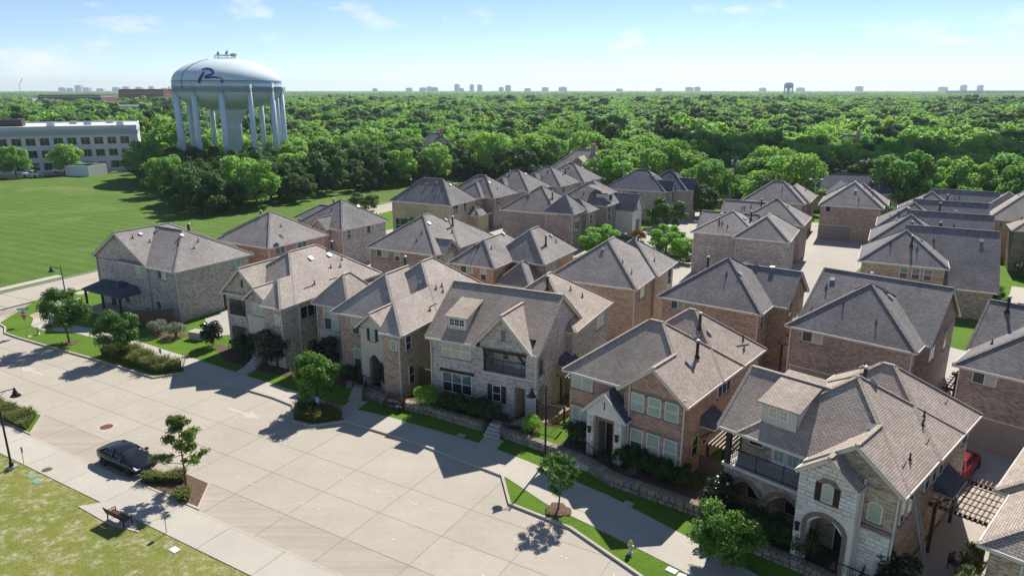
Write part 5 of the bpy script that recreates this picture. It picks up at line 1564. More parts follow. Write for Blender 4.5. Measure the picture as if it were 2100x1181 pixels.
# ------------------------------------------------------------------ woods
FV = []
specs = [(4.4, 4.6, 1.6, 5200, .44, 'leaf_forest'), (4.0, 4.9, 1.5, 5000, .42, 'leaf_forest'), (5.0, 4.2, 1.8, 5600, .46, 'leaf_forest'), (3.6, 4.2, 1.2, 4400, .4, 'leaf_bright'),
         (4.6, 4.9, .4, 5600, .44, 'leaf_dark'), (4.1, 4.6, .3, 5200, .42, 'leaf_dark'), (4.8, 5.0, 1.6, 5600, .44, 'leaf_forest'), (3.4, 4.0, 1.2, 4200, .4, 'leaf_lime')]
for k, (r_, h_, t_, n_, l_, m_) in enumerate(specs):
    FV.append(make_variant(500 + 10 * k, r_, h_, t_, n_, l_, m_, 34, .22, .16, .17, .36))

# single trees in and around the neighbourhood
GN = 'garden and street trees among the back rows'
def ntree(label, v, loc, s, rz=0.0, name='garden_tree'):
    plant(name, label, 'tree', FV[v], (loc[0], loc[1], .12), rz, s, GN)
ntree('large round dark tree on the inner street beside the grey gabled house', 4, (29.0, 131.0), (.82, .82, .72))
ntree('second large dark tree on the inner street, farther right', 5, (38.6, 143.5), (.95, .95, .85))
ntree('round dark tree on the field edge left of the tan house', 4, (-31.5, 150.5), (.78, .78, .5))
ntree('bright green tree right of the blank brown brick wall', 3, (13.6, 108.2), (.85, .85, .58))
ntree('bright green tree left of the pair between hip roof and grey house', 3, (24.6, 110.5), (.82, .82, .52), 1.1)
ntree('bright green tree right of the pair beside the long grey house', 3, (25.6, 104.5), (.62, .62, .52), 2.1)
ntree('dark tree top showing in front of the tan brick house', 5, (-17.6, 120.5), (.48, .48, .5))
ntree('small bright tree top showing behind the orange brick house', 3, (0.6, 104.0), (.45, .45, .42))
ntree('bright tree right of the farthest row house', 3, (22.8, 159.0), (.5, .5, .5))
ntree('green tree in the gap beside the last right hand houses', 3, (67.5, 124.5), (.6, .6, .6), .6)

FOREST = [(-113, 214), (-97, 190), (-72, 154), (-61.5, 141), (-55, 150), (-51, 163), (-45, 177), (-34, 186), (-26, 193), (-18, 199), (-12, 215), (0, 214), (-2, 203), (6, 190), (24, 182), (30, 176), (40, 163), (46, 158), (54, 146), (64, 149), (82, 148), (88, 134), (100, 128), (150, 128),
          (900, 640), (1500, 1500), (-1500, 1500), (-1000, 640), (-420, 330), (-205, 292), (-140, 285), (-116, 252)]
HOLES = [(-31, 236, 10), (-27, 226, 6), (6, 238, 9), (4, 228, 6), (14, 187, 7), (120, 252, 9), (70, 146, 7), (-92, 219, 7), (-14, 250, 0.1), (-25, 252, 9), (10, 252, 7), (18, 199, 12), (72, 154, 11), (122, 262, 7), (204, 390, 8), (28, 482, 8), (-80, 332, 8), (52, 172, 7)]
TOWER_XY = (-86.5, 224.0)
def forest_points():
    r = random.Random(77)
    pts = []
    grid = {}
    def free(x, y, d):
        gx, gy = int(x // 7), int(y // 7)
        for i in (-1, 0, 1):
            for j in (-1, 0, 1):
                for (a, b) in grid.get((gx + i, gy + j), ()):
                    if (a - x) ** 2 + (b - y) ** 2 < d * d: return False
        return True
    for _ in range(60000):
        ang = R(r.uniform(-44, 44)); rad = math.sqrt(r.uniform(120 ** 2, 620 ** 2))
        x, y = rad * math.sin(ang), rad * math.cos(ang)
        if abs(x) > y * .80 + 18: continue
        if not inside((x, y), FOREST): continue
        if any((x - a) ** 2 + (y - b) ** 2 < c * c for a, b, c in HOLES): continue
        dt = math.hypot(x - TOWER_XY[0], y - TOWER_XY[1])
        if dt < 15.5: continue
        if x < -0.42 * y and 425 < y < 700 and r.random() < (.97 if y < 615 else .5): continue
        if not free(x, y, 5.6 if rad < 235 and x < 0 else 6.8): continue
        grid.setdefault((int(x // 7), int(y // 7)), []).append((x, y))
        pts.append((x, y))
    return pts
FP = forest_points()
FP.sort(key=lambda p: math.hypot(p[0], p[1]))
rf = random.Random(3)
def pick(x, y):
    # mixed wood: evergreen oaks fill the thicket by the field
    if x < -8 and y < 232 and x > -125:
        v = rf.choice((4, 5, 4, 5, 4, 5, 0))
    else:
        v = rf.choice((0, 1, 2, 6, 0, 1, 2, 6, 3, 4, 5, 7, 3))
    return v
# taller trees behind the white office
BACK = []
for _ in range(420):
    x, y = rf.uniform(-330, -112), rf.uniform(292, 420)
    if abs(x) > y * .8 + 20: continue
    BACK.append((x, y))
near_n = 300
TONE = ['mid green leafy', 'mid green leafy', 'broad mid green', 'bright green', 'dark evergreen', 'dark evergreen', 'tall mid green', 'yellow green']
def place_of(x, y):
    zc = y * math.cos(R(15.587)) + 25 * math.sin(R(15.587))
    px = 1050 + 1450 * x / zc
    spots = [(300, 'left of the water tower by the white office'), (400, 'below the left legs of the water tower'), (500, 'below the middle of the water tower'), (600, 'below the right legs of the water tower'), (700, 'right of the water tower along the field'),
             (800, 'along the field left of the tan brick house'), (900, 'behind the tan brick house'), (1000, 'behind the first of the row of four houses'), (1100, 'behind the middle of the row of four houses'), (1200, 'behind the farthest house of the row of four'),
             (1300, 'behind the grey house with pointed gables'), (1400, 'around the utility pole with transformers'), (1500, 'behind the long grey house by the alley'), (1600, 'behind the houses along the alley'), (1700, 'behind the last house of the alley'), (1800, 'behind the garage house closing the alley'),
             (1900, 'behind the right hand column of houses'), (2000, 'right of the right hand column of houses'), (2100, 'at the right edge behind the orange brick house')]
    return next((s_ for p_, s_ in spots if px < p_), 'beyond the right edge of the houses')
for k, (x, y) in enumerate(FP[:near_n]):
    v = pick(x, y)
    s = rf.uniform(.95, 1.3) if (x < -8 and y < 240) else rf.choice((rf.uniform(.75, 1.1), rf.uniform(1.0, 1.4), rf.uniform(1.3, 1.7)))
    dist = math.hypot(x, y)
    rank = 'front rank' if dist < 185 else 'second rank' if dist < 215 else 'third rank' if dist < 245 else 'back rank'
    pl = place_of(x, y)
    o = thing('forest_tree', '%s tree, %s, %s' % (TONE[v], rank, pl), 'tree', (x, y, -0.02), rf.uniform(0, 6.28), 'trees of the wood ' + pl)
    o.scale = (s, s, (s if s < 1.2 else 1.2 + (s - 1.2) * .3) * rf.uniform(.85, 1.08))
    put('crown', FV[v][0], o)
    put('trunk', FV[v][1], o)

# the rest of the wood reads as one mass: instanced on points
src = bpy.data.collections.new('wood_sources')
LOWV = []
NLOW = 12
for k in range(NLOW):
    m_ = ('leaf_forest', 'leaf_forest', 'leaf_blue', 'leaf_bright', 'leaf_dark', 'leaf_forest', 'leaf_lime', 'leaf_forest', 'leaf_blue', 'leaf_dark', 'leaf_forest', 'leaf_bright')[k]
    r_, h_ = ((4.4, 4.4), (5.4, 3.6), (3.4, 5.4), (4.0, 4.0), (4.8, 5.2), (6.0, 4.0))[k % 6]
    bl = crown_blobs(700 + k, r_, h_, 1.4 + h_ * .8, (14, 22, 12, 18, 26, 20)[k % 6], .18 + .02 * (k % 4), .36 + .03 * (k % 3))
    P, N, t = crown_points(701 + k, bl, 1700, .14)
    o = bpy.data.objects.new('wood_crown_%02d' % k, leaves_mesh('wood_crown', P, N, np.random.default_rng(k).uniform(.5, 1.0, len(P)), M[m_], k, t))
    src.objects.link(o)
# patches of many crowns for the far distance
srcp = bpy.data.collections.new('wood_patch_sources')
for k in range(7):
    g_ = random.Random(900 + k); bl = []
    for _ in range(40 + 8 * k):
        x, y = g_.gauss(0, 17), g_.gauss(0, 17); s = g_.uniform(.7, 1.35)
        for j in range(4):
            bl.append((x + g_.uniform(-2, 2), y + g_.uniform(-2, 2), 6.2 * s + g_.uniform(-1.5, 1.5), g_.uniform(2.2, 3.4)))
    P, N, t = crown_points(901 + k, bl, 7000, .08, 1.0, .3, .95)
    srcp.objects.link(bpy.data.objects.new('wood_patch_%d' % k, leaves_mesh('wood_patch', P, N, np.random.default_rng(k).uniform(1.6, 2.8, len(P)), M[('leaf_forest', 'leaf_blue', 'leaf_forest', 'leaf_bright', 'leaf_dark', 'leaf_forest', 'leaf_blue')[k]], k, t)))

def instancer(name, label, pts, rots, scls, coll, n):
    me = bpy.data.meshes.new(name)
    me.vertices.add(len(pts))
    me.vertices.foreach_set('co', np.array(pts, dtype=np.float32).ravel())
    for nm, ty, val in (('rot', 'FLOAT_VECTOR', np.array([(0, 0, a) for a in rots], dtype=np.float32).ravel()), ('scl', 'FLOAT_VECTOR', np.array(scls, dtype=np.float32).ravel())):
        a = me.attributes.new(nm, ty, 'POINT'); a.data.foreach_set('vector', val)
    a = me.attributes.new('pick', 'INT', 'POINT'); a.data.foreach_set('value', np.random.default_rng(5).integers(0, n, len(pts)).astype(np.int32))
    o = tag(put(name, me), label, 'wood', None, 'stuff')
    nt = bpy.data.node_groups.new(name, 'GeometryNodeTree')
    nt.interface.new_socket('Geometry', in_out='INPUT', socket_type='NodeSocketGeometry')
    nt.interface.new_socket('Geometry', in_out='OUTPUT', socket_type='NodeSocketGeometry')
    N_, L_ = nt.nodes, nt.links
    gi, go = N_.new('NodeGroupInput'), N_.new('NodeGroupOutput')
    ci = N_.new('GeometryNodeCollectionInfo'); ci.inputs['Collection'].default_value = coll; ci.inputs['Separate Children'].default_value = True; ci.inputs['Reset Children'].default_value = True
    ip = N_.new('GeometryNodeInstanceOnPoints'); ip.inputs['Pick Instance'].default_value = True
    for nm, ty, sock in (('rot', 'FLOAT_VECTOR', 'Rotation'), ('scl', 'FLOAT_VECTOR', 'Scale'), ('pick', 'INT', 'Instance Index')):
        na = N_.new('GeometryNodeInputNamedAttribute'); na.data_type = ty; na.inputs['Name'].default_value = nm
        L_.new(na.outputs['Attribute'], ip.inputs[sock])
    L_.new(gi.outputs[0], ip.inputs['Points']); L_.new(ci.outputs[0], ip.inputs['Instance']); L_.new(ip.outputs[0], go.inputs[0])
    md = o.modifiers.new('instances', 'NODES'); md.node_group = nt
    return o
fp, fr_, fs = [], [], []
for x, y in FP[near_n:]:
    s = rf.choice((rf.uniform(.7, 1.1), rf.uniform(1.1, 1.6), rf.uniform(1.4, 2.0))); fp.append((x, y, 0)); fr_.append(rf.uniform(0, 6.28)); fs.append((s, s, (.6 + s * .42) * rf.uniform(.85, 1.12)))
# between 600 m and 1.2 km, sparser sampling of single crowns
r = random.Random(21)
for _ in range(4600):
    ang = R(r.uniform(-42, 42)); rad = math.sqrt(r.uniform(610 ** 2, 1150 ** 2))
    x, y = rad * math.sin(ang), rad * math.cos(ang)
    if x < -0.36 * y and y < 900 and r.random() < .6: continue
    s = r.uniform(1.3, 2.3); fp.append((x, y, 0)); fr_.append(r.uniform(0, 6.28)); fs.append((s, s, s * r.uniform(.6, .85)))
for x, y in BACK:
    s = rf.uniform(1.25, 1.6); fp.append((x, y, 0)); fr_.append(rf.uniform(0, 6.28)); fs.append((s, s, s * rf.uniform(.9, 1.1)))
instancer('distant_wood', 'broad green wood stretching from the houses towards the horizon', fp, fr_, fs, src, NLOW)
fp, fr_, fs = [], [], []
for _ in range(7500):
    ang = R(r.uniform(-42, 42)); rad = 600 * (9000 / 600) ** (r.random() ** .9)
    if rad < 640: continue
    x, y = rad * math.sin(ang), rad * math.cos(ang)
    if x < -0.36 * y and rad < 1150: continue
    k = max(1.0, rad / 2200)
    fp.append((x, y, 0)); fr_.append(r.uniform(0, 6.28)); fs.append((k, k, r.uniform(.85, 1.25) * (1.0 + .12 * (k - 1))))
instancer('far_wood', 'far green woodland merging into the blue horizon line', fp, fr_, fs, srcp, 7)

# ------------------------------------------------------------------ water tower
M['tower'] = plain('tower_paint', (0.60, 0.69, 0.74), 0.75, 0.05, 0.25)
M['tower_col'] = plain('tower_column_paint', (0.58, 0.68, 0.77), 0.6, 0.05, 0.2)
M['tower_blue'] = plain('tower_blue_paint', (0.035, 0.06, 0.22), 0.5, 0.1, 1.0)
M['tower_line'] = plain('tower_line_paint', (0.16, 0.26, 0.36), 0.5, 0.1, 1.0)
TX, TY = TOWER_XY
t = thing('water_tower', 'big pale blue water tower on twelve columns rising from the trees', 'water tower', (TX, TY, 0))
TR = 15.6; ZB, ZE, ZT = 24.9, 27.4, 34.3
def dome(a):                  # profile angle 0..90 from rim to top
    return TR * math.cos(a), ZE + (ZT - ZE) * math.sin(a)
tb = MB()
prof = [(3.4, 19.0)] + [(TR * math.cos(R(a)), 25.2 - 6.0 * math.sin(R(a))) for a in range(75, -1, -7)] + [(TR, 25.2), (TR, ZE)] + [dome(R(a)) for a in range(4, 90, 5)] + [(0.0, ZT)]
tb.lathe(prof, 72)
tank = tb.build('tank', M['tower'], t, True)
rb = MB(); rb.lathe([(TR + .05, ZB - .15), (TR + 1.0, ZB - .15), (TR + 1.0, ZB + .1), (TR + .05, ZB + .1)], 72); rb.build('catwalk', M['tower_line'], tank)
rl = MB()
for zz in (.55, 1.1): rl.lathe([(TR + .95, ZB + zz), (TR + 1.0, ZB + zz), (TR + 1.0, ZB + zz + .05), (TR + .95, ZB + zz + .05)], 72)
for k in range(72):
    a = k * 2 * math.pi / 72; rl.box((TR + .97) * math.cos(a) - .03, (TR + .97) * math.sin(a) - .03, ZB + .1, (TR + .97) * math.cos(a) + .03, (TR + .97) * math.sin(a) + .03, ZB + 1.12)
rl.build('catwalk_railing', M['tower_line'], tank)
for z0, hgt in ((ZE - .25, .16), (ZE + .12, .3)):
    sb = MB(); sb.lathe([(TR + .02, z0), (TR + .06, z0), (TR + .06, z0 + hgt), (TR + .02, z0 + hgt)] if z0 < ZE else [(TR + .03, z0), (TR + .06, z0), (dome(R(2.8))[0] + .06, z0 + hgt), (dome(R(2.8))[0] + .03, z0 + hgt)], 72)
    sb.build('painted_band', M['tower_line'], tank)
pb = MB(); pb.lathe([(2.3, -0.5), (2.3, 13.6), (2.4, 13.7), (2.3, 13.9), (2.7, 15.2), (4.0, 18.0), (5.2, 19.6)], 32); pb.build('pedestal', M['tower'], t, True)
cdir = math.atan2(-TY, -TX)
colm = MB(); colm.tube([(0, 0, -.5), (0, 0, 26.7)], .8, 14); colm.lathe([(.8, 26.7), (.7, 27.0), (.4, 27.2), (0, 27.3)], 14)
colmesh = colm.mesh('column', M['tower_col'], True)
ang = [cdir + R(-8 + 30 * k) for k in range(12)]
for a in ang:
    put('column', colmesh, t, ((TR - .35) * math.cos(a), (TR - .35) * math.sin(a), 0))
for k in range(12):
    a, b = ang[k], ang[(k + 1) % 12]
    p = lambda q, z: Vector(((TR - .35) * math.cos(q), (TR - .35) * math.sin(q), z))
    rod = MB(); rod.tube([p(a, 2), p(b, 23)], .05, 5, False); rod.tube([p(b, 2), p(a, 23)], .05, 5, False); rod.build('brace_rod', M['tower'], t)
# painted letter R with a flourish, following the dome
def on_dome(az, h, off=.08):
    s = min(max((h - ZE) / (ZT - ZE), -1), 1)
    r_ = TR if h < ZE else TR * math.sqrt(1 - s * s)
    a = cdir + az
    return Vector(((r_ + off) * math.cos(a), (r_ + off) * math.sin(a), h + off * .4))
def stroke(pts, widths, nm):
    pts = [(az, ZE + (h_ - 27.5) * .86 if h_ > 27.5 else h_) for az, h_ in pts]
    """pts in photo-like units: az in degrees to the right, height in metres"""
    b = MB()
    P_ = []
    n = 6
    for i in range(len(pts) - 1):
        for k in range(n):
            f = k / n; P_.append((pts[i][0] + (pts[i + 1][0] - pts[i][0]) * f, pts[i][1] + (pts[i + 1][1] - pts[i][1]) * f, widths[i] + (widths[i + 1] - widths[i]) * f))
    P_.append((*pts[-1], widths[-1]))
    L_ = []
    for i, (az, hh, w) in enumerate(P_):
        q0, q1 = P_[max(i - 1, 0)], P_[min(i + 1, len(P_) - 1)]
        dx, dz = (q1[0] - q0[0]) * .29, q1[1] - q0[1]
        l = math.hypot(dx, dz) or 1
        nx, nz = -dz / l, dx / l
        L_.append((on_dome(R(az + nx * w / .29), hh + nz * w), on_dome(R(az - nx * w / .29), hh - nz * w)))
    for (a, b_), (c, d) in zip(L_[:-1], L_[1:]): b.poly([a, c, d, b_])
    return b.build(nm, M['tower_blue'], tank)
stroke([(-24.5, 30.6), (-25.6, 29.6), (-27.5, 28.4), (-29.2, 27.0)], [.3, .42, .48, .45], 'letter_stroke')
stroke([(-28.5, 31.3), (-24, 31.7), (-19.0, 31.5), (-15.0, 30.9), (-14.0, 30.2), (-16.0, 29.7), (-21.5, 29.2), (-22.5, 28.85), (-20.5, 28.7), (-14, 28.9), (-8.5, 28.75), (-4.2, 28.3)], [.24, .3, .34, .34, .34, .3, .28, .28, .28, .25, .2, .08], 'letter_stroke')
cs = [(-5.2 + 1.7 * math.cos(k * math.pi / 8), 27.55 + .5 * math.sin(k * math.pi / 8)) for k in range(17)]
stroke(cs, [.09] * 17, 'seal_ring'); stroke([(-6.2, 27.55), (-4.2, 27.55)], [.12, .12], 'seal_mark')
# ladder, hatch, antennas
lad = MB()
pts = [on_dome(R(-52), ZE - 2, .15), on_dome(R(-52), ZE, .15)] + [on_dome(R(-52), h_, .15) for h_ in (28.6, 29.9, 31.1, 32.2, 33.1, 33.8)]
lad.tube(pts, .09, 6, False); lad.build('ladder', M['tower_line'], tank)
an = MB()
an.lathe([(2.3, ZT - .15), (2.3, ZT + .05), (0, ZT + .1)], 20)
for k in range(20):
    a = k * math.pi / 10; an.box(3.0 * math.cos(a) - .03, 3.0 * math.sin(a) - .03, ZT - .3, 3.0 * math.cos(a) + .03, 3.0 * math.sin(a) + .03, ZT + .9)
an.lathe([(2.97, ZT + .85), (3.03, ZT + .85), (3.03, ZT + .92), (2.97, ZT + .92)], 20)
an.build('roof_platform', M['steel'], tank)
aa = MB()
for x, y, hh in ((-2.6, 1, 1.9), (-2.2, .4, 2.2), (-1.7, -.2, 1.8), (.6, .5, 2.6), (.3, .1, 2.0), (3.0, -.4, 1.2)):
    aa.tube([(x, y, ZT), (x, y, ZT + hh)], .05, 5); aa.box(x - .18, y - .1, ZT + hh * .5, x + .18, y + .1, ZT + hh * .9)
aa.lathe([(.2, ZT + .4), (.9, ZT + .7), (.9, ZT + 1.3), (.1, ZT + 1.5)], 12, (2.8, -.5, 0))
aa.build('antenna_cluster', M['steel'], tank)

# ------------------------------------------------------------------ white office block on the left
M['office'] = plain('office_panels', (0.62, 0.61, 0.62), 0.8, 0.05, 0.3)
M['office_trim'] = plain('office_cornice', (0.38, 0.40, 0.43), 0.8, 0.06, 0.4)
M['roof_mem'] = plain('roof_membrane', (0.58, 0.56, 0.52), 0.9, 0.12, 0.15)
def office(name, label, loc, ang, w, d, floors, fh, bay, win_w, win_h, mat, trim, cornice=1.4, group=None, x_from=0.0, gl='glass_dark', parapet=.8, base=.8):
    o = thing(name, label, 'building', (loc[0], loc[1], 0), R(ang), group)
    H_ = floors * fh + cornice
    wb = MB()
    wb.box(0, .25, 0, w, d, H_)
    wl_ = wb.build('wall', mat, o)
    # facade grid proud of the wall so that every window sits in a reveal
    n = int(w / bay)
    fb = MB()
    for k in range(n + 1):
        fb.box(k * bay - (bay - win_w) / 2, 0, 0, min(k * bay + (bay - win_w) / 2, w), .248, H_ - cornice)
    for f in range(floors + 1):
        z0 = f * fh - (fh - win_h) / 2 if f else 0
        fb.box(0, -.03, max(z0, 0), w, .246, min(f * fh + (fh - win_h) / 2, H_ - cornice) if f else base)
    fb.build('facade_panels', mat, o)
    cb = MB(); cb.box(-.2, -.25, H_ - cornice, w + .2, d + .2, H_ - cornice * .45); cb.build('cornice', trim, o)
    pb_ = MB()
    for q in ((-.1, -.1, w + .1, .2), (-.1, d - .2, w + .1, d + .1), (-.1, .2, .2, d - .2), (w - .2, .2, w + .1, d - .2)): pb_.box(q[0], q[1], H_ - .6, q[2], q[3], H_ + parapet - .4)
    pb_.build('parapet', mat, o)
    rb_ = MB(); rb_.box(.2, .3, H_ - .2, w - .2, d - .3, H_ - .05); rb_.build('roof', M['roof_mem'], o)
    for f in range(floors):
        for k in range(n):
            x = k * bay + (bay - win_w) / 2
            if x < x_from: continue
            gb = MB(); gb.box(x, .15, f * fh + (fh - win_h) / 2 + (base if f == 0 else 0) * 0, x + win_w, .2, f * fh + (fh + win_h) / 2)
            wo_ = gb.build('window', M[gl], o)
            mb_ = MB(); mb_.box(x + win_w / 2 - .04, .1, f * fh + (fh - win_h) / 2, x + win_w / 2 + .04, .149, f * fh + (fh + win_h) / 2); mb_.build('mullion', trim, wo_)
    return o
offc = office('office_building', 'white three storey office block with dark square windows at the left edge', (-191.3, 203.7), 26, 76, 40, 3, 3.8, 3.7, 2.5, 2.2, M['office'], M['office_trim'], 2.4, x_from=20)
b = MB(); b.box(22, 14, 13.7, 36, 24, 15.6); b.build('roof_plant_room', M['brick_pale'], offc)
b = MB(); b.box(36.5, 13, 13.7, 43, 20, 16.0); b.build('roof_screen', M['pipe'], offc)
for x, y in ((50, 10), (60, 16), (70, 8), (55, 25), (66, 28)):
    b = MB(); b.box(x, y, 13.6, x + 2.2, y + 1.6, 14.7); b.box(x + .3, y + .3, 14.7, x + 1.9, y + 1.3, 14.95); b.build('rooftop_unit', M['steel'], offc)
# block-walled enclosure with green lids
e = thing('block_enclosure', 'pale concrete block enclosure with green equipment on the field edge', 'enclosure', (-135.5, 216.0, .1), R(-16))
b = MB(); b.box(0, 0, 0, 8.8, .3, 3.1); b.box(0, .3, 0, .3, 7, 3.1); b.box(8.5, .3, 0, 8.8, 7, 3.1); b.box(.3, 6.7, 0, 8.5, 7, 3.1); b.build('wall', M['office'], e)
b = MB(); b.box(2.4, 1.2, 0, 5.8, 4.2, 3.4); b.box(2.2, 1.0, 3.4, 6.0, 4.4, 3.55); b.build('equipment', plain('green_paint', (0.05, .22, .14), .6), e)
for x, y, s, nm in ((-147, 211, 1.0, 'broad dark tree at the left edge in front of the white office'), (-136.5, 219.5, .95, 'tree with visible trunk in front of the white office windows')):
    plant('parking_tree', nm, 'tree', FV[0 if s == 1 else 2], (x, y, 0), s * 3, (1.0 * s, 1.0 * s, 1.02), 'trees in front of the white office')

# ------------------------------------------------------------------ distant town
def tower_block(label, px, dist, w, h, d=None, col='far_grey', setback=True):
    x = (px - 1050) / 1450 * dist * .963
    o = thing('tower_block', label, 'building', (x, dist, 0), R(rnd.uniform(-20, 20)), 'buildings on the skyline')
    d = d or w * .8
    b = MB(); b.box(-w / 2, 0, 0, w / 2, d, h); b.build('wall', M[col], o)
    b = MB(); b.box(-w * .3, d * .2, h, w * .25, d * .7, h + max(3, h * .06)); b.build('roof_plant_room', M[col], o)
    for k in range(int(h / 9)):
        b = MB(); b.box(-w / 2 + .5, -.6, 4 + k * 9, w / 2 - .5, -.02, 8.5 + k * 9); b.build('window_band', M['far_glass'], o)
    if setback:
        b = MB(); b.box(-w * .75, -3, 0, w * .75, d + 3, h * .22); b.build('podium', M[col], o)
M['far_grey'] = plain('far_grey_cladding', (.45, .47, .50), .8, .08, .02)
M['far_white'] = plain('far_white_cladding', (.68, .68, .68), .8, .06, .02)
M['far_blue'] = plain('far_blue_glass', (.16, .24, .33), .4, .1, .02)
M['far_brick'] = plain('far_brick', (.22, .105, .085), .9, .12, .05)
M['far_glass'] = glass('far_window_glass', (.08, .11, .14), .2)
sk = [(127, 46, 'far_white'), (143, 40, 'far_grey'), (160, 62, 'far_white'), (176, 44, 'far_grey'), (205, 38, 'far_white'), (236, 48, 'far_white'), (257, 52, 'far_grey'), (283, 50, 'far_grey'), (310, 54, 'far_grey'), (338, 42, 'far_white'),
      (868, 44, 'far_grey'), (880, 52, 'far_white'), (893, 46, 'far_blue'), (936, 76, 'far_blue'), (947, 40, 'far_grey'), (968, 74, 'far_grey'), (984, 72, 'far_blue'), (1027, 48, 'far_grey'), (1042, 62, 'far_blue'), (1082, 40, 'far_grey'), (1117, 46, 'far_grey'), (1155, 50, 'far_white'),
      (768, 38, 'far_grey'), (838, 42, 'far_grey'), (1270, 36, 'far_white'), (1350, 40, 'far_grey'), (1415, 48, 'far_white'), (1432, 50, 'far_grey'), (1565, 42, 'far_white'), (1642, 44, 'far_white'), (1765, 54, 'far_grey'), (1935, 50, 'far_white'), (1978, 64, 'far_grey'), (2012, 62, 'far_blue')]
for k, (px, h_, m_) in enumerate(sk):
    side = 'left of the water tower' if px < 350 else 'in the middle of the horizon' if px < 1200 else 'right of the middle horizon'
    tone = {'far_white': 'pale', 'far_grey': 'grey', 'far_blue': 'blue glass'}[m_]
    nth = sum(1 for q in sk[:k] if (q[0] < 350) == (px < 350) and (350 <= q[0] < 1200) == (350 <= px < 1200)) + 1
    word = ['first', 'second', 'third', 'fourth', 'fifth', 'sixth', 'seventh', 'eighth', 'ninth', 'tenth', 'eleventh', 'twelfth', 'thirteenth', 'fourteenth', 'fifteenth']
    tower_block('%s block on the skyline %s, %s in its list' % (tone, side, word[min(nth - 1, 14)]), px, 6200 if h_ < 70 else 7000, rnd.uniform(34, 52) * (1.3 if m_ == 'far_white' else 1.0), h_ * 1.05, 40, m_)
GB = 'low commercial buildings beyond the white office'
office('brick_office', 'long dark red brick office far behind the white office', (-528, 985), -4, 62, 30, 6, 4.0, 5.0, 3.4, 1.7, M['far_brick'], M['far_brick'], 2.5, GB)
office('brick_office', 'flat brown warehouse left of the far red brick office', (-585, 905), 2, 75, 40, 4, 4.3, 8.0, 5.0, 1.5, M['far_brick'], M['far_grey'], 2.2, GB)
office('warehouse', 'low grey warehouse at the far left under the skyline', (-700, 930), 0, 90, 60, 2, 6.0, 10.0, 6.0, 2.0, M['far_grey'], M['far_white'], 3, GB)
office('warehouse', 'pale flat roofed hall behind the trees left of the tower', (-384, 640), -4, 62, 30, 2, 5.0, 9.0, 6.0, 2.0, M['office'], M['far_white'], 2, GB)
office('white_building', 'white building with small windows right of the water tower', (-298, 870), -5, 46, 20, 3, 4.2, 5.0, 2.4, 1.6, M['office'], M['office'], 2.5, GB)
office('long_hall', 'long low hall on the rise at the right horizon', (1800, 3000), -8, 420, 60, 2, 9.0, 30, 20, 5, M['far_grey'], M['far_white'], 6, GB)
# second, far water tower
fx, fy = (1617 - 1050) / 1450 * 2300 * .963, 2300
t = thing('far_water_tower', 'small distant water tower on legs above the right horizon', 'water tower', (fx, fy, 0))
b = MB(); b.lathe([(2, 31), (11, 33), (14, 37), (14, 43), (12, 47), (6, 49.5), (0, 50)], 24); b.build('tank', M['far_grey'], t, True)
for k in range(8):
    a = k * math.pi / 4 + .2; b = MB(); b.tube([(13 * math.cos(a), 13 * math.sin(a), -1), (13 * math.cos(a), 13 * math.sin(a), 38)], 1.1, 8); b.build('column', M['far_grey'], t)
b = MB(); b.tube([(0, 0, -1), (0, 0, 32)], 2.0, 10); b.build('pedestal', M['far_grey'], t)
# crane on the far left
t = thing('crane', 'tiny construction crane on the left horizon', 'crane', (-3350, 5000, 0)); b = MB(); b.bar((0, 0, 0), (0, 0, 60), 3, 3); b.build('mast', M['far_grey'], t); b = MB(); b.bar((0, 0, 58), (30, 0, 105), 3, 3); b.build('jib', M['far_grey'], t)

# ------------------------------------------------------------------ vans on the office lot
M['van'] = plain('white_car_paint', (.72, .72, .72), .3, .03, 1.0, 0, .5)
M['tyre'] = plain('tyre_rubber', (.02, .02, .02), .85, .2, 6)
M['rim'] = plain('wheel_rim', (.30, .30, .31), .35, .1, 4, .7)
def wheels(o, xs, ys, r_=.34, w=.22):
    tm = MB(); tm.lathe([(r_ * .62, -w / 2), (r_ * .95, -w / 2), (r_, -w * .3), (r_, w * .3), (r_ * .95, w / 2), (r_ * .62, w / 2)], 18)
    tmesh = tm.mesh('tyre', M['tyre'], True)
    rm = MB(); rm.lathe([(r_ * .6, -w * .35), (r_ * .25, -w * .45), (r_ * .12, -w * .3), (0, -w * .3)], 18); rm.lathe([(r_ * .62, w * .48), (r_ * .5, w * .38), (r_ * .2, w * .44), (0, w * .45)], 18)
    for k in range(5):
        a = k * 1.2566; rm.bar((r_ * .15 * math.cos(a), r_ * .15 * math.sin(a), w * .42), (r_ * .58 * math.cos(a), r_ * .58 * math.sin(a), w * .44), .05, .03)
    rmesh = rm.mesh('rim', M['rim'])
    for x in xs:
        for y in ys:
            wo_ = put('wheel', tmesh, o, (x, y, r_), (R(90) if y < 0 else R(-90), 0, 0))
            put('rim', rmesh, wo_)
def loft(stations, closed_ends=True):
    b = MB(); n = len(stations[0]); i0 = 0
    for st in stations: b.v += [tuple(p) for p in st]
    for k in range(len(stations) - 1):
        for j in range(n - 1):
            b.f.append((k * n + j, k * n + j + 1, (k + 1) * n + j + 1, (k + 1) * n + j))
    if closed_ends:
        b.f.append(tuple(range(n))[::-1]); b.f.append(tuple((len(stations) - 1) * n + j for j in range(n)))
    return b
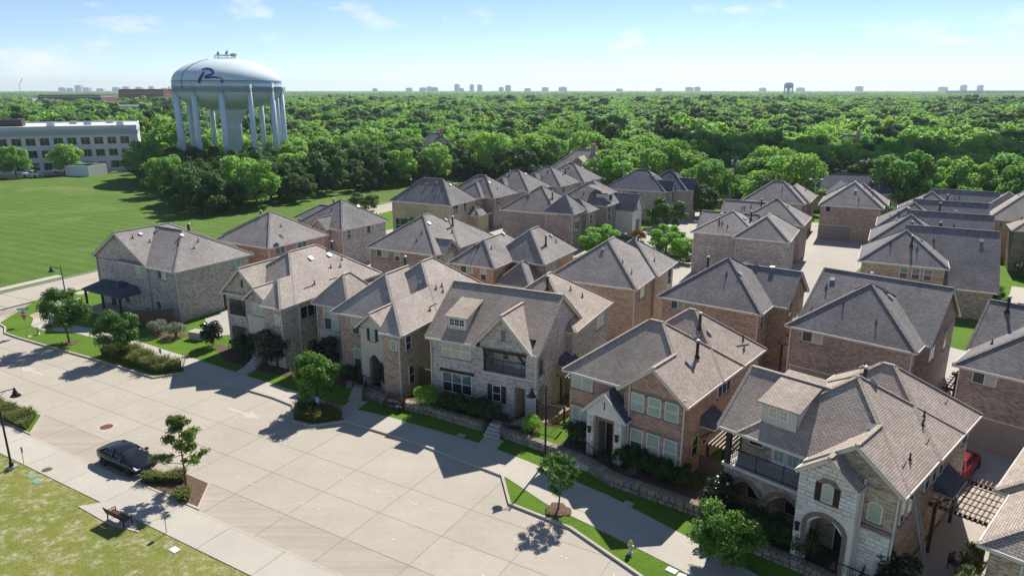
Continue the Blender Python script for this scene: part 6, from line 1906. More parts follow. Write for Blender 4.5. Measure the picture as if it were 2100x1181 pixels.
def van(label, loc, rz, pickup=False):
    o = thing('van' if not pickup else 'pickup_truck', label, 'van' if not pickup else 'truck', loc, rz, 'white vehicles on the office lot')
    prof = [(-2.6, .45), (-2.6, 1.9), (-2.45, 2.05), (.9, 2.05), (1.25, 1.95), (1.75, 1.25), (2.6, 1.0), (2.7, .8), (2.7, .45)]
    if pickup: prof = [(-2.7, .5), (-2.7, 1.15), (-.4, 1.15), (-.3, 1.2), (-.1, 1.85), (.2, 1.9), (.9, 1.88), (1.3, 1.25), (2.5, 1.1), (2.7, .9), (2.7, .5)]
    b = MB(); b.slab(prof, -.95, .95); b.build('body', M['van'], o)
    for y in (-.96, .96):
        for xa, xb in (((-2.3, -1.2), (-1.0, 0.0), (.2, 1.2)) if not pickup else ((-.1, .45), (.5, 1.1))):
            g_ = MB(); g_.box(xa, min(y, y * .995), 1.32, xb, max(y, y * 1.01), 1.8); g_.build('side_window', M['glass_dark'], o)
    g_ = MB(); g_.poly([(1.27, -.82, 1.94) if not pickup else (.93, -.8, 1.85), (1.27, .82, 1.94) if not pickup else (.93, .8, 1.85), (1.74, .86, 1.3) if not pickup else (1.31, .85, 1.28), (1.74, -.86, 1.3) if not pickup else (1.31, -.85, 1.28)])
    o2 = g_.build('windscreen', M['glass_dark'], o); o2.location = (.012, 0, .012)
    wheels(o, (-1.7, 1.75), (-.88, .88), .37)
van('white van parked left on the office lot beside the field', (-143.6, 212.8, .13), R(-8), True)
van('white van parked right on the office lot under the tree', (-141.0, 223.4, .13), R(-10))

# ------------------------------------------------------------------ air
hz = MB(); hz.box(-8000, -150, -1.5, 8000, 9800, 130)
mh = bpy.data.materials.new('haze'); mh.use_nodes = True
hn, hl = mh.node_tree.nodes, mh.node_tree.links
hn.clear(); ho = hn.new('ShaderNodeOutputMaterial'); hv_ = hn.new('ShaderNodeVolumePrincipled')
hv_.inputs['Color'].default_value = (.78, .88, 1.0, 1); hv_.inputs['Density'].default_value = 0.0001; hv_.inputs['Anisotropy'].default_value = 0.2
hl.new(hv_.outputs[0], ho.inputs['Volume'])
tag(hz.build('haze', mh), 'thin pale blue air over the whole scene', 'haze', None, 'stuff')

pave('far_parking', [(-480, 470), (-215, 440), (-215, 600), (-520, 630)], 0.05, 'alley')
for k in range(16):
    x_, y_ = -430 + k * 13.5, 470 + (k % 3) * 4
    cb_ = MB(); cb_.slab([(-2.2, .3), (-2.2, .9), (-1.3, 1.0), (-.8, 1.45), (.6, 1.45), (1.2, .95), (2.2, .8), (2.2, .3)], -.9, .9)
    cc_ = cb_.mesh('parked_car', M[('van', 'far_grey', 'far_blue', 'far_white')[k % 4]])
    tag(put('parked_car', cc_, None, (x_, y_, .05), (0, 0, R(80 + 10 * (k % 2)))), 'tiny parked car on the far lot behind the white office', 'car', 'cars on the far parking lot')

# ------------------------------------------------------------------ retaining walls, steps, fences, pergolas
def rock_wall(label, line, h, seed, z0=.1, th=.45, name='retaining_wall'):
    """dry limestone wall: a core with every face stone an object"""
    o = thing(name, label, 'wall', (0, 0, 0), 0, 'stone retaining walls')
    r = random.Random(seed)
    for a, b in zip(line[:-1], line[1:]):
        a, b = Vector((*a, 0)), Vector((*b, 0)); d = b - a; L = d.length; ang = math.atan2(d.y, d.x)
        c = MB(); c.box(-.05, .1, 0, L + .05, th, h - .03); c.build('core', M['rock_b'], o, False, (a.x, a.y, z0), ang)
        z = 0.0
        while z < h - .05:
            rh = min(r.uniform(.22, .36), h - z)
            if h - z - rh < .12: rh = h - z
            x = 0.0
            while x < L - .02:
                w = min(r.uniform(.28, .62), L - x)
                if L - x - w < .15: w = L - x
                p = Vector((x + w / 2, .08 - r.uniform(0, .05), 0)); p.rotate(Matrix.Rotation(ang, 3, 'Z'))
                put('stone', r.choice(STONE_MESHES['rock']), o, (a.x + p.x, a.y + p.y, z0 + z + rh / 2), (0, r.uniform(-.05, .05), ang), (w - .02, .26, rh - .02))
                x += w
            z += rh
        x = 0.0
        while x < L - .02:
            w = min(r.uniform(.4, .75), L - x)
            p = Vector((x + w / 2, th * .5, 0)); p.rotate(Matrix.Rotation(ang, 3, 'Z'))
            put('cap_stone', r.choice(STONE_MESHES['rock']), o, (a.x + p.x, a.y + p.y, z0 + h + .02), (R(90) * 0, 0, ang), (w - .02, th + .06, .12))
            x += w
    return o
def terrace(poly, z, name='terrace'):
    b = MB(); b.prism(poly, 0.0, z); return struct(b.build(name, M['mulch']))
W1 = [(-10.2, 53.2), (-7.0, 51.75), (-2.3, 48.75)]
W2 = [(-0.7, 47.7), (3.2, 44.9), (4.7, 43.6)]
W3 = [(4.7, 43.55), (6.4, 41.15), (11.3, 37.55)]
W4 = [(13.0, 34.5), (15.6, 32.35), (16.6, 31.2)]
rock_wall('rough limestone retaining wall below the clipped round bush and wide window', W1, .62, 1)
rock_wall('rough limestone retaining wall below the iron gate behind the lamp post', W2, .6, 2)
rock_wall('long rough limestone retaining wall below the red brick house', W3, .72, 3)
rock_wall('low limestone retaining wall below the hedge of the balcony house', W4, .5, 4)
rock_wall('short limestone wall beside the steps of the limestone tower house', [(-14.4, 57.0), (-12.6, 55.2), (-10.2, 53.4)], .5, 5)
terrace([(-10.1, 53.4), (-7.0, 52.0), (-2.3, 49.0), (-1.0, 49.4), (-0.4, 50.6), (-6.8, 53.9)], .62)
terrace([(-0.6, 48.0), (3.3, 45.2), (4.8, 43.8), (6.5, 41.4), (11.3, 37.9), (12.4, 39.3), (3.7, 47.5), (2.6, 49.6), (1.9, 50.5)], .64)
terrace([(13.1, 34.8), (15.7, 32.65), (16.6, 31.5), (18.6, 33.2), (12.5, 38.6), (11.4, 37.6)], .5)
pv = MB(); pv.prism([(-0.2, 49.0), (1.6, 48.0), (4.6, 51.6), (3.6, 52.8)], 0, .66); struct(pv.build('gate_path', M['gravel']))
pv = MB(); pv.prism([(1.2, 46.9), (3.4, 45.6), (4.3, 47.2), (2.6, 48.6)], 0, .655); struct(pv.build('gate_lawn', M['lawn']))

def steps(label, p, ang, n=4, w=1.3, tread=.32, rise=.15):
    o = thing('entry_steps', label, 'steps', (p[0], p[1], .12), ang, 'concrete entry steps')
    for k in range(n):
        b = MB(); b.box(-w / 2, k * tread, 0, w / 2, n * tread + .4, (k + 1) * rise); b.build('step', M['walk'], o)
    for x in (w / 2 + .05,):
        b = MB(); b.bar((x, 0, .9), (x, n * tread, .9 + n * rise), .05, .05)
        for k in range(0, n * 3 + 1): b.bar((x, k * tread / 3, .0 + k * rise / 3), (x, k * tread / 3, .9 + k * rise / 3), .02, .02)
        b.build('handrail', M['iron'], o)
    return o
steps('concrete steps up to the pale brick house between the stone walls', (-1.55, 47.7), R(-28), 4, 1.4)
steps('concrete steps up to the stucco entry of the buff brick house', (-24.4, 61.5), R(-25), 4, 1.3)
steps('concrete steps up to the arched entry of the limestone tower house', (-13.1, 54.2), R(-10), 4, 1.2)
steps('steps up to the limestone entry of the balcony house', (17.0, 31.3), R(-46), 3, 1.6)
pv = MB(); pv.prism([(-2.6, 46.3), (-1.3, 45.6), (-0.6, 47.2), (-2.0, 48.1)], 0, .148); struct(pv.build('entry_path', M['walk']))
pv = MB(); pv.prism([(-13.9, 53.0), (-12.7, 52.2), (-12.0, 54.0), (-13.3, 54.6)], 0, .148); struct(pv.build('entry_path', M['walk']))
pv = MB(); pv.prism([(-25.4, 60.3), (-24.2, 59.7), (-23.6, 61.4), (-24.9, 62.0)], 0, .148); struct(pv.build('entry_path', M['walk']))

def railing_thing(label, pts, z, h=.95):
    o = thing('iron_railing', label, 'railing', (0, 0, 0), 0, 'black iron railings')
    for a, b in zip(pts[:-1], pts[1:]): railing(o, (*a, z), (*b, z), h, .13, 'panel')
    return o
railing_thing('black iron railing on the landing of the pale brick house', [(-1.9, 49.2), (-0.8, 48.9), (-0.2, 47.9), (1.0, 48.4)], .62)
railing_thing('black iron railing on the landing of the red brick house', [(4.9, 44.9), (5.6, 43.2), (6.5, 42.2), (7.2, 43.0)], .62)
railing_thing('black iron railing at the limestone entry steps bottom right', [(16.0, 33.0), (16.9, 31.6), (18.2, 30.4), (19.2, 31.2)], .45)
railing_thing('black iron railing beside the arched entry of the tower house', [(-13.4, 57.0), (-12.2, 56.0), (-11.2, 55.6)], .5)
g_ = thing('iron_gate', 'tall black iron gate between the pale and red brick houses', 'gate', (1.9, 49.3, .6), R(-30))
railing(g_, (0, 0, 0), (2.3, 0, 0), 1.7, .12, 'gate_panel')
b = MB(); b.box(-.06, -.06, 0, .06, .06, 1.9); b.box(2.24, -.06, 0, 2.36, .06, 1.9); b.build('gate_post', M['iron'], g_)

def fence(label, pts, h=1.75, z=.12, mat='fence_wood'):
    o = thing('wooden_fence', label, 'fence', (0, 0, 0), 0, 'dark wooden fences')
    bm_ = MB(); bm_.box(-.07, -.012, 0, .07, .012, h); bmesh_ = bm_.mesh('board', M[mat])
    for a, b in zip(pts[:-1], pts[1:]):
        a, b = Vector((*a, z)), Vector((*b, z)); L = (b - a).length; ang = math.atan2(b.y - a.y, b.x - a.x)
        n = int(L / .15)
        for k in range(n):
            p = a + (b - a) * ((k + .5) / n); put('board', bmesh_, o, (p.x, p.y, p.z + rnd.uniform(-.01, .01)), (0, 0, ang))
        rl_ = MB(); up = Vector((0, 0, 1)); nn = Vector((-(b - a).y, (b - a).x, 0)).normalized() * .05
        for zz in (.3, h * .85): rl_.bar(a + up * zz + nn, b + up * zz + nn, .04, .09)
        rl_.bar(a + up * (h + .02), b + up * (h + .02), .12, .035); rl_.build('rail', M[mat], o)
        for p in (a, b):
            q = MB(); q.box(-.06, -.06, 0, .06, .06, h + .05); q.build('post', M[mat], o, False, (p.x + nn.x, p.y + nn.y, p.z))
    return o
fence('brown board fence in front of the grey corner house', [(-41.8, 73.0), (-37.2, 74.0)])
fence('dark board fence between the limestone tower house and the pale brick house', [(-8.0, 56.6), (-6.2, 55.6)], 1.8, .3)
fence('dark board fence between the red brick house and the balcony house', [(12.2, 41.3), (13.6, 40.2), (14.0, 39.6)], 1.8, .4)
fence('dark board fence behind the red brick house', [(19.6, 51.0), (22.2, 54.3)], 1.8)

M['timber_mid'] = plain('stained_timber', (.24, .165, .115), .8, .35, 3.0)
def pergola(label, loc, ang, w, d, h, n, mat_s='timber_pale', mat_p='timber', cross=True):
    o = thing('pergola', label, 'pergola', loc, ang, 'slatted pergolas')
    pm = MB(); pm.box(-.08, -.08, 0, .08, .08, h); pm = pm.mesh('post', M[mat_p])
    for x in (.15, w - .15):
        for y in (.15, d - .15): put('post', pm, o, (x, y, 0))
    bm_ = MB(); bm_.box(-.2, -.05, 0, w + .2, .05, .2); bm_ = bm_.mesh('beam', M[mat_p])
    for y in (.15, d - .15): put('beam', bm_, o, (0, y, h))
    sm = MB(); sm.box(-.03, -.35, 0, .03, d + .35, .12); sm = sm.mesh('slat', M[mat_s])
    for k in range(n): put('slat', sm, o, (w * (k + .5) / n, 0, h + .2))
    if cross:
        cm_ = MB(); cm_.box(-.15, -.02, 0, w + .15, .02, .05); cm_ = cm_.mesh('cross_slat', M[mat_s])
        for k in range(max(3, n // 2)): put('cross_slat', cm_, o, (0, d * (k + .5) / max(3, n // 2), h + .325))
    return o
def at(hf, x, y):
    c, s = math.cos(hf.root.rotation_euler.z), math.sin(hf.root.rotation_euler.z)
    return (hf.root.location.x + x * c - y * s, hf.root.location.y + x * s + y * c)
p = at(HD, 10.0, 4.0); pergola('small pergola with white slats between the pale and red brick houses', (*p, .3), R(-26), 3.0, 2.6, 2.45, 11, 'timber_pale', 'timber', False)
p = at(HE, 10.3, 1.6); pergola('pergola with white slats between the red brick and balcony houses', (*p, .3), R(-39), 2.9, 3.2, 2.5, 12, 'timber_pale', 'timber', False)
p = at(HF, 10.35, 5.1); pergola('large timber lattice pergola at the lower right', (*p, .15), R(-46), 2.8, 4.4, 2.85, 12, 'timber_mid', 'timber', True)
pergola('dark lattice pergola between the two dark brick houses at right', (33.4, 50.6, .12), R(-42), 3.2, 4.0, 2.6, 12, 'timber', 'timber', True)
pergola('patio cover beside the brown house by the alley', (24.4, 60.6, .12), R(-36), 2.0, 3.0, 2.6, 9, 'timber_pale', 'timber', False)
# small shed roofs over side doors
def awning(label, hf, x, y, w=2.2, z=2.9):
    o = thing('door_awning', label, 'awning', (*at(hf, x, y), hf.root.location.z), hf.root.rotation_euler.z, 'shingled door awnings')
    b = MB(); b.poly([(0, 0, z + .7), (0, w, z + .7), (1.0, w, z), (1.0, 0, z)]); b.poly([(0, 0, z + .7), (1.0, 0, z), (0, 0, z)]); b.poly([(0, w, z + .7), (1.0, w, z), (0, w, z)]); b.build('roof', M['roof_blue'], o)
    b = MB(); b.box(0, -.03, z - .12, 1.05, w + .03, z - .005); b.build('frame', M['trim'], o)
    for yy in (.1, w - .1):
        b = MB(); b.bar((.05, yy, z - .9), (.9, yy, z - .12), .09, .09); b.build('bracket', M['timber'], o)
awning('small shingled awning over the side door of the pale brick house', HD, 9.58, 5.0); awning('small shingled awning over the side door of the red brick house', HE, 9.45, 2.6)
awning('small shingled awning over the side door of the balcony house', HF, 10.05, 6.2, 2.6)

# ladder leaning on the balcony house
l_ = thing('ladder', 'long aluminium ladder leaning on the side wall of the balcony house', 'ladder', (*at(HF, 11.6, 1.6), .15), R(-46))
for x in (0, .42):
    b = MB(); b.bar((0, x, 0), (-1.35, x, 5.0), .04, .08); b.build('rail', M['steel'], l_)
for k in range(1, 16):
    b = MB(); f = k / 16; b.bar((-1.35 * f, 0, 5.0 * f), (-1.35 * f, .42, 5.0 * f), .035, .035); b.build('rung', M['steel'], l_)
# patio chairs and grill bits
def chair(label, loc, rz):
    o = thing('patio_chair', label, 'chair', loc, rz, 'dark patio chairs')
    b = MB(); b.box(-.26, -.25, .40, .26, .25, .46); b.build('seat', M['iron'], o)
    b = MB(); b.box(-.26, .22, .46, .26, .27, .95); b.build('backrest', M['iron'], o)
    for x in (-.23, .23):
        for y in (-.22, .22): q = MB(); q.box(x - .02, y - .02, 0, x + .02, y + .02, .4); q.build('leg', M['iron'], o)
chair('dark patio chair under the lower right pergola, nearer the wall', (*at(HF, 12.0, 4.6), .15), .4); chair('dark patio chair at the bottom edge near the ladder', (*at(HF, 11.4, 0.2), .15), 2.0)
gr = thing('grill', 'round kettle grill on the patio behind the ladder', 'grill', (*at(HF, 12.9, 1.0), .15)); b = MB(); b.lathe([(.1, .55), (.3, .65), (.33, .8), (.3, .95), (.12, 1.05), (0, 1.06)], 16); b.build('bowl', M['steel'], gr, True)
for k in range(3): a = k * 2.09; b = MB(); b.tube([(.2 * math.cos(a), .2 * math.sin(a), .62), (.34 * math.cos(a), .34 * math.sin(a), 0)], .015, 5); b.build('leg', M['iron'], gr)
pat = MB(); pat.prism([at(HF, 10.1, -1.0), at(HF, 14.2, -1.0), at(HF, 15.5, 14.0), at(HF, 10.1, 14.0)], 0, .145); struct(pat.build('patio', M['alley']))
# bins behind the houses
def bin_(label, loc, mat, rz=.3):
    o = thing('wheeled_bin', label, 'bin', loc, rz, 'wheeled bins'); b = MB(); b.slab([(-.25, .05), (.25, .05), (.3, 1.0), (-.3, 1.0)], -.32, .32); b.build('body', mat, o); b = MB(); b.box(-.33, -.38, 1.0, .33, .35, 1.07); b.build('lid', mat, o)
    for x in (-.2, .2): b = MB(); b.tube([(x - .04, .34, .1), (x + .04, .34, .1)], .1, 8); b.build('wheel', M['tyre'], o)
bb = plain('blue_plastic', (.02, .12, .32), .5); bin_('blue wheeled bin in the shade between the dark brick houses', (33.5, 49.6, .14), bb); bin_('dark wheeled bin behind the red brick house', (19.6, 53.4, .14), M['iron'], 1.0)

# ------------------------------------------------------------------ street furniture
def lamp(label, loc, rz, h=5.85):
    o = thing('street_lamp', label, 'street lamp', loc, rz, 'black street lamps')
    b = MB(); b.tube([(0, 0, 0), (0, 0, .5), (0, 0, h)], [.09, .075, .055], 10); b.lathe([(.17, 0), (.15, .25), (.09, .5)], 12); b.build('pole', M['iron'], o, True)
    f = MB(); f.lathe([(.32, -.12), (.32, .12), (.28, .16), (0, .16)], 18); f.build('footing', M['walk'], o)
    a = MB(); a.tube([(0, 0, h - .35), (.55, 0, h - .22), (1.05, 0, h - .15)], .03, 8); a.tube([(0, 0, h - .75), (.5, 0, h - .25)], .015, 6); a.build('arm', M['iron'], o, True)
    s = MB(); s.lathe([(.0, h - .05), (.07, h - .12), (.09, h - .28), (.14, h - .36), (.16, h - .48), (.34, h - .66), (.33, h - .68), (.1, h - .5)], 20, (1.05, 0, 0)); s.build('lamp_shade', M['iron'], o, True)
    g_ = MB(); g_.lathe([(.12, h - .62), (.1, h - .72), (0, h - .75)], 12, (1.05, 0, 0)); g_.build('lamp_glass', M['glass_cream'], o, True)
    return o
lamp('black street lamp at the left edge of the near lawn', (-34.3, 43.4, .1), R(20))
lamp('black street lamp in the verge in front of the red brick house', (2.3, 44.0, .12), R(200))
lamp('black street lamp beyond the tree by the side street', (-51.0, 77.6, .12), R(190))

ss = thing('stop_sign', 'red octagonal stop sign with blue street name blades on top', 'sign', (-51.6, 71.2, .12), R(-12))
b = MB(); b.tube([(0, 0, -.1), (0, 0, 2.75)], .03, 8); b.build('post', M['steel'], ss)
oc = [(.37 * math.cos(R(22.5 + 45 * k)), 2.1 + .37 * math.sin(R(22.5 + 45 * k))) for k in range(8)]
b = MB(); b.slab(oc, -.05, -.035); face = b.build('sign_face', plain('stop_red', (.30, .012, .05), .5, .05), ss)
ocw = [(.345 * math.cos(R(22.5 + 45 * k)), 2.1 + .345 * math.sin(R(22.5 + 45 * k))) for k in range(8)]
b = MB()
for k in range(8):
    p, q = ocw[k], ocw[(k + 1) % 8]; b.bar((p[0], -.055, p[1]), (q[0], -.055, q[1]), .008, .02, (0, 1, 0))
b.build('border', M['white'], face)
fc = bpy.data.curves.new('letters', 'FONT'); fc.body = 'STOP'; fc.size = .27; fc.align_x = 'CENTER'; fc.align_y = 'CENTER'; fc.extrude = .004; fc.offset = .006
tmp = bpy.data.objects.new('tmp_letters', fc); COL.objects.link(tmp); bpy.context.view_layer.update()
lme = bpy.data.meshes.new_from_object(tmp.evaluated_get(bpy.context.evaluated_depsgraph_get())); bpy.data.objects.remove(tmp)
lme.materials.clear(); lme.materials.append(M['white']); put('letters', lme, face, (0, -.06, 2.1), (R(90), 0, 0))
b = MB(); b.box(-.2, -.05, 1.58, .2, -.035, 1.7); b.build('plate', face.data.materials[0], ss)
blue = plain('street_sign_blue', (.02, .14, .48), .5, .05)
for z, rz in ((2.62, R(25)), (2.42, R(-55))):
    b = MB(); b.box(-.55, -.012, 0, .55, .012, .19); o = b.build('name_blade', blue, ss, False, (0, 0, z), (0, 0, rz))
    b = MB()
    x = -.42
    rr = random.Random(int(z * 100))
    while x < .4:
        w = rr.uniform(.03, .06); b.box(x, -.018, .055, x + w, -.013, .135); x += w + .022
    b.build('lettering', M['white'], o)
def small_sign(label, loc, rz, h, w, hh, mat, group='small signs on posts'):
    o = thing('small_sign', label, 'sign', loc, rz, group)
    b = MB(); b.tube([(0, 0, -.1), (0, 0, h)], .025, 6); b.build('post', M['steel'], o); b = MB(); b.box(-w / 2, -.04, h - hh, w / 2, -.025, h); b.build('plate', mat, o)
    b = MB(); b.box(-w * .3, -.046, h - hh * .55, w * .3, -.041, h - hh * .35); b.box(-w * .2, -.046, h - hh * .85, w * .2, -.041, h - hh * .7); b.build('marking', M['white'], o)
pblue = plain('pale_blue_sign', (.12, .36, .62), .5, .05)
small_sign('small blue sign in the long ornamental grass bed', (-33.3, 62.9, .12), R(-35), 1.4, .42, .5, pblue); small_sign('small pale blue sign in the middle bump-out', (-15.5, 51.9, .12), R(-30), 1.45, .42, .55, pblue)
small_sign('small grey sign on the near sidewalk by the left lamp', (-33.8, 43.9, .1), R(150), 1.3, .25, .4, M['steel']); small_sign('small grey sign on the near lawn right of the bench', (-20.2, 36.0, .1), R(150), 1.3, .25, .4, M['steel'])

def bench(label, loc, rz):
    o = thing('park_bench', label, 'bench', loc, rz, 'benches with brown slats')
    sm = MB(); sm.box(-.95, -.05, -.015, .95, .05, .015); sm = sm.mesh('seat_slat', M['bench'])
    for k in range(5): put('seat_slat', sm, o, (0, -.2 + k * .11, .45))
    for k in range(4): put('back_slat', sm, o, (0, .30 + k * .035, .55 + k * .105), (R(78), 0, 0))
    for x in (-.8, .8):
        b = MB(); b.bar((x, -.25, 0), (x, -.22, .43), .05, .06); b.bar((x, .3, 0), (x, .25, .43), .05, .06); b.bar((x, -.27, .43), (x, .3, .43), .05, .05); b.bar((x, .28, .43), (x, .44, .92), .05, .05); b.bar((x, -.27, .65), (x, .34, .65), .05, .04); b.bar((x, -.26, .43), (x, -.26, .65), .04, .04); b.build('frame', M['iron'], o)
M['bench'] = plain('brown_bench_slats', (.10, .045, .03), .6, .25, 6)
bench('brown slatted bench on the concrete pad by the near lawn', (-23.45, 37.05, .14), R(150)); bench('brown slatted bench on the far sidewalk before the tower house', (-9.6, 52.6, .14), R(-30))
def hydrant(label, loc, mat):
    o = thing('fire_hydrant', label, 'hydrant', loc, 0, 'fire hydrants')
    b = MB(); b.lathe([(.17, 0), (.17, .05), (.11, .06), (.11, .55), (.14, .56), (.14, .6)], 14); b.build('barrel', mat, o, True)
    b = MB(); b.lathe([(.13, .6), (.12, .7), (.07, .78), (.03, .8), (.03, .86), (0, .86)], 14); b.build('bonnet', M['hyd_cap'], o, True)
    for a in (0, 2.1, 4.2): b = MB(); b.tube([(.1 * math.cos(a), .1 * math.sin(a), .42), (.2 * math.cos(a), .2 * math.sin(a), .42)], .06, 10); b.build('nozzle', mat, o)
M['hyd_cap'] = plain('hydrant_yellow', (.55, .42, .12), .5, .1)
hs = plain('hydrant_silver', (.55, .55, .53), .4, .1, 4, .3)
hydrant('silver fire hydrant with yellow bonnet in the right verge', (6.6, 34.1, .12), hs); hydrant('silver fire hydrant on the corner lawn beside the stop sign', (-50.2, 70.9, .12), hs)
def cover(label, loc, rz, mat, w=.5, d=.32, z=.03, group='utility covers in the grass'):
    o = thing('utility_cover', label, 'cover', loc, rz, group); b = MB(); b.box(-w / 2, -d / 2, -.05, w / 2, d / 2, z); b.build('frame', M['walk'], o); b = MB(); b.box(-w / 2 + .04, -d / 2 + .04, z + .002, w / 2 - .04, d / 2 - .04, z + .012); b.build('lid', mat, o)
tq = plain('utility_green', (.16, .33, .27), .6)
for k, (x, y, m_, lb) in enumerate(((4.35, 38.3, M['walk'], 'upper pale utility lid in the verge right of the mulch ring'), (4.95, 37.4, M['walk'], 'lower pale utility lid in the verge right of the mulch ring'), (8.6, 32.6, M['white'], 'white utility lid nearest the bottom edge, left of two'), (9.1, 32.1, M['white'], 'white utility lid nearest the bottom edge, right of two'),
        (7.3, 39.0, M['walk'], 'pale utility lid in the shade below the long stone wall'), (-32.2, 42.3, tq, 'green utility lid on the near lawn, left of two'), (-31.4, 41.6, tq, 'green utility lid on the near lawn, right of two'), (-19.0, 34.4, M['white'], 'white utility lid alone on the near lawn'), (-50.6, 70.2, M['walk'], 'pale utility lid on the corner lawn by the hydrant'), (-3.8, 48.1, M['walk'], 'pale utility lid in the strip below the first stone wall'))):
    cover(lb, (x, y, .12 if y > 45 or x > 0 else .1), R(-30 - 5 * (k % 3)), m_, .62, .42)
mh_ = thing('manhole_cover', 'rusty brown manhole cover in the street', 'manhole', (-31.3, 49.7, .022), R(-30)); b = MB(); b.box(-.75, -.75, -.02, .75, .75, .004); b.build('collar', M['kerb'], mh_); b = MB(); b.lathe([(.46, .005), (.46, .014), (0, .014)], 28)
b.build('lid', plain('rusty_iron', (.16, .055, .035), .8, .35, 6), mh_)
mr = MB(); mr.lathe([(.55, 0), (.3, .04), (0, .05)], 14); tag(mr.build('rust_lid', M['mulch'], None, False, (-31.7, 43.1, .1)), 'round rusty cover in the near lawn by the green lids', 'cover')
tb_ = thing('transformer_box', 'pale concrete utility box beside the drive of the buff brick house', 'utility box', (-32.6, 69.6, .12), R(-20)); b = MB(); b.box(-.9, -.5, 0, .9, .5, .75); b.build('body', M['walk'], tb_); b = MB(); b.box(-.95, -.55, .75, .95, .55, .82); b.build('lid', M['kerb'], tb_)

# ------------------------------------------------------------------ cars
M['car_black'] = plain('dark_car_paint', (.018, .021, .028), .18, .1, 1, .3, .6)
M['car_red'] = plain('red_car_paint', (.32, .02, .03), .2, .1, 1, .2, .6)
M['car_silver'] = plain('silver_car_paint', (.45, .5, .55), .25, .05, 1, .5, .6)
M['lamp_w'] = plain('headlight', (.6, .62, .65), .15, .05); M['lamp_r'] = plain('tail_light', (.3, .01, .01), .2, .05)
def sedan(label, loc, rz, paint, group=None):
    o = thing('parked_sedan', label, 'car', loc, rz, group)
    S = []
    #      x      w    zb   zs(shoulder) zt
    st = [(-2.36, .62, .42, .72, .86), (-2.28, .80, .30, .80, .98), (-2.0, .88, .24, .86, 1.03), (-1.45, .915, .2, .88, 1.03), (-.5, .92, .2, .88, 1.0), (.5, .92, .2, .86, .97), (1.1, .915, .2, .84, .95), (1.6, .90, .22, .78, .88), (2.0, .86, .25, .70, .80), (2.25, .76, .3, .6, .70), (2.36, .55, .38, .52, .60)]
    for x, w, zb, zs, zt in st:
        h_ = [(w * .55, zb), (w * .92, zb + .05), (w, zb + .2), (w, (zb + zs) / 2 + .05), (w * .985, zs), (w * .88, zt - .02), (w * .5, zt + .015), (0, zt + .02)]
        S.append([(x, -a, z) for a, z in h_] + [(x, a, z) for a, z in h_[::-1][1:]])
    loft(S).build('body', paint, o, True)
    G_ = []
    gs = [(-1.95, .72, 1.0, 1.02), (-1.15, .70, 1.0, 1.34), (-.6, .68, 1.0, 1.425), (.05, .68, .98, 1.43), (.45, .69, .96, 1.36), (1.2, .74, .94, .96)]
    for x, w, zb, zt in gs:
        wt = w * (1 - .22 * (zt - zb) / .45)
        h_ = [(w + .1, zb - .04), (w + .06, zb + .02), (wt + .02, zt - .03), (wt * .85, zt), (0, zt + .015)]
        G_.append([(x, -a, z) for a, z in h_] + [(x, a, z) for a, z in h_[::-1][1:]])
    loft(G_).build('cabin_glass', M['glass_dark'], o, True)
    rp = []
    for x, w, zt in ((-1.12, .56, 1.352), (-.6, .56, 1.447), (.05, .55, 1.452), (.42, .55, 1.388)):
        h_ = [(w, zt - .03), (w * .8, zt), (0, zt + .012)]
        rp.append([(x, -a, z) for a, z in h_] + [(x, a, z) for a, z in h_[::-1][1:]])
    loft(rp, False).build('roof_panel', paint, o, True)
    pl = MB()
    for s in (-1, 1):
        pl.bar((.44, s * .57, 1.37), (1.22, s * .84, .97), .06, .05); pl.bar((-.35, s * .60, 1.41), (-.38, s * .82, .98), .09, .04); pl.bar((-1.14, s * .57, 1.34), (-1.95, s * .8, 1.0), .10, .05); pl.bar((.44, s * .585, 1.375), (-1.14, s * .585, 1.345), .04, .05)
    pl.build('pillars', paint, o)
    for s in (-1, 1):
        m_ = MB(); m_.box(.72, min(s * .88, s * 1.06), .98, .92, max(s * .88, s * 1.06), 1.12); m_.build('wing_mirror', paint, o)
        hl_ = MB(); hl_.slab([(1.98, .66), (2.3, .58), (2.31, .64), (2.02, .76)], min(s * .5, s * .83), max(s * .5, s * .83)); hl_.build('headlight', M['lamp_w'], o)
        tl = MB(); tl.box(-2.375, min(s * .4, s * .74), .74, -2.2, max(s * .4, s * .74), .86); tl.build('tail_light', M['lamp_r'], o)
        for xd in (-.35, .55):
            dh = MB(); dh.box(xd - .25, min(s * .915, s * .935), .80, xd - .08, max(s * .915, s * .935), .83); dh.build('door_handle', paint, o)
    sm_ = MB()
    for s in (-1, 1):
        for xs_ in (-1.0, -.38, .78):
            sm_.box(xs_ - .008, min(s * .90, s * .926), .3, xs_ + .008, max(s * .90, s * .926), .9)
        sm_.box(-1.9, min(s * .9, s * .93), .22, 1.8, max(s * .9, s * .93), .3)
    sm_.build('door_seams', M['tyre'], o)
    gr_ = MB(); gr_.box(2.2, -.45, .36, 2.375, .45, .52); gr_.build('grille', M['iron'], o)
    wheels(o, (-1.42, 1.36), (-.83, .83), .33, .22)
    return o
c0 = N0 + U1 * 10.4 + V1 * 1.25
sedan('dark sedan parked on the near side of the street', (c0.x, c0.y, .022), math.atan2(U1.y, U1.x), M['car_black'])
sedan('red car in the shade behind the balcony house', (30.3, 43.0, .14), R(44), M['car_red'])
sedan('pale blue car half hidden by the two bright trees', (26.2, 108.2, .14), R(60), M['car_silver'])

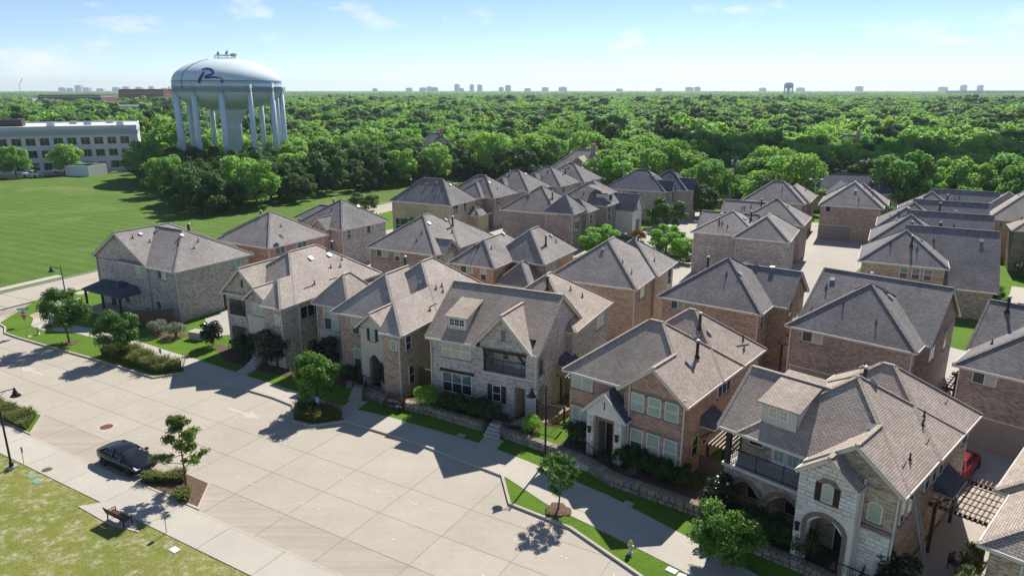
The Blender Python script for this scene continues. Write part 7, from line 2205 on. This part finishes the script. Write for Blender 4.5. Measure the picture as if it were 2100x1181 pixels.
# ------------------------------------------------------------------ power lines and tall lights
M['pole'] = plain('utility_pole_wood', (.20, .16, .13), .9, .2, 2)
PP = [(-150, 310), (-40, 212), (28, 186), (50, 160), (120, 118)]
tops = []
for k, (x, y) in enumerate(PP[1:4]):
    o = thing('utility_pole', ['wooden utility pole left of the row of four houses', 'wooden utility pole behind the farthest row house', 'wooden utility pole with transformers near the alley end'][k], 'utility pole', (x, y, 0), R(-30), 'utility poles')
    b = MB(); b.tube([(0, 0, -.5), (0, 0, 11.5)], [.16, .11], 8); b.build('pole', M['pole'], o); b = MB(); b.box(-1.2, -.06, 10.6, 1.2, .06, 10.75); b.build('crossarm', M['pole'], o)
    if k == 2:
        for xx in (-.7, .5): b = MB(); b.lathe([(.22, 9.0), (.22, 9.9), (.05, 10.0)], 10, (xx, .1, 0)); b.build('transformer', M['steel'], o)
for j, (dx, z) in enumerate(((-1.1, 10.75), (0, 11.4), (1.1, 10.75), (0, 8.2))):
    b = MB()
    for (x0, y0), (x1, y1) in zip(PP[:-1], PP[1:]):
        pts = [(x0 + (x1 - x0) * t + dx * .87, y0 + (y1 - y0) * t - dx * .5, z - 1.6 * 4 * t * (1 - t)) for t in [i / 12 for i in range(13)]]
        b.tube(pts, .022, 4, False)
    tag(b.build('power_line', M['pipe']), ['thin power line on the near end of the crossarms', 'thin power line along the pole tops', 'thin power line on the far end of the crossarms', 'lowest cable strung between the utility poles'][j], 'cable', 'overhead cables')
def twin_light(label, x, y, h=8.0):
    o = thing('tall_light', label, 'street lamp', (x, y, 0), 0, 'tall grey street lights'); b = MB(); b.tube([(0, 0, 0), (0, 0, h - 1)], [.1, .07], 8); b.build('pole', M['steel'], o)
    for s in (-1, 1): b = MB(); b.tube([(0, 0, h - 1), (s * .5, 0, h - .3), (s * 1.1, 0, h)], .05, 6); b.build('arm', M['steel'], o); b = MB(); b.box(s * 1.1 - .3, -.14, h - .05, s * 1.1 + .3, .14, h + .12); b.build('lamp_head', M['white'], o)
twin_light('tall two armed street light behind the farthest row house', 26.8, 171.0); twin_light('tall street light left of the big dark tree behind the tan house', -27.0, 222.0); twin_light('tall street light beside the end garage', 60.4, 141.0)
# satellite dishes
def dish(label, hx, hy, hz, rz):
    o = thing('satellite_dish', label, 'satellite dish', (hx, hy, hz), rz, 'satellite dishes'); b = MB(); b.tube([(0, 0, -.3), (0, 0, .25)], .025, 6); b.build('mount', M['steel'], o)
    b = MB(); b.lathe([(0, 0), (.2, .03), (.36, .1)], 16); b.build('dish', M['vent'], o, True, (0, 0, .3), (R(60), 0, 0)); b = MB(); b.bar((0, 0, .25), (0, -.4, .3), .02, .02); b.build('feed_arm', M['steel'], o)
dish('grey satellite dish on the right eave of the rust brick house', -29.5, 88.6, 6.75, R(160)); dish('satellite dish on the low wing of the tan brick house', -6.2, 126.0, 4.4, R(160))

# ------------------------------------------------------------------ passing cloud high above (its shade lies on the right hand wood)
M['cloud'] = plain('cloud_white', (.8, .8, .8), 1.0, .02, .02)
cl_ = MB()
hgt = 560.0
cx0, cy0 = 130.0, 182.0
off = hgt / math.tan(R(SUN_EL))
ccx, ccy = cx0 + off * math.sin(R(SUN_AZ)), cy0 + off * math.cos(R(SUN_AZ))
rr = random.Random(4)
for k in range(70):
    u, v = rr.uniform(-80, 170), rr.uniform(-30, 34)
    a = R(-12)
    x, y = u * math.cos(a) - v * math.sin(a), u * math.sin(a) + v * math.cos(a)
    r_ = rr.uniform(11, 19)
    n = 7
    cl_.lathe([(r_ * math.sin(math.pi * i / n), -r_ * .6 * math.cos(math.pi * i / n)) for i in range(n + 1)], 10, (ccx + x, ccy + y, hgt + rr.uniform(-5, 5)))
tag(cl_.build('cloud', M['cloud'], None, True), 'small white cloud passing high above the wood', 'cloud', None, 'stuff')
